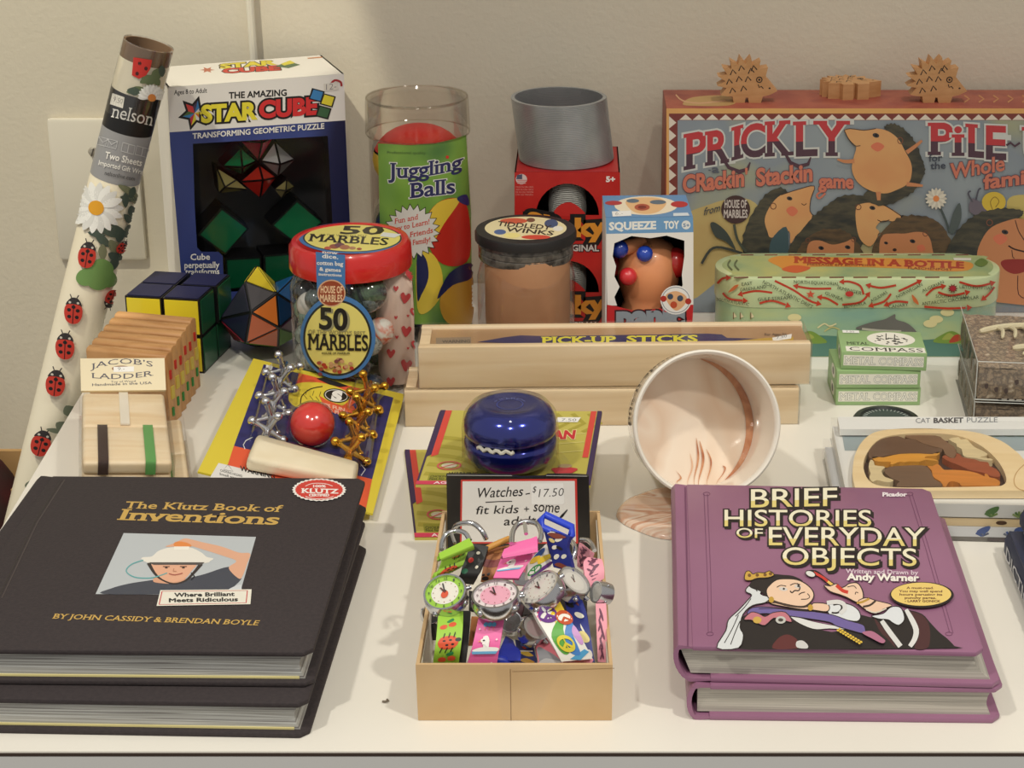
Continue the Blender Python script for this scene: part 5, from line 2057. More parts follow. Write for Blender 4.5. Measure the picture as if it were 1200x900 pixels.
# ================================================================ cat basket puzzles
CB = at(1150, 631, 0)
CZ = ony(1150, 577, CB.y).z
c0, c1 = at(992, 577, CZ), at(981, 489, CZ)
cyw = -math.atan2(c1.x - c0.x, c1.y - c0.y) * .6
cw_, cd_ = .19, (c1.xy - c0.xy).length
HB = CZ / 2
BOARD = noisy('birch', [(226, 200, 152), (236, 214, 172)], (4, 40, 20), 3, .5, 0, 4, .4)
for kk in range(2):
    z0 = HB * kk
    ox = c0.x - (.004 if kk == 0 else 0)
    t_ = thing('cat_puzzle', ['wrapped wooden cat puzzle underneath, blue animals printed on its white edge', 'wrapped wooden cat puzzle on top, its orange and brown cat pieces in view'][kk], 'puzzle', (ox, CB.y, z0), cyw, 'wrapped wooden cat puzzles')
    bz_ = HB * (.46 if kk == 0 else .60)
    g = Geo(paint((226, 226, 222) if kk else (232, 234, 236), .45))
    g.box(.001, .0005, .0005 if kk else HB * .2, cw_, cd_ - .001, bz_ if kk else HB * .62)
    if kk == 0:
        g.use(paint((128, 124, 118), .5))
        g.box(.001, .0006, .0002, cw_, cd_ - .001, HB * .2)
    g.build('card_tray', t_)
    W = root_matrix(t_)
    b = Art(local(W @ Matrix(((1, 0, 0, 0), (0, 0, -1, .0005), (0, 1, 0, 0), (0, 0, 0, 1)))), yup=True)
    y0 = .0012 if kk else HB * .24
    cl = [(126, 150, 84), (90, 126, 72), (150, 168, 110)] if kk else [(86, 96, 120), (70, 96, 160), (120, 128, 146)]
    for i, x in enumerate((.079, .094, .104, .124, .139, .154)):
        for q in range(5):
            an = R(30 + 30 * q)
            b.line([(x, y0), (x + .004 * math.cos(an), y0 + .0035 * math.sin(an))], .0012, cl[(i + q) % 3])
        if i % 3 == 0:
            b.smooth([(x - .003, y0 + .003), (x, y0 + .0052), (x + .0035, y0 + .0062), (x + .004, y0 + .0046), (x + .002, y0 + .002), (x - .002, y0 + .0015)], cl[1])
        elif i % 3 == 1:
            b.smooth([(x + .002, y0 + .001), (x + .0025, y0 + .0048), (x + .006, y0 + .0062), (x + .011, y0 + .0055), (x + .012, y0 + .001), (x + .0105, y0 + .001), (x + .009, y0 + .003), (x + .005, y0 + .003), (x + .0045, y0 + .001)], cl[1])
    if kk == 0:
        b.rect(.082, .0006, .115, HB * .18, (96, 86, 88))
    b.build('front_print', t_)
    g = Geo(BOARD)
    M = Matrix.Translation((0, 0, 0))
    if kk == 0:
        g.box(.012, .0012, HB * .64, cw_, cd_ - .012, HB * .97)
        g.use(paint((84, 60, 40), .7))
        g.lathe([(0, 0), (.0030, .0)], 16, Matrix.Translation((.089, .0010, HB * .81)) @ Matrix.Diagonal((1, 1, .42, 1)) @ Matrix.Rotation(R(90), 4, 'X'))
        g.build('wooden_board', t_)
    else:
        # rounded basket shaped board seen from above, traced on the plane of its top
        zt_ = CZ - .0004
        I = W.inverted()
        out = [I @ at(x, y, zt_) for x, y in spline([(1003, 575), (999, 555), (1003, 530), (1017, 511), (1040, 503.5), (1090, 502), (1140, 506), (1172, 516), (1192, 530), (1205, 541), (1240, 548), (1250, 575)], 5)]
        cav = [I @ at(x, y, zt_) for x, y in spline([(1022, 566), (1012, 549), (1016, 531), (1032, 514), (1062, 508.5), (1100, 508), (1128, 512), (1152, 524), (1170, 541), (1179, 559), (1176, 568), (1160, 570), (1100, 571), (1050, 571)], 4, True)]
        zb = bz_ + .0004
        zz = zt_ - z0
        no, nc = len(out), len(cav)
        tri = tessellate_polygon([[V((p.x, p.y, 0)) for p in out], [V((p.x, p.y, 0)) for p in cav]])
        allp = [(p.x, p.y, zz) for p in out] + [(p.x, p.y, zz) for p in cav]
        g.add(allp + [(p[0], p[1], zb) for p in allp], [tuple(t) for t in tri] + [(i, (i + 1) % no, no + nc + (i + 1) % no, no + nc + i) for i in range(no)] + [(no + i, no + (i + 1) % nc, 2 * no + nc + (i + 1) % nc, 2 * no + nc + i) for i in range(nc)])
        g.use(paint((70, 46, 38), .7))
        g.add([(p.x, p.y, zb + .0004) for p in cav], [tuple(range(nc))])
        g.build('wooden_board', t_)
        zp = zt_ - .0006
        s3 = plane((0, 0, zp), (0, 0, 1))

        def cat(pts, col, nm='cat_piece'):
            P_ = [I @ at(x, y, zp) for x, y in spline(pts, 2, True)]
            g = Geo(noisy('stain_%d_%d_%d' % col, [col, tuple(int(v * .9) for v in col)], (4, 40, 4), 6, .5))
            g.prism([(p.x, p.y) for p in P_], zb + .0004, zp - z0)
            g.build(nm, t_, smooth=20)
        cat([(1017.5, 530.2), (1025.6, 519.3), (1036.1, 513.5), (1052.4, 511.1), (1060.1, 514.1), (1069.7, 514.5), (1077.3, 518.3), (1085.0, 521.2), (1095.6, 524.5), (1104.2, 526.0), (1102.3, 530.2), (1092.7, 531.4), (1073.5, 531.4), (1056.3, 531.8), (1042.8, 533.3), (1029.4, 535.6), (1020.2, 537.5)], (112, 84, 64))
        cat([(1021.8, 536.0), (1027.5, 535.2), (1035.2, 536.0), (1046.7, 533.3), (1060.1, 531.4), (1077.3, 531.4), (1092.7, 532.1), (1098.8, 529.5), (1101.5, 530.6), (1098.0, 533.7), (1086.9, 534.4), (1083.5, 536.7), (1092.7, 537.5), (1100.0, 540.2), (1085.0, 538.7), (1077.3, 541.0), (1065.8, 540.6), (1060.1, 541.7), (1054.3, 541.0), (1046.7, 544.0), (1043.2, 543.3), (1044.0, 541.0), (1033.3, 541.0), (1025.6, 539.8)], (226, 160, 60))
        cat([(1061.2, 510.3), (1096.5, 510.3), (1104.2, 514.1), (1109.9, 518.3), (1117.6, 523.1), (1121.0, 530.2), (1118.7, 536.7), (1112.8, 535.6), (1107.1, 531.4), (1104.9, 526.0), (1094.6, 523.3), (1081.2, 519.5), (1074.5, 516.0), (1065.8, 513.7)], (134, 102, 76))
        cat([(1111.5, 514.5), (1123.3, 512.2), (1125.6, 514.9), (1132.9, 514.5), (1136.4, 518.3), (1142.5, 524.1), (1150.2, 527.5), (1157.1, 531.8), (1154.4, 534.4), (1148.3, 535.6), (1161.7, 537.5), (1162.8, 539.4), (1154.0, 539.0), (1142.5, 536.7), (1132.9, 535.6), (1128.3, 532.9), (1126.8, 526.0), (1121.4, 523.1), (1120.7, 519.9)], (226, 206, 160))
        cat([(1104.2, 535.6), (1108.0, 533.3), (1112.2, 536.0), (1118.0, 536.7), (1121.0, 531.4), (1125.6, 532.9), (1128.3, 536.0), (1142.5, 538.3), (1148.3, 540.6), (1157.8, 541.7), (1159.8, 546.3), (1167.4, 549.4), (1172.4, 556.3), (1169.3, 559.0), (1159.8, 557.4), (1154.0, 554.4), (1146.3, 552.5), (1134.8, 550.2), (1127.2, 546.7), (1119.5, 543.3), (1112.8, 541.0)], (164, 84, 50))
        cat([(1086.9, 546.1), (1092.7, 546.3), (1098.0, 543.6), (1102.3, 546.3), (1106.5, 550.5), (1115.7, 550.5), (1132.9, 551.7), (1146.3, 554.8), (1154.0, 558.2), (1153.6, 555.5), (1157.1, 555.5), (1159.8, 559.4), (1165.5, 560.5), (1171.3, 563.6), (1171.6, 567.0), (1167.4, 569.3), (1142.5, 569.3), (1127.2, 569.3), (1124.5, 566.3), (1117.6, 564.0), (1111.8, 565.1), (1108.8, 570.1), (1104.6, 569.3), (1102.3, 564.3), (1095.7, 560.5), (1092.7, 556.7), (1091.9, 551.3)], (214, 136, 54))
        cat([(1020.2, 538.7), (1024.1, 541.0), (1025.2, 545.2), (1033.3, 546.3), (1037.1, 547.5), (1033.3, 551.3), (1034.0, 555.1), (1037.5, 559.0), (1047.1, 562.4), (1042.8, 565.1), (1035.2, 564.3), (1027.5, 562.4), (1022.9, 564.7), (1018.7, 559.7), (1020.2, 554.8), (1017.9, 547.1)], (226, 206, 160))
        cat([(1036.1, 552.1), (1042.8, 547.1), (1054.3, 545.9), (1073.5, 545.2), (1085.0, 546.3), (1091.1, 552.8), (1094.6, 561.3), (1102.3, 565.5), (1103.4, 569.7), (1077.3, 570.1), (1050.5, 569.7), (1054.3, 564.3), (1048.6, 562.0), (1042.8, 559.0)], (122, 94, 72))
        b = Art(plane((0, 0, z0 + bz_ + .0001), (0, 0, 1)))
        b.poly([(986, 505), (1230, 505), (1230, 528), (990, 528)], (150, 164, 168))
        b.text('CAT BASKET', 1032, 505.5, 1074, 504.5, 4.5, (150, 156, 160), .01)
        for x in (1128, 1146, 1160, 1176, 1190):
            b.smooth([(x, 511), (x + 3, 504), (x + 10, 501), (x + 14, 503), (x + 14, 511)], (124, 150, 96) if x % 4 else (104, 132, 84))
        b.build('tray_print', t_)
        b = Art(plane((0, 0, zt_), (0, 0, 1)))
        b.ring(1212, 556, 26, 16, 1, (190, 150, 96), -30)
        b.build('burnt_outline', t_)
        g = Geo(paint((232, 232, 228), .45))
        A, B, C, D = I @ at(984, 503, zt_), I @ at(1260, 503, zt_), I @ at(1260, 488.5, zt_), I @ at(981.5, 488.5, zt_)
        g.add([A, B, C, D] + [v - V((0, 0, .004)) for v in (A, B, C, D)], [(0, 1, 2, 3), (7, 6, 5, 4), (0, 4, 5, 1), (2, 6, 7, 3), (0, 3, 7, 4), (1, 5, 6, 2)])
        g.build('header_band', t_)
        b = Art(plane((0, 0, zt_), (0, 0, 1)))
        b.text('CAT', 1073, 495.8, 1090, 495.6, 5.6, (120, 124, 128), .005)
        b.text('BASKET', 1094, 495.6, 1129, 495.2, 5.6, (74, 74, 76), .035)
        b.text('PUZZLE', 1133, 495.2, 1169, 494.8, 5.6, (130, 134, 138), .005)
        b.build('band_print', t_)
    g = Geo(WRAP)
    g.box(0, 0, 0.0001, cw_ + .001, cd_, HB - .0001)
    g.build('clear_sleeve', t_)

# ================================================================ wooden boxes of pick-up sticks
for kk in range(2):
    if kk == 0:
        A, B = at(475, 500, 0), at(935, 497, 0)
        z0 = 0
        h = ony(475, 458, A.y).z
        H1 = h
    else:
        z0 = H1 + .0004
        zt2 = ony(490, 407, at(475, 500, 0).y + .003).z
        A, B = at(490, 407, zt2), at(950, 401, zt2)
        h = zt2 - z0
    yw_ = math.atan2(B.y - A.y, B.x - A.x) * (1 if kk == 0 else .8)
    wv, dv = (B.xy - A.xy).length, .0415
    t_ = thing('pick_up_sticks_box', ['pale wooden sliding-lid box in shrink wrap, lower of the two stacked', 'pale wooden sliding-lid box in shrink wrap, upper one reading PICK-UP STICKS'][kk], 'wooden box', (A.x, A.y, z0), yw_, 'stacked wooden boxes of pick-up sticks')
    g = Geo(WOOD)
    th = .0062
    g.box(0, 0, 0, wv, th, h)
    g.build('side_panel', t_, bevel=.0006)
    g = Geo(WOOD)
    g.box(0, dv - th, 0, wv, dv, h)
    g.build('side_panel', t_, bevel=.0006)
    g = Geo(WOOD)
    g.box(.0004, th, 0, .007, dv - th, h - .0002)
    g.build('end_panel', t_, bevel=.0004)
    g = Geo(WOOD)
    g.box(wv - .007, th, 0, wv - .001, dv - th, h - .007)
    g.build('end_panel', t_, bevel=.0004)
    g = Geo(WOOD)
    g.box(.007, th, 0, wv - .007, dv - th, .004)
    g.build('bottom_panel', t_)
    g = Geo(noisy('lid_print', [(168, 132, 96), (184, 148, 110)], nscale=24, rough=.35))
    g.box(.007, th - .0005, h - .0044, wv - .001, dv - th + .0005, h - .0014)
    g.build('sliding_lid', t_)
    g = Geo(WRAP)
    e = .0008
    g.box(-e, -e, 0.0001, wv + e, dv + e, h + (e if kk else 0))
    g.build('shrink_wrap_film', t_)
    if kk:
        b = Art(plane((0, 0, z0 + h - .0013), (0, 0, 1)))
        NV = (60, 56, 96)
        b.poly([(559, 401), (590, 395.5), (610, 393), (640, 394), (830, 391), (846, 392), (852, 396), (892, 397), (850, 400), (830, 403.4), (620, 405), (610, 403), (590, 402)], NV)
        b.poly([(511, 396), (552, 395), (552, 403), (511, 405)], (150, 130, 110))
        b.text('WARNING', 518, 402, 551, 401.5, 3.2, (80, 70, 66), .02)
        b.text('PICK-UP', 634, 402.6, 722, 401.6, 7.4, (226, 214, 70), .035, True)
        b.text('STICKS', 734, 401.4, 818, 400.4, 7.4, (226, 214, 70), .035, True)
        b.poly([(846, 401), (900, 396), (930, 395), (930, 400), (850, 405)], (196, 160, 70))
        b.text('For Ages 5+', 896, 393.5, 922, 393, 2.6, (90, 74, 60), .01)
        b.poly([(905, 396), (928, 391.5), (927, 397), (906, 400)], (238, 236, 230))
        b.text('7.50', 910, 397.5, 922, 395.5, 3.4, (120, 120, 120), 0)
        b.build('lid_label', t_)

# ================================================================ tipped cup with spill
MARB = noisy('marbled_drink', [(236, 216, 196), (242, 226, 208), (230, 204, 180), (238, 220, 200), (222, 184, 156), (240, 224, 206)], (1, 1, .35), 13, .12, 0, 2, 1.1, stops=[.25, .45, .54, .60, .675, .72], coat=.6)
MARB2 = noisy('marbled_puddle', [(236, 210, 188), (226, 180, 152), (240, 222, 204), (206, 150, 120), (238, 214, 194), (222, 176, 146)], (1, 2.2, 1), 16, .15, 0, 2, 2.2, stops=[.3, .42, .5, .56, .62, .7], coat=.6)
CUPW = paint((240, 234, 222), .16, coat=.6)
KC = at(829, 497, .062)
kd = ray(829, 497).normalized()
kd = (kd + V((-.15, 0, 0)) + V((0, 0, .04))).normalized()
kr = size_at(KC, 88)
kz = -kd                      # from base to rim
kx_ = V((1, 0, 0))
ky_ = kz.cross(kx_).normalized()
kx_ = ky_.cross(kz).normalized()
KL = .088
KM = Matrix.Translation(KC + kd * KL) @ Matrix((kx_, ky_, kz)).transposed().to_4x4()
t_ = thing('spilled_cup', 'cream cup tipped on its side spilling marbled pinkish drink, before the wooden boxes', 'cup', (KC.x, KC.y, 0))
g = Geo(CUPW)
g.lathe([(0, 0), (kr * .66, 0), (kr * .80, .003), (kr * .87, .012), (kr * .95, KL * .5), (kr * .995, KL - .003), (kr * .99, KL - .0006), (kr * .965, KL), (kr * .935, KL - .001), (kr * .925, KL - .006), (kr * .875, KL * .5), (kr * .80, .014), (kr * .66, .006), (0, .006)], 72, KM)
g.build('cup_body', t_, world=True, smooth=60)
dd0, tk, tp = KL - .040, .020, R(205)


def rin_at(z):
    return kr * (.80 + .075 * (z - .014) / (KL * .5 - .014) if z < KL * .5 else .875 + .05 * (z - KL * .5) / (KL * .45))


g = Geo(MARB)
n = 64
vs = [KM @ V((0, 0, dd0 + .002))]
for ring in range(1, 7):
    q = ring / 6
    for i in range(n):
        an = 2 * math.pi * i / n
        z = dd0 + tk * q * math.cos(an - tp) + (.004 * q ** 4)
        rin = rin_at(z) * (1.004 if ring == 6 else q)
        vs.append(KM @ V((rin * math.cos(an), rin * math.sin(an), z)))
fs = [(0, 1 + i, 1 + (i + 1) % n) for i in range(n)]
for ring in range(5):
    for i in range(n):
        a_, b_ = 1 + ring * n + i, 1 + ring * n + (i + 1) % n
        fs.append((a_, b_, b_ + n, a_ + n))
g.add(vs, fs)
g.build('drink_surface', t_, world=True, smooth=60)
# brown streak along the right edge of the drink
g = Geo(noisy('brown_streak', [(190, 124, 86), (208, 150, 112), (176, 108, 76)], nscale=40, rough=.15, distort=1.5, coat=.6))
vs, fs = [], []
m = 40
for i in range(m + 1):
    t_i = i / m
    an = R(-65 + 150 * t_i)
    wd = .13 * math.sin(math.pi * t_i) ** .8 + .004
    for k_ in range(4):
        q = 1.0 - wd * (1 - k_ / 3)
        z = dd0 + tk * q * math.cos(an - tp) + .004 * q ** 4
        vs.append(KM @ V((rin_at(z) * q * math.cos(an), rin_at(z) * q * math.sin(an), z + .0006)))
for i in range(m):
    for k_ in range(3):
        a_ = i * 4 + k_
        fs.append((a_, a_ + 4, a_ + 5, a_ + 1))
g.add(vs, fs)
g.build('drink_streak', t_, world=True, smooth=60)
# thin brown streaks running down to the lip
for th0, th1, q0_, q1_, w_ in ((-95, -92, .25, .97, .016), (-84, -88, .30, .98, .022), (-72, -80, .45, .99, .014), (-106, -98, .5, .99, .012), (-60, -70, .80, .99, .02), (-118, -108, .82, .99, .014)):
    g = Geo(MATS['brown_streak'] if w_ > .013 else paint((224, 180, 150), .15, 0, .6))
    vs, fs = [], []
    for i in range(17):
        k_ = i / 16
        for sg in (-1, 1):
            q = q0_ + (q1_ - q0_) * k_
            an = R(th0 + (th1 - th0) * k_ + 4 * math.sin(k_ * 5)) + sg * w_ * math.sin(math.pi * min(.95, k_ + .05)) / max(q, .3)
            z = dd0 + tk * q * math.cos(an - tp) + .004 * q ** 4
            vs.append(KM @ V((rin_at(z) * q * math.cos(an), rin_at(z) * q * math.sin(an), z + .0009)))
    for i in range(16):
        fs.append((2 * i, 2 * i + 1, 2 * i + 3, 2 * i + 2))
    g.add(vs, fs)
    g.build('drink_streak', t_, world=True, smooth=60)
# text band on the outside


def cup_out(u, v):
    an = R(u)
    r_ = kr * (.965 + .03 * (v - KL * .5) / (KL * .5)) + .0002
    p = KM @ V((r_ * math.cos(an), r_ * math.sin(an), v))
    return p, (KM.to_3x3() @ V((math.cos(an), math.sin(an), 0))).normalized()


b = Art(cup_out, eps=3e-5)
b.surf = cup_out
b.text('bug-u-about', 0, 0, 1, 0, 1, (36, 32, 28), .03, warp=lambda u, q: (182 - 76 * u, KL - .030 + .014 * q))
b.line([(196 - 2.5 * i, KL - .0345) for i in range(38)], .0004, (150, 140, 110))
b.line([(196 - 2.5 * i, KL - .0105) for i in range(38)], .0004, (150, 140, 110))
b.build('cup_lettering', t_)
# puddle on the table and the tongue running down from the rim
pud = [at(x, y, 0) for x, y in spline([(722, 603), (732, 590), (752, 581), (776, 574), (800, 574), (850, 580), (866, 600), (850, 618), (810, 632), (775, 632), (745, 622), (728, 613)], 5, True)]
g = Geo(MARB2)
n = len(pud)
ce = sum(pud, V()) / n
vs, fs = [], []
for q, z in ((1.0, .0003), (.985, .0016), (.95, .0026), (.85, .0033), (.5, .0036)):
    for p in pud:
        v = ce + (p - ce) * q
        vs.append((v.x, v.y, z))
for j in range(4):
    for i in range(n):
        i2 = (i + 1) % n
        fs.append((j * n + i, j * n + i2, (j + 1) * n + i2, (j + 1) * n + i))
fs.append(tuple(4 * n + i for i in range(n)))
g.add(vs, fs)
rim_low = KM @ V((0, -kr * .93, KL - .004))
tongue = spline([KM @ V((0, -kr * .90, KL - .012)), rim_low + V((0, 0, .001)), rim_low + V((0, -.005, -.004)), V((rim_low.x - .002, rim_low.y - .004, .003))], 5)
g.tube(tongue, [.003, .004, .004, .012], 14)
g.build('spilled_drink', t_, world=True, smooth=60)

# ================================================================ yo-yo packs
OLV = noisy('olive_card', [(186, 174, 76), (204, 192, 96)], nscale=9, rough=.4, detail=0)
PUR, REDC = (62, 44, 82), (214, 74, 62)


def yoyo(M, rad, half, label, grp):
    t = thing('throw_toy', label, 'yo-yo', M.translation, 0, grp)
    t.rotation_euler = M.to_euler()
    BL = paint((24, 40, 140), .14, .7, 1)
    for sgn, nm in ((1, 'upper_half'), (-1, 'lower_half')):
        g = Geo(BL)
        pr = [(.004, .0010), (rad * .95, .0010), (rad * .985, .0018), (rad, half * .25), (rad * .99, half * .50), (rad * .90, half * .76), (rad * .74, half * .93), (rad * .60, half), (rad * .57, half * .985), (rad * .30, half * .95), (0, half * .94)]
        g.lathe([(r_, z * sgn) for r_, z in pr], 56)
        g.build(nm, t, smooth=60)
    g = Geo(paint((236, 232, 214), .8))
    pts = []
    for i in range(-2, 14):
        an = R(-90 - 3.2 * i * 1.0)
        pts.append(((rad * .985) * math.cos(an), (rad * .985) * math.sin(an), .0008 * math.sin(i * 1.7)))
    g.tube(pts, .0011, 6)
    g.tube([(p[0] * 1.012, p[1] * 1.012, -.0009 * math.sin(i * 1.7)) for i, p in enumerate(pts)], .0009, 6)
    g.build('string', t)
    g = Geo(paint((60, 60, 66), .3, .8))
    g.lathe([(.004, -.0015), (.004, .0015)], 16)
    g.build('axle', t)
    b = Art(local(root_matrix(t) @ Matrix.Translation((0, 0, half * .955))), yup=True)
    b.arc('IMPERIAL', 0, 0, rad * .36, rad * .30, 150, 30, rad * .13, (90, 100, 150), .01)
    b.ring(0, 0, rad * .28, rad * .28, .0006, (60, 70, 140))
    b.build('disc_print', t)
    return t


def yo_card(A, B, C, D, label, front=True):
    """A front left, B front right, C back right, D back left, all on the card's plane"""
    n = (B - A).cross(D - A).normalized()
    M = Matrix.Translation(A)
    t = thing('toy_pack', label, 'toy pack', A, 0, 'olive carded yo-yo packs')
    g = Geo(OLV)
    P_ = [A, B, C, D]
    g.add(P_ + [p - n * .0016 for p in P_], [(0, 1, 2, 3), (7, 6, 5, 4), (0, 4, 5, 1), (1, 5, 6, 2), (2, 6, 7, 3), (3, 7, 4, 0)])
    g.build('card', t, world=True)

    def sf(u, v):
        lo, hi = A + (B - A) * u, D + (C - D) * u
        return lo + (hi - lo) * v, n
    b = Art(sf, yup=True)
    DK = (172, 160, 62)
    for i in range(5):
        y = .08 + .12 * i
        b.line([(.03, y + .06), (.2, y + .02), (.36, y - .1), (.5, y - .2 if y > .25 else .03)], .045, DK, n=3)
    for i in range(4):
        x = .62 + .1 * i
        b.line([(x, .96), (x + .08, .82), (x - .02, .70)], .03, DK)
    for i in range(3):
        b.line([(.6, .62 - .12 * i), (.92, .68 - .12 * i)], .012, (212, 202, 120))
    b.poly([(.035, .35), (.075, .38), (.075, .995), (.035, .995)], REDC)
    b.poly([(0, .34), (.035, .38), (.035, 1), (.006, 1), (0, .97)], PUR)
    b.poly([(.925, .35), (.96, .35), (.965, .995), (.93, .995)], REDC)
    b.poly([(.965, 0), (1, 0), (1, .97), (.994, 1), (.97, 1)], PUR)
    b.poly([(0, 0), (.012, 0), (.012, .40), (0, .40)], PUR)
    b.poly([(0, 0), (.965, 0), (.965, .045), (0, .045)], (206, 60, 90))
    b.text('AGES 8+', .10, .008, .30, .008, .028, (240, 220, 220), .02)
    b.poly([(.06, .055), (.40, .055), (.40, .14), (.06, .14)], (150, 146, 50))
    b.text('WARNING', .17, .115, .34, .115, .036, (40, 44, 20), .04)
    b.text('CHOKING HAZARD small parts', .07, .085, .39, .085, .026, (60, 60, 24), .02)
    b.text('Not for children under 3 yrs', .07, .057, .39, .057, .026, (60, 60, 24), .02)
    b.ring(.16, .235, .066, .050, .012, (206, 90, 90), n=24)
    b.ell(.16, .235, .045, .03, (214, 206, 180))
    b.line([(.115, .205), (.205, .265)], .01, (206, 90, 90))
    b.smooth([(.16, .90), (.20, .95), (.26, .96), (.30, .93), (.26, .88), (.2, .87)], (112, 112, 50))
    b.text('DUNCAN', .45, .58, .86, .60, .11, (200, 44, 54), .05, out=(226, 214, 150), outw=.05)
    b.poly([(.72, .83), (.86, .83), (.875, .90), (.735, .90)], (240, 238, 232))
    b.text('7.50', .76, .845, .85, .845, .035, (120, 120, 120), 0)
    # small figure in red on the card
    b.smooth([(.76, .20), (.80, .215), (.87, .215), (.91, .20), (.90, .17), (.86, .13), (.80, .13), (.77, .17)], (190, 52, 60))
    b.ell(.835, .235, .04, .025, (176, 150, 110))
    b.poly([(.79, .10), (.88, .10), (.88, .13), (.79, .13)], (60, 56, 62))
    b.build('card_print', t)
    return t, n


yA, yB = at(486, 630, .0017), at(684, 629, .0017)
yC, yD = at(672, 527, .0017), at(474, 527, .0017)
yD = V((yD.x, yD.y, .0017))
e1 = (yB - yA).normalized()
fw = V((-.142, .99, 0))
t_, n_ = yo_card(yA, yB, yB + fw * .118, yA + fw * .118, 'olive yo-yo card pack lying underneath, mostly hidden by the one on top')
lc = (yA + yB) / 2 + fw * .062
yoyo(Matrix.Translation(lc + V((0, 0, .0172))), .0262, .0158, 'dark blue yo-yo in the lower olive pack, covered by the upper pack', 'blue yo-yos in olive packs')
zu = .0375
uA, uB, uC, uD = at(487, 568, zu), at(692, 569, zu), at(706, 482, zu), at(524, 477, zu)
uD = uA + (uC - uB) * .985 + V((-.002, .002, 0))
t_, n_ = yo_card(uA, uB, uC, uD, 'olive yo-yo card pack on top, purple and red edges, with blue yo-yo')
yh = .0185
ycen = at(598, 509, zu + .019)
yoyo(Matrix.Translation((ycen.x, ycen.y, zu + .0195)), size_at(ycen, 54.5), .0180, 'shiny dark blue yo-yo with white string in blister on the olive card', 'blue yo-yos in olive packs')
g = Geo(clear('blister', gloss=.03, rough=.06))
rb_ = size_at(ycen, 57)
g.lathe([(rb_ + .006, .0003), (rb_ + .001, .0012), (rb_, .004), (rb_, .024), (rb_ * .95, .032), (rb_ * .80, .037), (rb_ * .6, .0385), (0, .0385)], 48, Matrix.Translation((ycen.x, ycen.y, zu)))
g.build('blister', t_, world=True)

# ================================================================ carded set of jacks
jA, jB, jC = at(297, 420, .028), at(474, 462, .008), at(437, 602, .0062)
jD = jA + (jC - jB)
jn = (jA - jB).cross(jC - jB).normalized()
if jn.z < 0:
    jn = -jn
jp = plane(jA, jn)
jl = lambda h: plane(jA + jn * h, jn)
t_ = thing('jacks_pack', 'yellow, blue and orange carded set of jacks in a clear blister', 'toy pack', jC)
g = Geo(paint((222, 202, 62), .4))
P_ = [jD, jC, jB, jA]
g.add([p + jn * 0 for p in P_] + [p - jn * .0012 for p in P_], [(0, 1, 2, 3), (7, 6, 5, 4), (0, 4, 5, 1), (1, 5, 6, 2), (2, 6, 7, 3), (3, 7, 4, 0)])
g.build('card', t_, world=True)
b = Art(jp)
JBL, JOR, JYL = (44, 44, 104), (226, 92, 56), (226, 204, 66)
b.poly([(309, 427), (461, 466), (436, 562), (274, 523)], JBL)
b.poly([(350, 437), (424, 456), (418, 470), (400, 486), (345, 472)], JOR)
b.smooth([(338, 468), (344, 452), (358, 448), (378, 449), (396, 454), (410, 462), (404, 474), (380, 480), (350, 478)], JYL)
b.line([(352, 473), (354, 464), (364, 456), (378, 453)], 1.3, BLACK, n=4)
for i in range(5):
    b.line([(352 + i * 8, 456 + i), (350 + i * 8, 462 + i)], .7, (90, 80, 30))
    b.line([(356 + i * 7, 463 + i), (360 + i * 7, 468 + i)], .7, (90, 80, 30))
b.ell(394, 464, 15, 8.2, BLACK, 8)
b.ring(394, 464, 13, 6.6, .8, (226, 226, 220), 8)
b.text('S', 387.5, 469, 400, 470, 10, WHITE, .08, True, up=(2, -10))
b.poly([(374, 464), (384, 470), (404, 477), (414, 476), (420, 486), (380, 478)], JOR)
b.text("IT'S FUN", 376, 476, 404, 483, 4, (236, 190, 170), .03)
b.text('TO PLAY', 380, 482, 408, 489, 4, (236, 190, 170), .03)
b.poly([(274, 523), (436, 562), (428, 600), (262, 560)], JOR)
b.poly([(256, 543), (318, 558), (316, 575), (246, 560)], (226, 224, 220))
b.text('CHOKING HAZARD', 258, 553, 284, 560, 2.6, (70, 70, 70), .02)
b.text('Small parts', 257, 557, 280, 563, 2.6, (70, 70, 70), .02)
b.line([(262, 551), (267, 545), (273, 553)], .7, (90, 90, 90), True)
b.text('WARNING', 281, 552, 322, 562, 5.5, (40, 40, 44), .03)
b.poly([(371, 444), (379, 443), (395, 448), (408, 453), (398, 454), (386, 451)], (40, 34, 30))
b.poly([(312, 428), (320, 430), (318, 435), (311, 433)], (230, 230, 226))
b.line([(296, 513), (288, 517), (285, 522), (287, 527)], 1, (226, 226, 226))
b.line([(422, 544), (428, 551), (423, 558)], 1, (226, 226, 226))
b.build('card_print', t_)
r_ball = size_at(at(366, 497, .02), 25.5)
bc = jl(r_ball + .0004)(366, 497)[0]
g = Geo(paint((214, 52, 44), .22, coat=.7))
g.ball((0, 0, 0), r_ball, 32, 20)
o = g.build('rubber_ball', None, smooth=80)
o.location = bc
tag(o, 'red rubber ball in the blister of the jacks pack', 'ball')


def jack_mesh(g, M, s):
    for ax_ in ((1, 0, 0), (0, 1, 0), (0, 0, 1)):
        a_ = V(ax_) * s
        g.tube([-a_, -a_ * .5, V(), a_ * .5, a_], [s * .19, s * .14, s * .22, s * .14, s * .19], 8, M=M)
    for ax_ in ((1, 0, 0), (0, 1, 0)):
        for sg in (-1, 1):
            g.ball(M @ (V(ax_) * s * sg), s * .26, 10, 6)


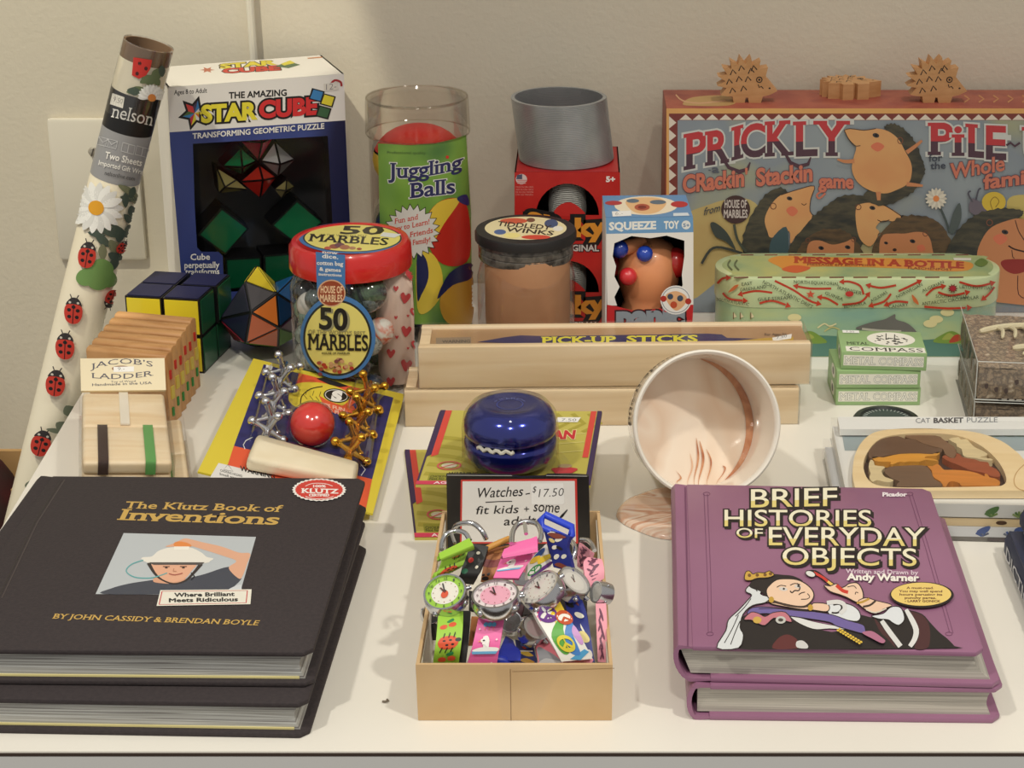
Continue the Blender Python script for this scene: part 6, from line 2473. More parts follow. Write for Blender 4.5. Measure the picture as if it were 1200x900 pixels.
def jack_column(p0, p1, n, mat, nm, lab, grp):
    a_, c_ = jl(.0085)(*p0)[0], jl(.0085)(*p1)[0]
    d = (c_ - a_)
    u = d.normalized()
    wv_ = jn.cross(u).normalized()
    step = d.length / n
    first = None
    for i in range(n):
        c = a_ + u * step * (i + .5)
        Mr = Matrix((wv_, (jn + wv_ * .2).normalized(), u)).transposed().to_4x4()
        q = (jn * 1).normalized()
        Mr = Matrix((wv_, jn, u)).transposed().to_4x4() @ Matrix.Rotation(R(25 + 40 * (i % 2)), 4, 'Z')
        if first is None:
            g = Geo(mat)
            jack_mesh(g, Matrix.Identity(4), step * .60)
            first = g.build('jack', None, smooth=60)
            o = first
        else:
            o = first.copy()
            COL.objects.link(o)
        o.location = c
        o.rotation_euler = Mr.to_euler()
        tag(o, lab, 'jack', grp)


SILV = paint((214, 216, 222), .16, 1)
GOLD = paint((222, 168, 62), .18, 1)
jack_column((334, 427), (312, 512), 6, SILV, 'jack', 'silver metal jack in the left column of the jacks pack', 'silver jacks')
jack_column((433, 450), (409, 537), 6, GOLD, 'jack', 'gold metal jack in the right column of the jacks pack', 'gold jacks')
# folded cloth pouch
s_lo, s_hi = jl(.001), jl(.010)
q = [s_hi(*p)[0] for p in ((302, 508), (421, 541), (416, 562), (289, 536))]
lo = [s_lo(*p)[0] for p in ((301, 512), (421, 546), (415, 576), (287, 552))]
g = Geo(noisy('calico', [(232, 218, 186), (240, 228, 200)], nscale=50, rough=.9))
g.add(q + lo, [(0, 1, 2, 3), (7, 6, 5, 4), (0, 4, 5, 1), (1, 5, 6, 2), (2, 6, 7, 3), (3, 7, 4, 0)])
o = g.build('cloth_pouch', None, bevel=.003, seg=3, world=True, loc=lo[3], smooth=50)
tag(o, 'cream folded cloth pouch in the blister of the jacks pack', 'pouch')
# blister over the pieces
g = Geo(clear('blister'))


def dome(base, top, h):
    lo_ = [jl(.0003)(*p)[0] for p in base]
    up_ = [jl(h)(*p)[0] for p in top]
    n = len(lo_)
    g.add(lo_ + up_, [(i, (i + 1) % n, n + (i + 1) % n, n + i) for i in range(n)] + [tuple(range(n, 2 * n))])


dome(((312, 430), (356, 436), (340, 516), (290, 513)), ((318, 424), (350, 428), (336, 506), (298, 504)), .0185)
dome(((412, 450), (452, 456), (436, 548), (392, 534)), ((418, 444), (446, 448), (428, 532), (398, 526)), .0185)
dome(((300, 508), (424, 540), (420, 576), (286, 548)), ((303, 508), (421, 539), (417, 562), (291, 532)), .0155)
o = g.build('blister', t_, world=True, bevel=.002, seg=2)
g = Geo(clear('blister'))
bm_ = Matrix.Translation(bc)
g.ball((0, 0, 0), r_ball * 1.07, 28, 16, M=bm_)
g.build('ball_blister', t_, world=True, smooth=80)

# ================================================================ hardback books
def book(name, label, group, loc, yaw, wid, dep, t, cover, page, slip=0, sheet=None, bt=.0026):
    o = thing(name, label, 'book', loc, yaw, group)

    def board(z0, nm, dx):
        g = Geo(cover)
        r = .004
        pts = [(.0104 + dx, 0), (wid + dx - r, 0), (wid + dx, r), (wid + dx, dep - r), (wid + dx - r, dep), (.0104 + dx, dep)]
        g.ngon_prism(pts, z0, z0 + bt)
        return g.build(nm, o, bevel=.0007, seg=2)
    board(0, 'back_cover', slip)
    fc = board(t - bt, 'front_cover', 0)
    g = Geo(cover)
    prof = []
    n = 9
    for i in range(n):
        q = i / (n - 1)
        prof.append((.0042 * (1 - math.sin(math.pi * q) ** .55) + slip * (1 - q) * .6, t * q))
    prof = [(p[0], p[1]) for p in prof]
    ring = [(.0116 + slip, .0007), (.0062 + slip * .6, 0)] + prof + [(.0062, t)] + [(.0116, t - .0007), (.0114, t - .0016)] + [(p[0] + .0022, min(max(p[1], .0016), t - .0016)) for p in prof[::-1]] + [(.0114 + slip, .0016)]
    Mx = Matrix(((1, 0, 0, 0), (0, 0, 1, 0), (0, 1, 0, 0), (0, 0, 0, 1)))
    g.prism(ring, .0003, dep - .0003, Mx)
    g.build('spine', o, smooth=50)
    g = Geo(page)
    e = .0045
    rows = 6
    vs, fs = [], []
    for i in range(rows + 1):
        q = i / rows
        z = bt + (t - 2 * bt) * q
        bow = .0022 * (1 - (2 * q - 1) ** 2)
        dx = slip * (1 - q)
        x0, x1 = .0050 + dx * .6, wid - e + dx - bow
        vs += [(x0, .0035, z), (x1, .0035, z), (x1, dep - .0035, z), (x0, dep - .0035, z)]
    for i in range(rows):
        for k in range(4):
            k2 = (k + 1) % 4
            fs.append((4 * i + k, 4 * i + k2, 4 * i + 4 + k2, 4 * i + 4 + k))
    fs += [(0, 3, 2, 1), tuple(4 * rows + k for k in range(4))]
    g.add(vs, fs)
    g.build('page_block', o, smooth=50)
    if sheet:
        g = Geo(paint(sheet, .6))
        g.box(.008, .0030, bt + .0001, wid - .007 + slip, dep - .0032, bt + .0011)
        g.build('yellow_leaf', o)
    return o, fc


CLOTH = noisy('charcoal_cloth', [(47, 40, 42), (56, 48, 49)], nscale=500, rough=.78, bump=.25, bscale=900)
KPAGE = noisy('glossy_pages', [(176, 178, 176), (120, 116, 112), (206, 208, 204), (150, 148, 142), (196, 196, 190), (104, 98, 96), (190, 192, 190)], (2.2, 2.2, 420), 1.6, .45, 0, 3, .35)
TK_ = ony(370, 826, at(362, 866, 0).y).z + .0006
p0 = at(362, 866, 0)
kw, kd2 = .182, .182
yw1 = R(-1.7)
org = p0 - V((math.cos(yw1) * kw, math.sin(yw1) * kw, 0))
book('hardback_book', 'black cloth hardback underneath, poking out below the one with the helmet photo', 'black cloth books', org, yw1, kw, kd2, TK_, CLOTH, KPAGE, 0, (226, 214, 150))
z1 = TK_ + .0002
p1 = at(368, 806, z1)
yw2 = R(-1.0)
org = p1 - V((math.cos(yw2) * kw, math.sin(yw2) * kw, 0))
kb, fc = book('hardback_book', 'black cloth hardback on top, its cover photo a man in a white helmet', 'black cloth books', org, yw2, kw, kd2, TK_, CLOTH, KPAGE, 0, (226, 214, 150))
zt = z1 + TK_
GOLDF = paint((212, 174, 92), .35, .2)
b = Art(plane((0, 0, zt), (0, 0, 1)), eps=1.5e-5)
b.line([(72, 562), (40, 612), (0, 697)], 1.4, (40, 34, 35))
b.line([(76, 562), (44, 612), (2, 701)], 1.2, (68, 59, 59))
b.text('The Klutz Book of', 145, 595.5, 329, 600, 8, GOLDF, .015, True, up=(3.4, -7.6))
b.text('Inventions', 137, 609, 325, 615, 12.5, GOLDF, .02, True, up=(6, -12))
b.text('BY JOHN CASSIDY & BRENDAN BOYLE', 61, 725, 302, 733, 5.5, GOLDF, .012, True, up=(3, -5.5))
# cover photograph
b.poly([(145, 625), (300, 629.5), (280.5, 698), (112, 696.5)], (186, 192, 196))
b.smooth([(121, 696.4), (130, 690), (150, 684.5), (172, 681), (182, 680), (212, 680.5), (224, 677), (240, 673), (268, 664.5), (276, 672), (283, 678), (274, 688), (262, 697.6), (200, 697)], (66, 70, 82))
b.smooth([(262, 697.8), (268, 691), (279, 686), (283, 687), (280.5, 698)], (206, 210, 214))
b.smooth([(180, 679), (182, 683), (205, 684.5), (216, 681), (214, 676), (184, 676)], (214, 160, 130))
SKN = (222, 170, 140)
b.smooth([(194, 641), (204, 637), (216, 631.5), (226, 633), (238, 636), (260, 641), (280, 648), (293, 649), (290, 660), (284, 676), (279, 678), (268, 666), (277, 658), (262, 652), (240, 645), (222, 640), (208, 641)], SKN)
b.smooth([(180, 660), (182, 672), (192, 680), (204, 682.5), (216, 679), (224, 670), (228, 660)], (226, 172, 142))
b.line([(174, 660), (181, 672), (190, 680), (203, 684.5), (216, 681.5), (226, 673), (236, 661)], [4.5, 3, 1.8, 1.6, 1.8, 3, 4.5], (52, 44, 44), n=3)
b.smooth([(166, 656), (168, 653.5), (178, 652.5), (186, 646), (200, 642), (222, 642), (236, 648), (242, 653), (250, 655), (247, 657.5), (240, 660.5), (206, 661), (176, 660.5)], (230, 226, 216))
b.poly([(174, 659.5), (240, 659.5), (236, 662.5), (180, 662.5)], (84, 78, 76))
b.smooth([(204, 637), (210, 635), (220, 637), (224, 641), (206, 641.5)], (226, 138, 72))
b.poly([(204, 641), (222, 641), (221, 645), (204, 645)], (240, 236, 226))
b.line([(168, 657), (154, 662), (148, 670), (158, 677), (176, 678), (188, 675), (196, 672)], 1.2, (90, 168, 170), n=4)
for x in (195, 215):
    b.line([(x - 4, 664.6), (x + 4, 664.6)], 1, (110, 70, 56))
    b.ell(x, 666, 1.8, .8, (60, 50, 50))
b.line([(204, 667), (203, 670), (207, 670.5)], .8, (180, 120, 96))
b.line([(198, 673), (205, 674.5), (214, 672.5)], 1.1, (170, 92, 80), n=3)
b.line([(224, 672), (228, 676), (224, 680)], 1.4, (40, 40, 44))
b.poly([(188, 692.5), (295, 691.5), (293.5, 709), (183.5, 711)], (232, 228, 214))
for pts in ([(190, 694), (186.5, 709.5)], [(290, 693), (288.5, 707.5)], [(190, 694), (290, 693)], [(186.5, 709.5), (288.5, 707.5)]):
    b.line(pts, 1.2 if abs(pts[0][0] - pts[1][0]) < 9 else .5, (196, 70, 76))
b.text('Where Brilliant', 204, 700.5, 275, 699.3, 4.4, (44, 44, 46), .035)
b.text('Meets Ridiculous', 198, 706.8, 279, 705.5, 4.4, (44, 44, 46), .035)
# round sticker
b.star(374, 575.2, 32, 30, 30, (236, 234, 228), .42)
b.star(374, 575.2, 28.6, 27.2, 34, (206, 62, 52), .42)
b.text('100%', 367, 572.3, 382, 572.3, 2.8, (238, 226, 220), .04)
b.text('KLUTZ', 353, 578.7, 397, 579.5, 5, WHITE, .03, True)
b.text('CERTIFIED', 362, 583, 386, 583, 2.8, (238, 226, 220), .05)
b.line([(358, 571), (366, 568), (380, 568), (390, 571)], .7, (240, 226, 220), n=3)
b.line([(358, 583), (366, 585.6), (382, 585.6), (391, 583)], .7, (240, 226, 220), n=3)
for x, y, rx in ((102, 713, 10), (333, 684, 9)):
    pass
b.build('cover_print', fc)

# purple books
PURP = noisy('purple_cover', [(138, 92, 120), (156, 108, 138)], nscale=8, rough=.42, coat=.15)
BPAGE = noisy('paper_edges', [(176, 172, 160), (196, 192, 180), (160, 156, 146), (204, 200, 188)], (3, 3, 500), 1.8, .7, 0, 3, .25)
q0, q1 = at(808, 844, 0), at(1171, 842, 0)
T2 = ony(783, 802.5, q0.y).z
bw2, bd2 = (q1 - q0).length + .0015, .168
yb1 = R(-1.2)
book('hardback_book', 'purple hardback underneath, mostly covered by the one with the crowned lady', 'purple hardback books', (q1.x - bw2 * math.cos(yb1), q0.y, 0), yb1, bw2, bd2, T2, PURP, BPAGE)
z1 = T2 + .0002
r0, r1 = at(787, 761, 2 * T2), at(1153, 761, 2 * T2)
yb2 = R(-2.4)
bw3 = (r1 - r0).length + .001
kb, fc = book('hardback_book', 'purple hardback on top, its cover showing a crowned lady with a toothbrush', 'purple hardback books', (r0.x - .001, (r0.y + r1.y) / 2 + .003, z1), yb2, bw3, .169, T2, PURP, BPAGE, .0085)
zt = z1 + T2
b = Art(plane((0, 0, zt), (0, 0, 1)), eps=1.2e-5, rough=.42)
PD, PLI = (112, 66, 98), (166, 122, 152)
b.line([(803, 571), (806, 700), (806, 757)], 1.5, PD)
for dx in (0, 4):
    b.line([(825 + dx, 579), (829 + dx, 680), (830 + dx, 742)], .7, PD)
    b.line([(1069 - dx, 579), (1088 - dx, 640), (1117 - dx, 742)], .7, PD)
for sx, sy in ((828, 579), (1066, 579), (832, 743), (1112, 743)):
    b.ring(sx, sy, 4, 2, .6, PD)
# glow of paler print around the figure
LT, LO, INKB = (240, 234, 206), (226, 208, 128), (30, 24, 26)


def word(t, x0, y0, x1, y1, h, **k):
    b.text(t, x0, y0, x1, y1, h, LT, .006, out=INKB, outw=.05, shadow=(2, 2, INKB), split=(.36, LO), **k)


word('BRIEF', 880, 595, 981, 593, 21)
word('HISTORIES', 849, 617, 1021, 617.5, 19)
word('OF', 863, 630.5, 894, 631, 11)
word('EVERYDAY', 901, 639.5, 1084, 640.5, 21)
word('OBJECTS', 917, 662.5, 1074, 664, 20)
b.text('Written and Drawn by', 991, 672.5, 1076, 674.5, 5, (222, 200, 214), .02)
b.text('Andy Warner', 993.5, 681.8, 1078.5, 683.3, 7.6, (90, 54, 80), .04)
b.text('Andy Warner', 992, 680.5, 1077, 682, 7.6, (244, 240, 230), .04)
b.text('Picador', 1034, 582.5, 1063, 582.5, 4.4, (236, 226, 230), .05)
q7 = lambda *p: [(770 + x / 5.4545, 660 + y / 5.4545) for x, y in p]
q8 = lambda *p: [(980 + x / 5.4545, 690 + y / 5.4545) for x, y in p]
q6 = lambda *p: [(980 + x / 5.4545, 560 + y / 5.4545) for x, y in p]


def shape(pts, col, w=1.1, n=3):
    b.smooth(pts, col, n)
    if w:
        b.line(pts, w, INKB, True, n=n)


# dark robe
b.smooth(q7((520, 552), (528, 470), (530, 380), (560, 340), (640, 330), (860, 370), (1000, 420), (1160, 440)) + q8((60, 150), (150, 170), (230, 190), (300, 200), (400, 170), (440, 140), (545, 165), (600, 222), (660, 285), (710, 325), (755, 372), (756, 386)) + q7((1150, 556), (800, 556)), (34, 30, 32), 3)
b.smooth(q8((450, 150), (540, 170), (590, 230), (600, 320), (580, 386), (500, 386), (530, 300), (500, 210)), (74, 40, 44))
b.smooth(q8((240, 190), (300, 260), (360, 340), (380, 386), (330, 330), (280, 280)), (74, 40, 44))
b.smooth(q7((740, 552), (770, 490), (830, 462), (890, 490), (900, 530), (890, 552)), (96, 44, 46))
b.smooth(q7((895, 545), (890, 510), (920, 500), (945, 510), (965, 535), (955, 552)), (206, 206, 204))
# lace and sleeves
shape(q7((850, 345), (900, 352), (1000, 380), (1100, 400), (1190, 415), (1200, 430), (1100, 425), (1020, 430), (960, 415), (890, 380)), (222, 222, 220), .5)
shape(q8((-40, 90), (0, 88), (60, 100), (110, 118), (145, 150), (155, 190), (130, 215), (60, 205), (-30, 180), (-60, 140)), (222, 226, 228))
b.line(q8((-20, 110), (20, 105), (35, 130), (10, 160), (-30, 160)), 2, INKB, n=3)
shape(q8((225, 180), (300, 165), (345, 125), (400, 122), (425, 150), (435, 205), (400, 240), (360, 225), (330, 205), (270, 200)), (222, 226, 230))
b.line(q8((290, 212), (330, 270), (375, 330), (410, 376)), [5, 6, 6, 6], (218, 218, 216), n=3)
b.line(q8((445, 140), (480, 200), (510, 270), (500, 330), (470, 376)), [4, 6, 6.5, 6, 5], (222, 222, 220), n=3)
# neck and shoulder
shape(q7((960, 285), (1000, 262), (1085, 268), (1102, 296), (1080, 318), (1000, 308), (900, 300), (760, 275), (720, 260), (740, 240)), (236, 200, 172))
b.line(q7((1085, 262), (1150, 255), (1190, 268), (1200, 300), (1170, 330)), 5, (218, 218, 216), n=3)
# sash
shape(q7((575, 330), (610, 292), (720, 290), (850, 302), (1000, 318), (1120, 338)) + q8((80, 212), (165, 236), (184, 262), (178, 294), (100, 276), (0, 246)) + q7((1100, 385), (960, 362), (840, 345), (700, 330), (620, 335)), (112, 98, 160), .9)
b.line(q7((650, 300), (760, 298), (900, 312), (980, 318)), .9, (60, 46, 56), n=3)
# bow
shape(q7((555, 368), (600, 322), (650, 330), (690, 350), (740, 325), (820, 322), (862, 384), (800, 372), (745, 360), (690, 406), (640, 392), (600, 372)), (196, 120, 132), .9)
b.ell(*q7((640, 372))[0], 5, 4, (206, 170, 80))
b.ell(*q7((790, 372))[0], 6, 4.4, (196, 196, 190))
b.ell(*q7((790, 372))[0], 3, 2, (70, 64, 60))
# veil, hair, face
shape(q7((382, 551), (440, 440), (456, 372), (520, 310), (580, 245), (604, 212), (568, 192), (575, 165), (620, 135), (700, 112), (765, 108), (700, 160), (660, 205), (720, 228), (690, 262), (610, 280), (550, 335), (530, 420), (552, 470), (520, 552)), (216, 220, 222), 1.2)
for pts in (((430, 520), (480, 430), (520, 340)), ((470, 530), (500, 450), (530, 380)), ((600, 235), (560, 290), (500, 350)), ((640, 190), (625, 160), (660, 130))):
    b.line(q7(*pts), 1, INKB, n=3)
b.smooth(q7((590, 160), (620, 110), (680, 88), (740, 80), (800, 84), (870, 92), (930, 122), (890, 128), (820, 112), (760, 122), (706, 182), (690, 215), (660, 190)), (36, 30, 32))
shape(q7((698, 185), (720, 150), (765, 116), (830, 110), (895, 116), (950, 142), (990, 180), (1002, 215), (988, 250), (950, 282), (900, 286), (830, 274), (760, 255), (712, 232)), (238, 204, 176), 1.2)
b.line(q7((765, 165), (790, 152), (825, 158)), 1, INKB, n=3)
b.line(q7((850, 152), (880, 140), (915, 148)), 1, INKB, n=3)
b.ell(*q7((806, 176))[0], 5, 2.2, (216, 210, 204), 8)
b.ell(*q7((900, 160))[0], 4, 2, (216, 210, 204), 8)
b.ell(*q7((810, 175))[0], 1.3, 1.2, INKB)
b.ell(*q7((902, 158))[0], 1.2, 1.1, INKB)
b.line(q7((895, 140), (912, 165), (905, 186), (880, 186), (862, 200), (850, 188)), 1.3, INKB, n=3)
b.line(q7((905, 214), (920, 202), (945, 196)), 1, INKB, n=3)
b.line(q7((960, 205), (975, 225), (960, 240), (920, 242)), .8, INKB, n=3)
b.line(q7((700, 258), (760, 262), (840, 282), (940, 290), (985, 268)), 1.6, (70, 56, 48), n=3)
for x, y in ((730, 245), (980, 296)):
    b.ell(*q7((x, y))[0], 3, 3.6, (196, 156, 60))
# crown
shape(q7((560, 116), (566, 70), (590, 62), (612, 82), (640, 72), (680, 74), (700, 68), (720, 62), (748, 86), (710, 104), (640, 108), (600, 122)), (206, 166, 74), .9)
for x, y in ((590, 90), (640, 88), (690, 86), (725, 80)):
    b.ell(*q7((x, y))[0], 2, 2, (120, 84, 40))
# toothbrush, hand, arm
b.line(q7((955, 72), (1010, 70), (1060, 105), (1120, 150), (1200, 200)) + q8((15, 15), (70, 42)), 4.6, INKB, n=3)
b.line(q7((1000, 72), (1060, 105), (1090, 130)), 3, (206, 60, 52), n=3)
b.line(q7((1090, 130), (1130, 160)), 3, (236, 196, 100))
b.line(q7((1130, 160), (1200, 200)) + q8((10, 12), (66, 38)), 3.4, (206, 60, 46), n=3)
b.ell(*q7((980, 82))[0], 6, 3.4, (226, 226, 222), 20)
b.ring(*q7((980, 82))[0], 6, 3.4, .9, INKB, 20)
shape(q6((-80, 700), (-40, 705), (0, 690), (30, 715), (60, 705), (80, 690), (130, 685), (158, 715), (172, 760), (165, 800), (130, 810), (70, 780), (20, 760), (-40, 740)), (238, 204, 176), 1.2)
b.line(q6((0, 700), (40, 735), (75, 745)), 4, (206, 60, 46), n=3)
b.line(q6((70, 712), (110, 705), (128, 722)), .9, INKB, n=3)
b.line(q6((120, 760), (125, 745), (140, 750)), .9, INKB, n=3)
shape(q8((135, 100), (190, 72), (250, 90), (355, 118), (300, 145), (250, 172), (190, 150)), (236, 200, 172), 1)
b.line(q8((130, 105), (165, 100), (210, 78)), 2.6, (190, 150, 66), n=3)
b.line(q8((170, 130), (215, 120), (250, 92)), 2.4, (60, 48, 40), n=3)
b.line(q8((190, 148), (250, 168), (320, 140)), 1.6, (214, 206, 190), n=3)
b.smooth(q8((165, 298), (200, 286), (240, 292), (300, 335), (312, 352), (290, 364), (230, 335)), (176, 112, 140))
for i in range(9):
    for j in range(2):
        x, y = 10 + 17 * i + 12 * j, 282 + 10.5 * i - 8 * j
        b.ell(*q8((x, y))[0], 1.7, 1.2, (226, 190, 70), 30, n=8)
# yellow oval
b.ell(1080, 700.5, 37.5, 15.2, INKB, n=40)
b.ell(1079.3, 699.7, 35.2, 13.6, (234, 204, 118), n=40)
for i, (t, x0, x1) in enumerate((('A must-read.', 1062, 1094), ('You may well spend', 1053, 1104), ('hours perusing its', 1054, 1104), ('punchy pages.', 1060, 1097), ('- LARRY GONICK', 1060, 1102))):
    b.text(t, x0, 693.5 + i * 3.9, x1, 693.7 + i * 3.9, 2.5, (110, 70, 50), .03)
b.build('cover_print', fc)

# blue books at the right edge
NVY = paint((40, 48, 76), .5)
for i, (a0, a1, ht, lb) in enumerate((((1180, 622), (1201, 672), .017, 'thin dark blue book at the right edge, the nearer one with white spine lettering'), ((1189, 596), (1212, 640), .030, 'thicker dark blue book at the right edge, behind the lettered one'))):
    A, B = at(*a0, ht), at(*a1, ht)
    zb_ = .0174 if i else 0
    hh = ht - zb_
    d = (B - A).normalized()
    nx = V((-d.y, d.x, 0))
    ln = .14
    yw = math.atan2(d.y, d.x)
    if i == 1:
        A = A + nx * .004
    t_ = thing('blue_book', lb, 'book', (A.x, A.y, zb_), yw, 'dark blue books at the right edge')
    dp = .10
    g = Geo(NVY)
    g.box(0, 0.001, hh - .0016, ln, dp, hh)
    g.build('front_cover', t_, bevel=.0005)
    g = Geo(NVY)
    g.box(0, 0.001, 0, ln, dp, .0016)
    g.build('back_cover', t_, bevel=.0005)
    g = Geo(NVY)
    pr = [(.006, 0), (.001, .001), (-.0008, hh * .3), (-.0008, hh * .7), (.001, hh - .001), (.006, hh), (.006, hh - .002), (.003, hh * .7), (.003, hh * .3), (.006, .002)]
    g.prism(pr, 0, ln, Matrix(((0, 0, 1, 0), (1, 0, 0, 0), (0, 1, 0, 0), (0, 0, 0, 1))))
    g.build('spine', t_, smooth=50)
    g = Geo(BPAGE)
    g.box(.002, .004, .0017, ln - .002, dp - .003, hh - .0017)
    g.build('page_block', t_)
    W = root_matrix(t_)
    sb = Art(local(W @ Matrix(((1, 0, 0, 0), (0, 0, -1, -.0012), (0, 1, 0, 0), (0, 0, 0, 1)))), yup=True)
    if i == 0:
        sb.text('DICTIONARY', .008, hh * .28, .115, hh * .28, hh * .42, (220, 222, 226), .0)
    else:
        sb.text('N', .012, hh * .3, .020, hh * .3, hh * .4, (200, 204, 212), .0)
    sb.build('spine_lettering', t_)

# tiny scrap on the table
sc_ = at(452, 824, 0)
g = Geo(paint((120, 110, 96), .6))
g.tube([sc_ + V((-.0015, .0005, .0006)), sc_ + V((0, -.0003, .0011)), sc_ + V((.001, .0012, .0007)), sc_ + V((.0004, .0022, .0006))], .0005, 6)
tag(g.build('lint_scrap', None, world=True, loc=sc_), 'tiny grey scrap on the table between the black books and the watch box', 'scrap')

# ================================================================ watch box
KRAFT = noisy('kraft_card', [(198, 164, 118), (208, 176, 132)], nscale=30, rough=.75)
w0, w1 = at(490, 845, 0), at(717, 844, 0)
wy = (w0.y + w1.y) / 2
hw_ = ony(600, 779, wy).z
wl, wr_ = ony(487, 780, wy).x, ony(718, 778, wy).x
bk0, bk1 = at(518, 600, hw_), at(703, 597, hw_)
by = (bk0.y + bk1.y) / 2
t_ = thing('watch_box', 'open kraft cardboard box full of watches at the front middle of the table', 'cardboard box', (w0.x, wy, 0))
th = .0016
LINING = paint((222, 216, 202), .7)


def wall(p, q, n, nm, m=KRAFT):
    """slab between bottom edge p[0]-p[1] and top edge q[0]-q[1], thickness along n"""
    g = Geo(m)
    n = V(n) * th
    vs = [V(p[0]), V(p[1]), V(q[1]), V(q[0])]
    g.add(vs + [v + n for v in vs], [(0, 1, 2, 3), (7, 6, 5, 4), (0, 4, 5, 1), (1, 5, 6, 2), (2, 6, 7, 3), (3, 7, 4, 0)])
    return g.build(nm, t_, world=True)


FL, FR, BLk, BRk = (w0.x, wy, .0002), (w1.x, wy, .0002), (w0.x, by, .0002), (w1.x - .003, by, .0002)
FLt, FRt, BLt, BRt = (wl, wy, hw_), (wr_, wy, hw_), (bk0.x, by, hw_), (bk1.x, by, hw_)
wall((FL, FR), (FLt, FRt), (0, 1, 0), 'front_wall')
wall((BLk, BRk), (BLt, BRt), (0, -1, 0), 'back_wall')
dF, dB, dz_ = V((0, th + .0002, 0)), V((0, -th - .0002, 0)), V((0, 0, -.0003))
wall((V(FL) + dF, V(BLk) + dB), (V(FLt) + dF + dz_, V(BLt) + dB + dz_), (1, 0, 0), 'side_wall')
wall((V(FR) + dF, V(BRk) + dB), (V(FRt) + dF + dz_, V(BRt) + dB + dz_), (-1, 0, 0), 'side_wall')
g = Geo(LINING)
g.box(w0.x + .002, wy + .002, .0006, w1.x - .006, by - .002, .0022)
g.build('box_floor', t_, world=True)
for (p, q, n_) in (((FL, BLk), (FLt, BLt), 1), ((FR, BRk), (FRt, BRt), -1)):
    g = Geo(LINING)
    o_ = V((n_ * (th + .0001), 0, 0))
    o2 = V((n_ * (th + .0006), 0, 0))
    dn = V((0, 0, -.004))
    vs = [V(p[0]) + o_ + V((0, .003, .002)), V(p[1]) + o_ + V((0, -.003, .002)), V(q[1]) + o_ + dn + V((0, -.003, 0)), V(q[0]) + o_ + dn + V((0, .003, 0))]
    g.add(vs + [v + (o2 - o_) for v in vs], [(0, 1, 2, 3), (7, 6, 5, 4), (0, 4, 5, 1), (1, 5, 6, 2), (2, 6, 7, 3), (3, 7, 4, 0)])
    g.build('paper_lining', t_, world=True)
g = Geo(clear('tape', gloss=.04, rough=.25, edge=.05))
pa = [ony(x, y, wy - .0003) for x, y in ((581, 781), (668, 780), (648, 800), (628, 846), (588, 846), (584, 812))]
g.add(pa, [tuple(range(6))])
g.build('clear_tape', t_, world=True)
b = Art(plane((0, wy, 0), (0, -1, 0)))
b.line([(598, 784), (599, 846)], .9, (140, 106, 66))
b.line([(600, 787), (720, 783)], .6, (160, 124, 80))
b.build('flap_crease', t_)

# price card standing in the back of the box
sy_ = by - .006
s_ = lambda x, y: ony(x, y, sy_)
t_ = thing('price_card', 'white handwritten price card on black backing reading Watches $17.50', 'price card', s_(606, 640))
g = Geo(paint((24, 22, 22), .35, coat=.3))
fr_ = [s_(*p) for p in ((525, 652), (692, 652), (690, 558), (668, 556.5), (642, 557), (638, 559), (610, 560), (596, 557.5), (560, 557), (523, 556.5))]
n = len(fr_)
zlow = .003
fr_ = [V((p.x, p.y, max(p.z, zlow))) for p in fr_]
g.add(fr_ + [p + V((0, .0022, 0)) for p in fr_], [tuple(range(n)), tuple(range(2 * n - 1, n - 1, -1))] + [(i, (i + 1) % n, n + (i + 1) % n, n + i) for i in range(n)])
g.build('black_backing', t_, world=True)
b = Art(plane((0, sy_, 0), (0, -1, 0)), rough=.4)
b.poly([(540, 562), (676, 561), (677.5, 637), (539, 637)], (206, 62, 54))
b.poly([(542, 564), (673.5, 563.5), (675, 635), (541, 635)], (232, 230, 226))
b.line([(524, 556.8), (600, 557.4)], .8, (180, 180, 176))
b.line([(640, 557.2), (688, 558)], .8, (180, 180, 176))
PEN = (26, 24, 28)
b.text('Watches', 557.5, 583.5, 612, 581, 11, PEN, .004, up=(2.5, -11.5))
b.line([(616, 579), (621, 578)], 1.3, PEN)
b.line([(569, 588.6), (585, 587.6), (600, 587.4)], 1.1, PEN)
b.poly([(622, 566.5), (660, 566), (661.5, 589), (659, 591), (623, 591)], (242, 242, 240))
b.text('$', 624, 577, 628, 576.5, 7, PEN, 0, up=(1, -7))
b.text('17.50', 631, 582.5, 660, 581, 9.5, (60, 58, 62), -.008, up=(1.5, -9.5))
b.text('fit kids', 557, 602.5, 607, 601, 9, PEN, .002, up=(2, -9.5))
b.text('+', 614, 600.5, 620, 600.5, 8, PEN, 0)
b.text('some', 625, 599, 655, 600.5, 12, PEN, .002, up=(2, -12))
b.text('adults', 590, 615.5, 634, 614, 9.5, PEN, .002, up=(2, -10))
b.line([(653, 610), (659, 604), (665, 597)], [1.2, 3, 1], PEN)
b.build('card_writing', t_)


# ---------------------------------------------------------------- watches
Wp = lambda X, Y: (480 + X / 4.615, 590 + Y / 4.615)


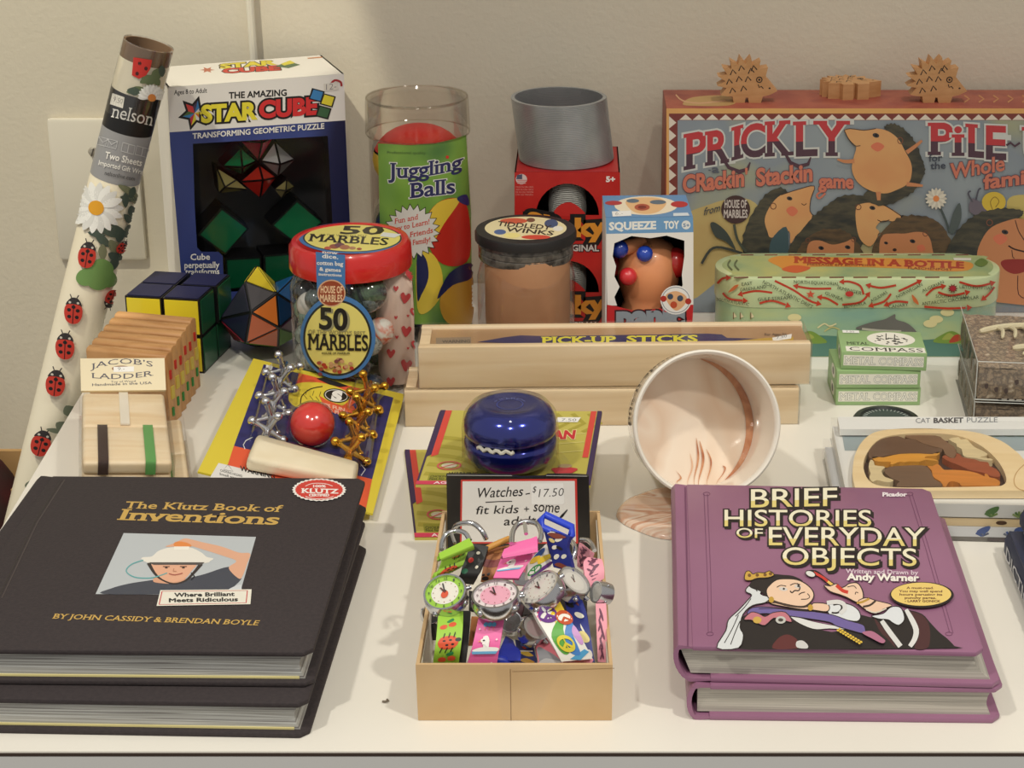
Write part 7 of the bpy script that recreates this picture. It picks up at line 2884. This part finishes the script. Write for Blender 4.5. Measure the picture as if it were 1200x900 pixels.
def strap(t, secs, mat, nm, th=.0022, art=None, sub=4, flip=False):
    """band through cross sections ((xl, yl), (xr, yr), z) measured on the photo crop"""
    L_ = [at(*Wp(*s[0]), s[2]) for s in secs]
    R_ = [at(*Wp(*s[1]), s[2] if len(s) < 4 else s[3]) for s in secs]
    Ls, Rs = [V(p) for p in spline([tuple(p) for p in L_], sub)], [V(p) for p in spline([tuple(p) for p in R_], sub)]
    m = len(Ls)
    N_ = []
    for i in range(m):
        a_, c_ = max(i - 1, 0), min(i + 1, m - 1)
        tv = (Ls[c_] + Rs[c_]) - (Ls[a_] + Rs[a_])
        n = (Rs[i] - Ls[i]).cross(tv)
        if n.dot(EYE - Ls[i]) < 0:
            n = -n
        N_.append(n.normalized())
    g = Geo(mat)
    vs, fs = [], []
    for i in range(m):
        vs += [Ls[i], Rs[i], Rs[i] - N_[i] * th, Ls[i] - N_[i] * th]
    for i in range(m - 1):
        for k in range(4):
            k2 = (k + 1) % 4
            fs.append((4 * i + k, 4 * i + k2, 4 * i + 4 + k2, 4 * i + 4 + k))
    fs += [(0, 1, 2, 3), tuple(4 * (m - 1) + k for k in (3, 2, 1, 0))]
    g.add(vs, fs)
    o = g.build(nm, t, world=True, smooth=40)

    def sf(u, v):
        v = 1 - v if flip else v
        q = min(max(v, 0), .9999) * (m - 1)
        i = int(q)
        k = q - i
        l, r = Ls[i].lerp(Ls[i + 1], k), Rs[i].lerp(Rs[i + 1], k)
        return l.lerp(r, u), N_[i].lerp(N_[i + 1], k).normalized()
    if art:
        a = Art(sf, eps=4e-5, rough=.45)
        art(a)
        a.build('strap_print', o)
    return o


def loop(t, pts, r=.0009, nm='buckle', mat=None, prong=None):
    g = Geo(mat or STEEL)
    P_ = [at(*Wp(x, y), z) for x, y, z in pts]
    g.tube([V(p) for p in spline([tuple(p) for p in P_], 4)], r, 8)
    o = g.build(nm, t, world=True, smooth=60)
    if prong:
        g = Geo(mat or STEEL)
        g.tube([at(*Wp(x, y), z) for x, y, z in prong], r * .8, 6)
        g.build('prong', o, world=True)
    return o


def keeper(t, pts, mat, r=.0016):
    g = Geo(mat)
    P_ = [at(*Wp(x, y), z) for x, y, z in pts]
    g.tube(P_, r, 8, closed=True)
    return g.build('strap_keeper', t, world=True, smooth=50)


def watch_case(t, c, rx, ry, rot, z, ring_c, dial_c, nums, h=.007, hands=True, blank=False, pic=None):
    """round case whose face shows as an ellipse of half axes rx, ry turned by rot on the crop"""
    C = at(*Wp(*c), z)
    R_ = size_at(C, rx / 4.615)
    cr, sr = math.cos(R(rot)), math.sin(R(rot))
    major = (at(*Wp(c[0] + rx * cr, c[1] + rx * sr), z) - C)
    # minor axis foreshortened: tilt the face plane about the major axis
    vd = (EYE - C).normalized()
    cx0, up0 = V((1, 0, 0)), V((0, math.sin(PITCH), math.cos(PITCH)))
    mj = (cx0 * cr - up0 * sr).normalized()
    mj = (mj - vd * mj.dot(vd)).normalized()
    mn = vd.cross(mj)
    if mn.z < 0:
        mn = -mn
    k = min(.98, ry / rx)
    n = (vd * k + mn * math.sqrt(1 - k * k) * (1 if t.get('tilt', 1) > 0 else -1)).normalized()
    yv = n.cross(mj).normalized()
    xv = yv.cross(n).normalized()
    M = Matrix.Translation(C) @ Matrix((xv, yv, n)).transposed().to_4x4()
    g = Geo(STEEL)
    g.lathe([(R_ * .7, -h), (R_ * .94, -h), (R_, -h * .7), (R_, -h * .2), (R_ * .96, .0004), (R_ * .88, .0004), (R_ * .86, -.0006)], 40, M)
    for i in range(4):
        an = R(45 + 90 * i)
        p = V((math.cos(an) * R_ * .98, math.sin(an) * R_ * .98, -h * .5))
        g.ball(M @ p, R_ * .14, 10, 6)
    o = g.build('watch_case', t, world=True, smooth=50)
    g = Geo(STEEL)
    g.lathe([(0, .0021), (.0009, .0021), (.0011, .0015), (.0011, 0)], 12, M @ Matrix.Translation((R_ * .98, 0, -h * .45)) @ Matrix.Rotation(R(90), 4, 'Y'))
    g.build('crown', o, world=True)
    g = Geo(paint(ring_c, .4))
    g.disc(R_ * .865, -.0007, 40, M)
    d = g.build('dial', t, world=True)
    # sheet directions chosen so that numbers stand upright in the photograph
    ux = V((1, 0, 0)) - n * n.x
    ux.normalize()
    uy = n.cross(ux)
    M2 = Matrix.Translation(M @ V((0, 0, -.0006))) @ Matrix((ux, uy, n)).transposed().to_4x4()
    a = Art(local(M2), eps=2e-5, yup=True)
    a.ell(0, 0, R_ * .62, R_ * .62, dial_c)
    if not blank:
        for i in range(12):
            an = R(90 - 30 * (i + 1))
            s = str(i + 1)
            x, y = R_ * .73 * math.cos(an), R_ * .73 * math.sin(an)
            w_ = R_ * .10 * (.7 if len(s) == 1 else 1.2)
            a.text(s, x - w_ * .6, y - R_ * .07, x + w_ * .6, y - R_ * .07, R_ * .15, nums, .01)
            a.ell(R_ * .52 * math.cos(an), R_ * .52 * math.sin(an), R_ * .025, R_ * .025, (150, 70, 60), n=8)
    if pic:
        pic(a, R_)
    if hands:
        a.line([(0, 0), (-R_ * .12, R_ * .48)], R_ * .06, (40, 40, 44))
        a.line([(0, 0), (-R_ * .22, R_ * .25)], R_ * .07, (90, 50, 46))
        a.ell(0, 0, R_ * .05, R_ * .05, (120, 40, 36), n=10)
    a.build('dial_print', d)
    g = Geo(clear('watch_glass', gloss=.05, rough=.02))
    g.lathe([(R_ * .88, .0003), (R_ * .6, .0007), (0, .0009)], 32, M)
    g.build('watch_glass', t, world=True, smooth=80)
    return M


WG = 'watches heaped in the kraft box'


def wthing(lb, c, z=.01, tilt=1):
    p = at(*Wp(*c), z)
    o = thing('wristwatch', lb, 'watch', p, 0, WG)
    if tilt < 0:
        o['tilt'] = -1
    return o


def sq(a, u, v, su, sv, fn):
    pass


LIME, PINK, NAV, RUST = (158, 206, 66), (238, 110, 172), (34, 46, 130), (220, 86, 50)


def bug(a, u, v, r, k=.42):
    a.smooth([(u - r, v), (u - r * .6, v - r * k), (u + r * .5, v - r * k), (u + r, v), (u + r * .5, v + r * k), (u - r * .6, v + r * k)], RUST)
    a.ell(u + r * .95, v - r * k * .4, r * .3, r * .3 * k, (30, 26, 26))
    for x, y in ((-.4, -.3), (.2, -.4), (-.1, .4), (.45, .3)):
        a.ell(u + r * x, v + r * k * y, r * .16, r * .16 * k, (30, 26, 26), n=8)
    for x in (-.5, 0, .5):
        a.line([(u + r * x, v + r * k * .8), (u + r * (x - .2), v + r * k * 1.6)], r * .09, (30, 26, 26))
        a.line([(u + r * x, v - r * k * .8), (u + r * (x + .1), v - r * k * 1.6)], r * .09, (30, 26, 26))


def cherry(a, u, v, r):
    a.ell(u - r, v, r * .9, r * .24, RUST)
    a.ell(u + r, v - r * .12, r * .9, r * .24, RUST)
    a.smooth([(u - r * .3, v - r * .5), (u + r, v - r * .75), (u + r * 1.3, v - r * .5), (u + .2 * r, v - r * .36)], (40, 130, 70))


# dark watches lying underneath first
def lone_case(t, c, rx, ry, rot, z, col, dc):
    return watch_case(t, c, rx, ry, rot, z, col, dc, (90, 90, 90), blank=True, hands=False)


# black watch behind the green one
t = wthing('black strapped watch behind the lime green ladybird watch', (330, 320))
strap(t, [((255, 430), (345, 440), .034), ((272, 390), (372, 390), .040), ((298, 290), (405, 300), .046), ((330, 215), (425, 232), .051)], paint((34, 34, 34), .5), 'strap', art=lambda a: [a.ell(.35, .62, .14, .05, (190, 44, 40)), a.ell(.2, .42, .16, .05, (40, 110, 80)), a.ell(.6, .78, .1, .035, (226, 220, 200)), a.ell(.75, .5, .08, .03, (226, 220, 200))])
loop(t, [(240, 145, .048), (255, 118, .053), (300, 104, .056), (350, 112, .056), (392, 150, .054), (415, 195, .050)], .0013)
strap(t, [((262, 580), (330, 580), .030), ((262, 740), (318, 740), .024), ((255, 862), (304, 862), .016)], paint((34, 34, 34), .5), 'strap')
t = wthing('dark watch with metal case lying on edge at the left wall of the box', (110, 610))
lone_case(t, (118, 600), 52, 70, 80, .022, (60, 60, 60), (70, 66, 62))
strap(t, [((90, 640), (130, 660), .018), ((100, 690), (140, 700), .014), ((110, 740), (150, 740), .008)], paint((40, 38, 38), .5), 'strap')
# tan watch
t = wthing('tan brown strapped watch with black paw shapes behind the pink swan watch', (480, 320))
strap(t, [((384, 425), (455, 430), .034), ((390, 385), (470, 385), .038), ((404, 310), (520, 300), .043), ((418, 245), (560, 222), .047)], paint((176, 112, 64), .55), 'strap', art=lambda a: [a.smooth([(0, .55), (.5, .50), (1, .55), (1, .72), (.5, .66), (0, .7)], (130, 52, 50)), a.ell(.3, .2, .26, .08, (36, 28, 26)), a.ell(.12, .32, .1, .04, (36, 28, 26)), a.ell(.45, .34, .1, .04, (36, 28, 26)), a.ell(.5, .85, .2, .04, (206, 140, 80))])
loop(t, [(415, 246, .049), (480, 215, .051), (540, 190, .052)], .0016, 'strap_keeper', paint((206, 150, 70), .5))
strap(t, [((335, 610), (372, 612), .026), ((325, 700), (352, 704), .022), ((318, 770), (340, 770), .016)], paint((176, 112, 64), .55), 'strap')
# dark maroon watch low in the middle
t = wthing('dark metal watch low in the middle of the heap above the blue strap', (550, 640))
lone_case(t, (548, 640), 62, 60, -20, .026, (66, 62, 62), (80, 74, 72))
strap(t, [((520, 545), (620, 545), .024), ((515, 575), (610, 585), .026), ((520, 610), (600, 615), .026)], paint((62, 28, 40), .5), 'strap')
# royal blue with toy shape
t = wthing('royal blue watch strap with rounded end at the front of the box', (530, 800))
strap(t, [((520, 715), (560, 740), .024), ((500, 760), (572, 770), .024), ((480, 810), (600, 800), .023), ((470, 850), (600, 850), .021)], paint((36, 52, 168), .4), 'strap')
keeper(t, [(372, 866, .0185), (400, 850, .020), (450, 842, .021), (510, 850, .020), (540, 866, .0185), (500, 878, .0175), (420, 878, .0175)], paint((36, 56, 180), .4), .0028)
# colourful fish
t = wthing('dark blue watch strap with yellow fish beside the dolphin strap', (620, 800))
strap(t, [((570, 735), (668, 760), .022), ((580, 800), (680, 820), .020), ((590, 870), (690, 870), .016)], paint((44, 56, 120), .45), 'strap', art=lambda a: [a.ell(.5, .2, .25, .1, (60, 110, 190)), a.ell(.45, .3, .12, .05, (206, 60, 50)), a.smooth([(.1, .5), (.5, .4), (.9, .55), (.5, .62)], (226, 190, 70)), a.smooth([(.1, .8), (.5, .7), (.9, .85), (.5, .92)], (226, 176, 70)), a.line([(.1, .48), (.9, .36)], .05, (230, 226, 210))])
# dolphin
t = wthing('coral pink watch strap with grey dolphin at the front of the box', (740, 800))
strap(t, [((672, 730), (752, 725), .026), ((682, 775), (780, 770), .025), ((690, 820), (805, 815), .023), ((695, 866), (825, 862), .020)], paint((232, 128, 142), .5), 'strap', art=lambda a: [a.smooth([(.02, .45), (.2, .35), (.5, .5), (.8, .7), (1, .95), (.5, .98), (.1, .95), (.05, .7)], (150, 152, 158)), a.smooth([(.05, .98), (.3, .8), (.7, .85), (.95, .99)], (196, 198, 200))])
lone_case(t, (682, 670), 82, 62, 42, .033, (226, 222, 216), (232, 206, 206))
t = wthing('grey and pink strap end lying between the pink swan watch and the peace watch', (600, 400))
strap(t, [((560, 330), (640, 330), .040), ((555, 380), (640, 385), .038), ((560, 440), (640, 445), .034)], paint((236, 120, 150), .5), 'strap', art=lambda a: [a.smooth([(.1, .5), (.5, .4), (1, .5), (1, .95), (.2, .95)], (150, 152, 158))])
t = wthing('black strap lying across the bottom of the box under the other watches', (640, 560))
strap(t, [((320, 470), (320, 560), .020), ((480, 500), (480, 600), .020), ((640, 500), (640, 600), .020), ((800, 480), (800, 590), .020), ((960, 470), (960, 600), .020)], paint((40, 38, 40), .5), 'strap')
# navy sports watch
NV2 = paint(NAV, .45)


def sport(a):
    for u, v in ((.3, .30), (.7, .36), (.35, .55), (.6, .8), (.3, .9)):
        a.ell(u, v, .17, .05, (232, 230, 214), 20)
    a.ell(.62, .58, .16, .05, (30, 30, 34))
    a.ell(.3, .72, .14, .05, (222, 206, 130))
    a.smooth([(.1, .10), (.5, .05), (.8, .12), (.4, .18)], (132, 66, 50))


t = wthing('navy blue sports watch, tallest in the heap, bright blue loop at its end', (820, 260))
strap(t, [((778, 345), (888, 372), .046), ((760, 270), (870, 300), .052), ((740, 200), (850, 240), .057), ((722, 130), (868, 180), .062)], NV2, 'strap', art=lambda a: [sport(a), a.smooth([(.15, .84), (.5, .80), (.9, .93), (.5, .96)], (132, 66, 50))])
keeper(t, [(708, 95, .064), (735, 62, .066), (878, 128, .062), (876, 172, .060), (862, 195, .058), (720, 130, .062)], paint((44, 72, 206), .35), .0019)
loop(t, [(852, 190, .054), (885, 215, .054), (895, 255, .053), (882, 300, .050)], .0012)
watch_case(t, (895, 418), 100, 56, 42, .045, (214, 210, 204), (228, 224, 216), (90, 90, 90), blank=True)
strap(t, [((832, 470), (925, 505), .038), ((845, 560), (955, 590), .034), ((890, 700), (975, 690), .028), ((930, 850), (1000, 858), .018)], NV2, 'strap', art=lambda a: [a.ell(.45, .13, .3, .05, (122, 64, 50), 20), a.line([(.25, .1), (.7, .17)], .02, (230, 226, 214)), a.ell(.25, .28, .2, .04, (30, 30, 34)), a.ell(.6, .42, .24, .05, (232, 230, 214)), a.line([(.5, .58), (.7, .72)], .07, (232, 230, 214)), a.smooth([(.2, .68), (.6, .66), (.9, .76), (.5, .78)], (222, 206, 130)), a.ell(.65, .9, .28, .05, (232, 230, 224)), a.ell(.65, .9, .1, .02, (30, 30, 34))])
# peace watch
PWH = paint((240, 238, 230), .45)


def peace(a, u, v, r, c, k=.5):
    a.ring(u, v, r, r * k, r * .22, c)
    a.line([(u, v - r * k), (u, v + r * k)], r * .16, c)
    a.line([(u, v), (u - r * .65, v + r * k * .7)], r * .16, c)
    a.line([(u, v), (u + r * .65, v + r * k * .7)], r * .16, c)


def peace_art(a):
    a.poly([(.05, .10), (.6, .0), (.75, .0), (.1, .20)], (226, 84, 130))
    a.poly([(.0, .22), (.8, .06), (.9, .12), (.05, .34)], (240, 150, 180))
    a.poly([(.5, .26), (1, .15), (1, .27), (.5, .42), (.2, .60)], (238, 206, 60))
    a.smooth([(.1, .62), (.5, .42), (.95, .34), (.6, .54), (.4, .85), (.15, .85)], (96, 170, 70))
    a.smooth([(.4, .85), (.55, .62), (.9, .44), (1, .5), (.8, .62), (.7, .9)], (70, 130, 200))
    a.smooth([(.8, .62), (1, .52), (1, .74), (.86, .78)], (200, 150, 206))
    a.poly([(.3, .96), (.9, .84), (1, .88), (.6, 1)], (80, 160, 206))
    peace(a, .38, .27, .30, (110, 60, 140), .33)
    a.ell(.84, .38, .24, .09, (240, 236, 226))
    peace(a, .84, .38, .24, (196, 84, 44), .36)
    peace(a, .42, .74, .24, (222, 206, 60), .36)


t = wthing('white watch with coloured peace signs on its strap, at the middle right', (800, 660))
strap(t, [((640, 412), (765, 340), .044), ((638, 370), (758, 290), .047), ((640, 310), (742, 215), .050)], PWH, 'strap', art=lambda a: [a.smooth([(.2, 0), (1, .1), (1, .3), (.2, .2)], (110, 60, 140)), peace(a, .3, .35, .28, (60, 150, 70), .6), a.smooth([(.5, .5), (1, .45), (1, .6), (.5, .7)], (238, 206, 60)), a.ell(.55, .85, .3, .12, (40, 80, 150)), a.smooth([(.1, .75), (.4, .65), (.6, .75), (.2, .9)], (236, 196, 60))])
watch_case(t, (700, 455), 126, 66, -40, .051, (222, 220, 214), (228, 224, 216), (110, 110, 110), blank=False)
loop(t, [(612, 488, .050), (600, 490, .050), (590, 492, .049)], .0016, 'crown_knob')
strap(t, [((664, 570), (790, 488), .044), ((700, 640), (850, 600), .042), ((760, 740), (920, 710), .036), ((822, 856), (990, 840), .026)], PWH, 'strap', art=peace_art)
keeper(t, [(850, 850, .0245), (880, 832, .0255), (930, 830, .025), (968, 846, .0235), (930, 860, .0215), (880, 862, .0215)], paint((240, 150, 170), .45), .0022)
# green ladybird watch
LM = paint(LIME, .45)
t = wthing('lime green watch with red ladybirds, at the left of the heap', (200, 560))
strap(t, [((135, 420), (270, 352), .046), ((150, 380), (290, 330), .050), ((182, 310), (320, 245), .054), ((195, 270), (335, 205), .056)], LM, 'strap', art=lambda a: [bug(a, .45, .30, .34, .30), bug(a, .62, .70, .34, .30)])
strap(t, [((176, 314), (352, 248), .0575), ((166, 300), (345, 225), .0600), ((158, 268), (322, 186), .0615)], LM, 'strap_keeper', th=.003)
loop(t, [(172, 250, .056), (176, 205, .058), (200, 165, .060), (250, 148, .061), (300, 160, .061), (325, 200, .059)], .0012, prong=[(225, 160, .061), (245, 215, .059)])
watch_case(t, (190, 478), 122, 96, -20, .052, LIME, (236, 232, 222), (60, 80, 50), pic=lambda a, r: [a.ell(0, -r * .12, r * .16, r * .2, RUST, -20), a.ell(-.02 * r, r * .06, r * .09, r * .07, (40, 30, 30))])
strap(t, [((155, 608), (290, 572), .044), ((148, 690), (288, 670), .040), ((138, 780), (278, 775), .034), ((126, 872), (264, 872), .024)], LM, 'strap', art=lambda a: [cherry(a, .42, .28, .17), bug(a, .48, .58, .40, .27), cherry(a, .5, .86, .18)])
# pink swan watch
PK = paint(PINK, .45)


def swan(a, u, v, s, k=.5):
    a.smooth([(u - 1.0 * s, v + .35 * k * s), (u - .4 * s, v + .05 * k * s), (u + .3 * s, v + .0 * k * s), (u + 1.0 * s, v + .1 * k * s), (u + .9 * s, v + .5 * k * s), (u, v + .6 * k * s), (u - .8 * s, v + .55 * k * s)], (242, 240, 234))
    a.line([(u - .2 * s, v + .3 * k * s), (u + .1 * s, v - .2 * k * s), (u - .05 * s, v - .75 * k * s), (u - .35 * s, v - .7 * k * s)], [.3 * s, .28 * s, .26 * s, .22 * s], (242, 240, 234), n=3)
    a.ell(u - .30 * s, v - .70 * k * s, .24 * s, .22 * k * s, (242, 240, 234))
    a.ell(u - .26 * s, v - .72 * k * s, .10 * s, .09 * k * s, (30, 28, 30))
    a.poly([(u - .5 * s, v - .72 * k * s), (u - .75 * s, v - .55 * k * s), (u - .48 * s, v - .58 * k * s)], (238, 170, 60))
    a.poly([(u - 1.05 * s, v + .5 * k * s), (u + .98 * s, v + .45 * k * s), (u + .85 * s, v + .75 * k * s), (u - .95 * s, v + .8 * k * s)], (110, 180, 222))


def pink_low(a):
    pts = [(.12 + .7 * q / 6, .17 - .10 * math.sin(math.pi * q / 6)) for q in range(7)]
    for i, c in enumerate(((226, 90, 70), (238, 196, 70), (140, 190, 90))):
        a.line([(x, y + .018 * i) for x, y in pts], .035, c, n=2)
    for x, y in ((.16, .25), (.26, .24), (.2, .21), (.76, .17), (.88, .19), (.82, .14)):
        a.ell(x, y, .09, .032, (244, 242, 238))
    for x in (.34, .50, .66):
        a.ell(x, .38, .085, .035, (92, 164, 206))
        a.line([(x, .41), (x, .46)], .02, (226, 120, 70))
    swan(a, .5, .68, .46, .26)
    for x, y in ((.15, .45), (.85, .58), (.2, .92), (.8, .90)):
        a.star(x, y, .05, .02, 4, (246, 240, 236), .4)


t = wthing('pink watch with white swans and rainbow, middle of the heap', (440, 600))
strap(t, [((452, 402), (590, 404), .050), ((470, 360), (630, 340), .053), ((505, 275), (690, 245), .058), ((555, 215), (690, 180), .060)], PK, 'strap', flip=True, art=lambda a: [swan(a, .45, .62, .42, .30)] + [a.ell(x, .34, .085, .032, (92, 164, 206)) for x in (.3, .46, .62)] + [a.star(.85, .55, .05, .02, 4, (246, 240, 236), .4), a.ell(.85, .4, .1, .03, (244, 242, 238))])
strap(t, [((506, 296), (694, 262), .0605), ((500, 276), (692, 222), .0625), ((512, 246), (688, 176), .0640)], PK, 'strap_keeper', th=.003)
loop(t, [(552, 218, .061), (556, 160, .063), (585, 112, .064), (640, 98, .065), (690, 112, .065), (712, 160, .064), (704, 205, .062)], .0013, prong=[(622, 104, .065), (630, 165, .063)])
watch_case(t, (463, 490), 134, 80, -8, .055, (236, 226, 226), (238, 176, 196), (110, 80, 90))
strap(t, [((384, 562), (520, 546), .046), ((368, 640), (508, 640), .042), ((340, 770), (488, 770), .034), ((310, 880), (470, 880), .024)], PK, 'strap', art=pink_low)
# pale pink watch on its side
LP = paint((238, 160, 176), .5)
t = wthing('pale pink watch with dark flower cutouts standing on edge at the right wall', (1030, 500))


def blot(a):
    for u, v in ((.5, .2), (.4, .36), (.6, .5), (.45, .66), (.55, .82)):
        a.ell(u, v, .2, .055, (110, 60, 84), 25)
        a.ell(u - .15, v + .05, .12, .035, (120, 70, 90), -20)


strap(t, [((906, 340), (953, 372), .036), ((908, 270), (968, 310), .042), ((918, 210), (983, 262), .046)], LP, 'strap', art=blot)
loop(t, [(926, 196, .049), (963, 200, .050), (988, 225, .050), (1000, 255, .049)], .0012)
strap(t, [((953, 465), (1053, 405), .040), ((946, 380), (1053, 360), .044), ((940, 320), (1046, 320), .047), ((963, 290), (1038, 300), .048)], LP, 'strap', art=blot)
watch_case(t, (1010, 478), 62, 34, 100, .040, (206, 206, 200), (196, 194, 186), (90, 90, 90), blank=True, hands=False)
strap(t, [((1006, 540), (1063, 540), .036), ((1010, 650), (1068, 650), .030), ((1014, 760), (1066, 760), .024), ((1018, 858), (1063, 860), .016)], LP, 'strap', art=blot)
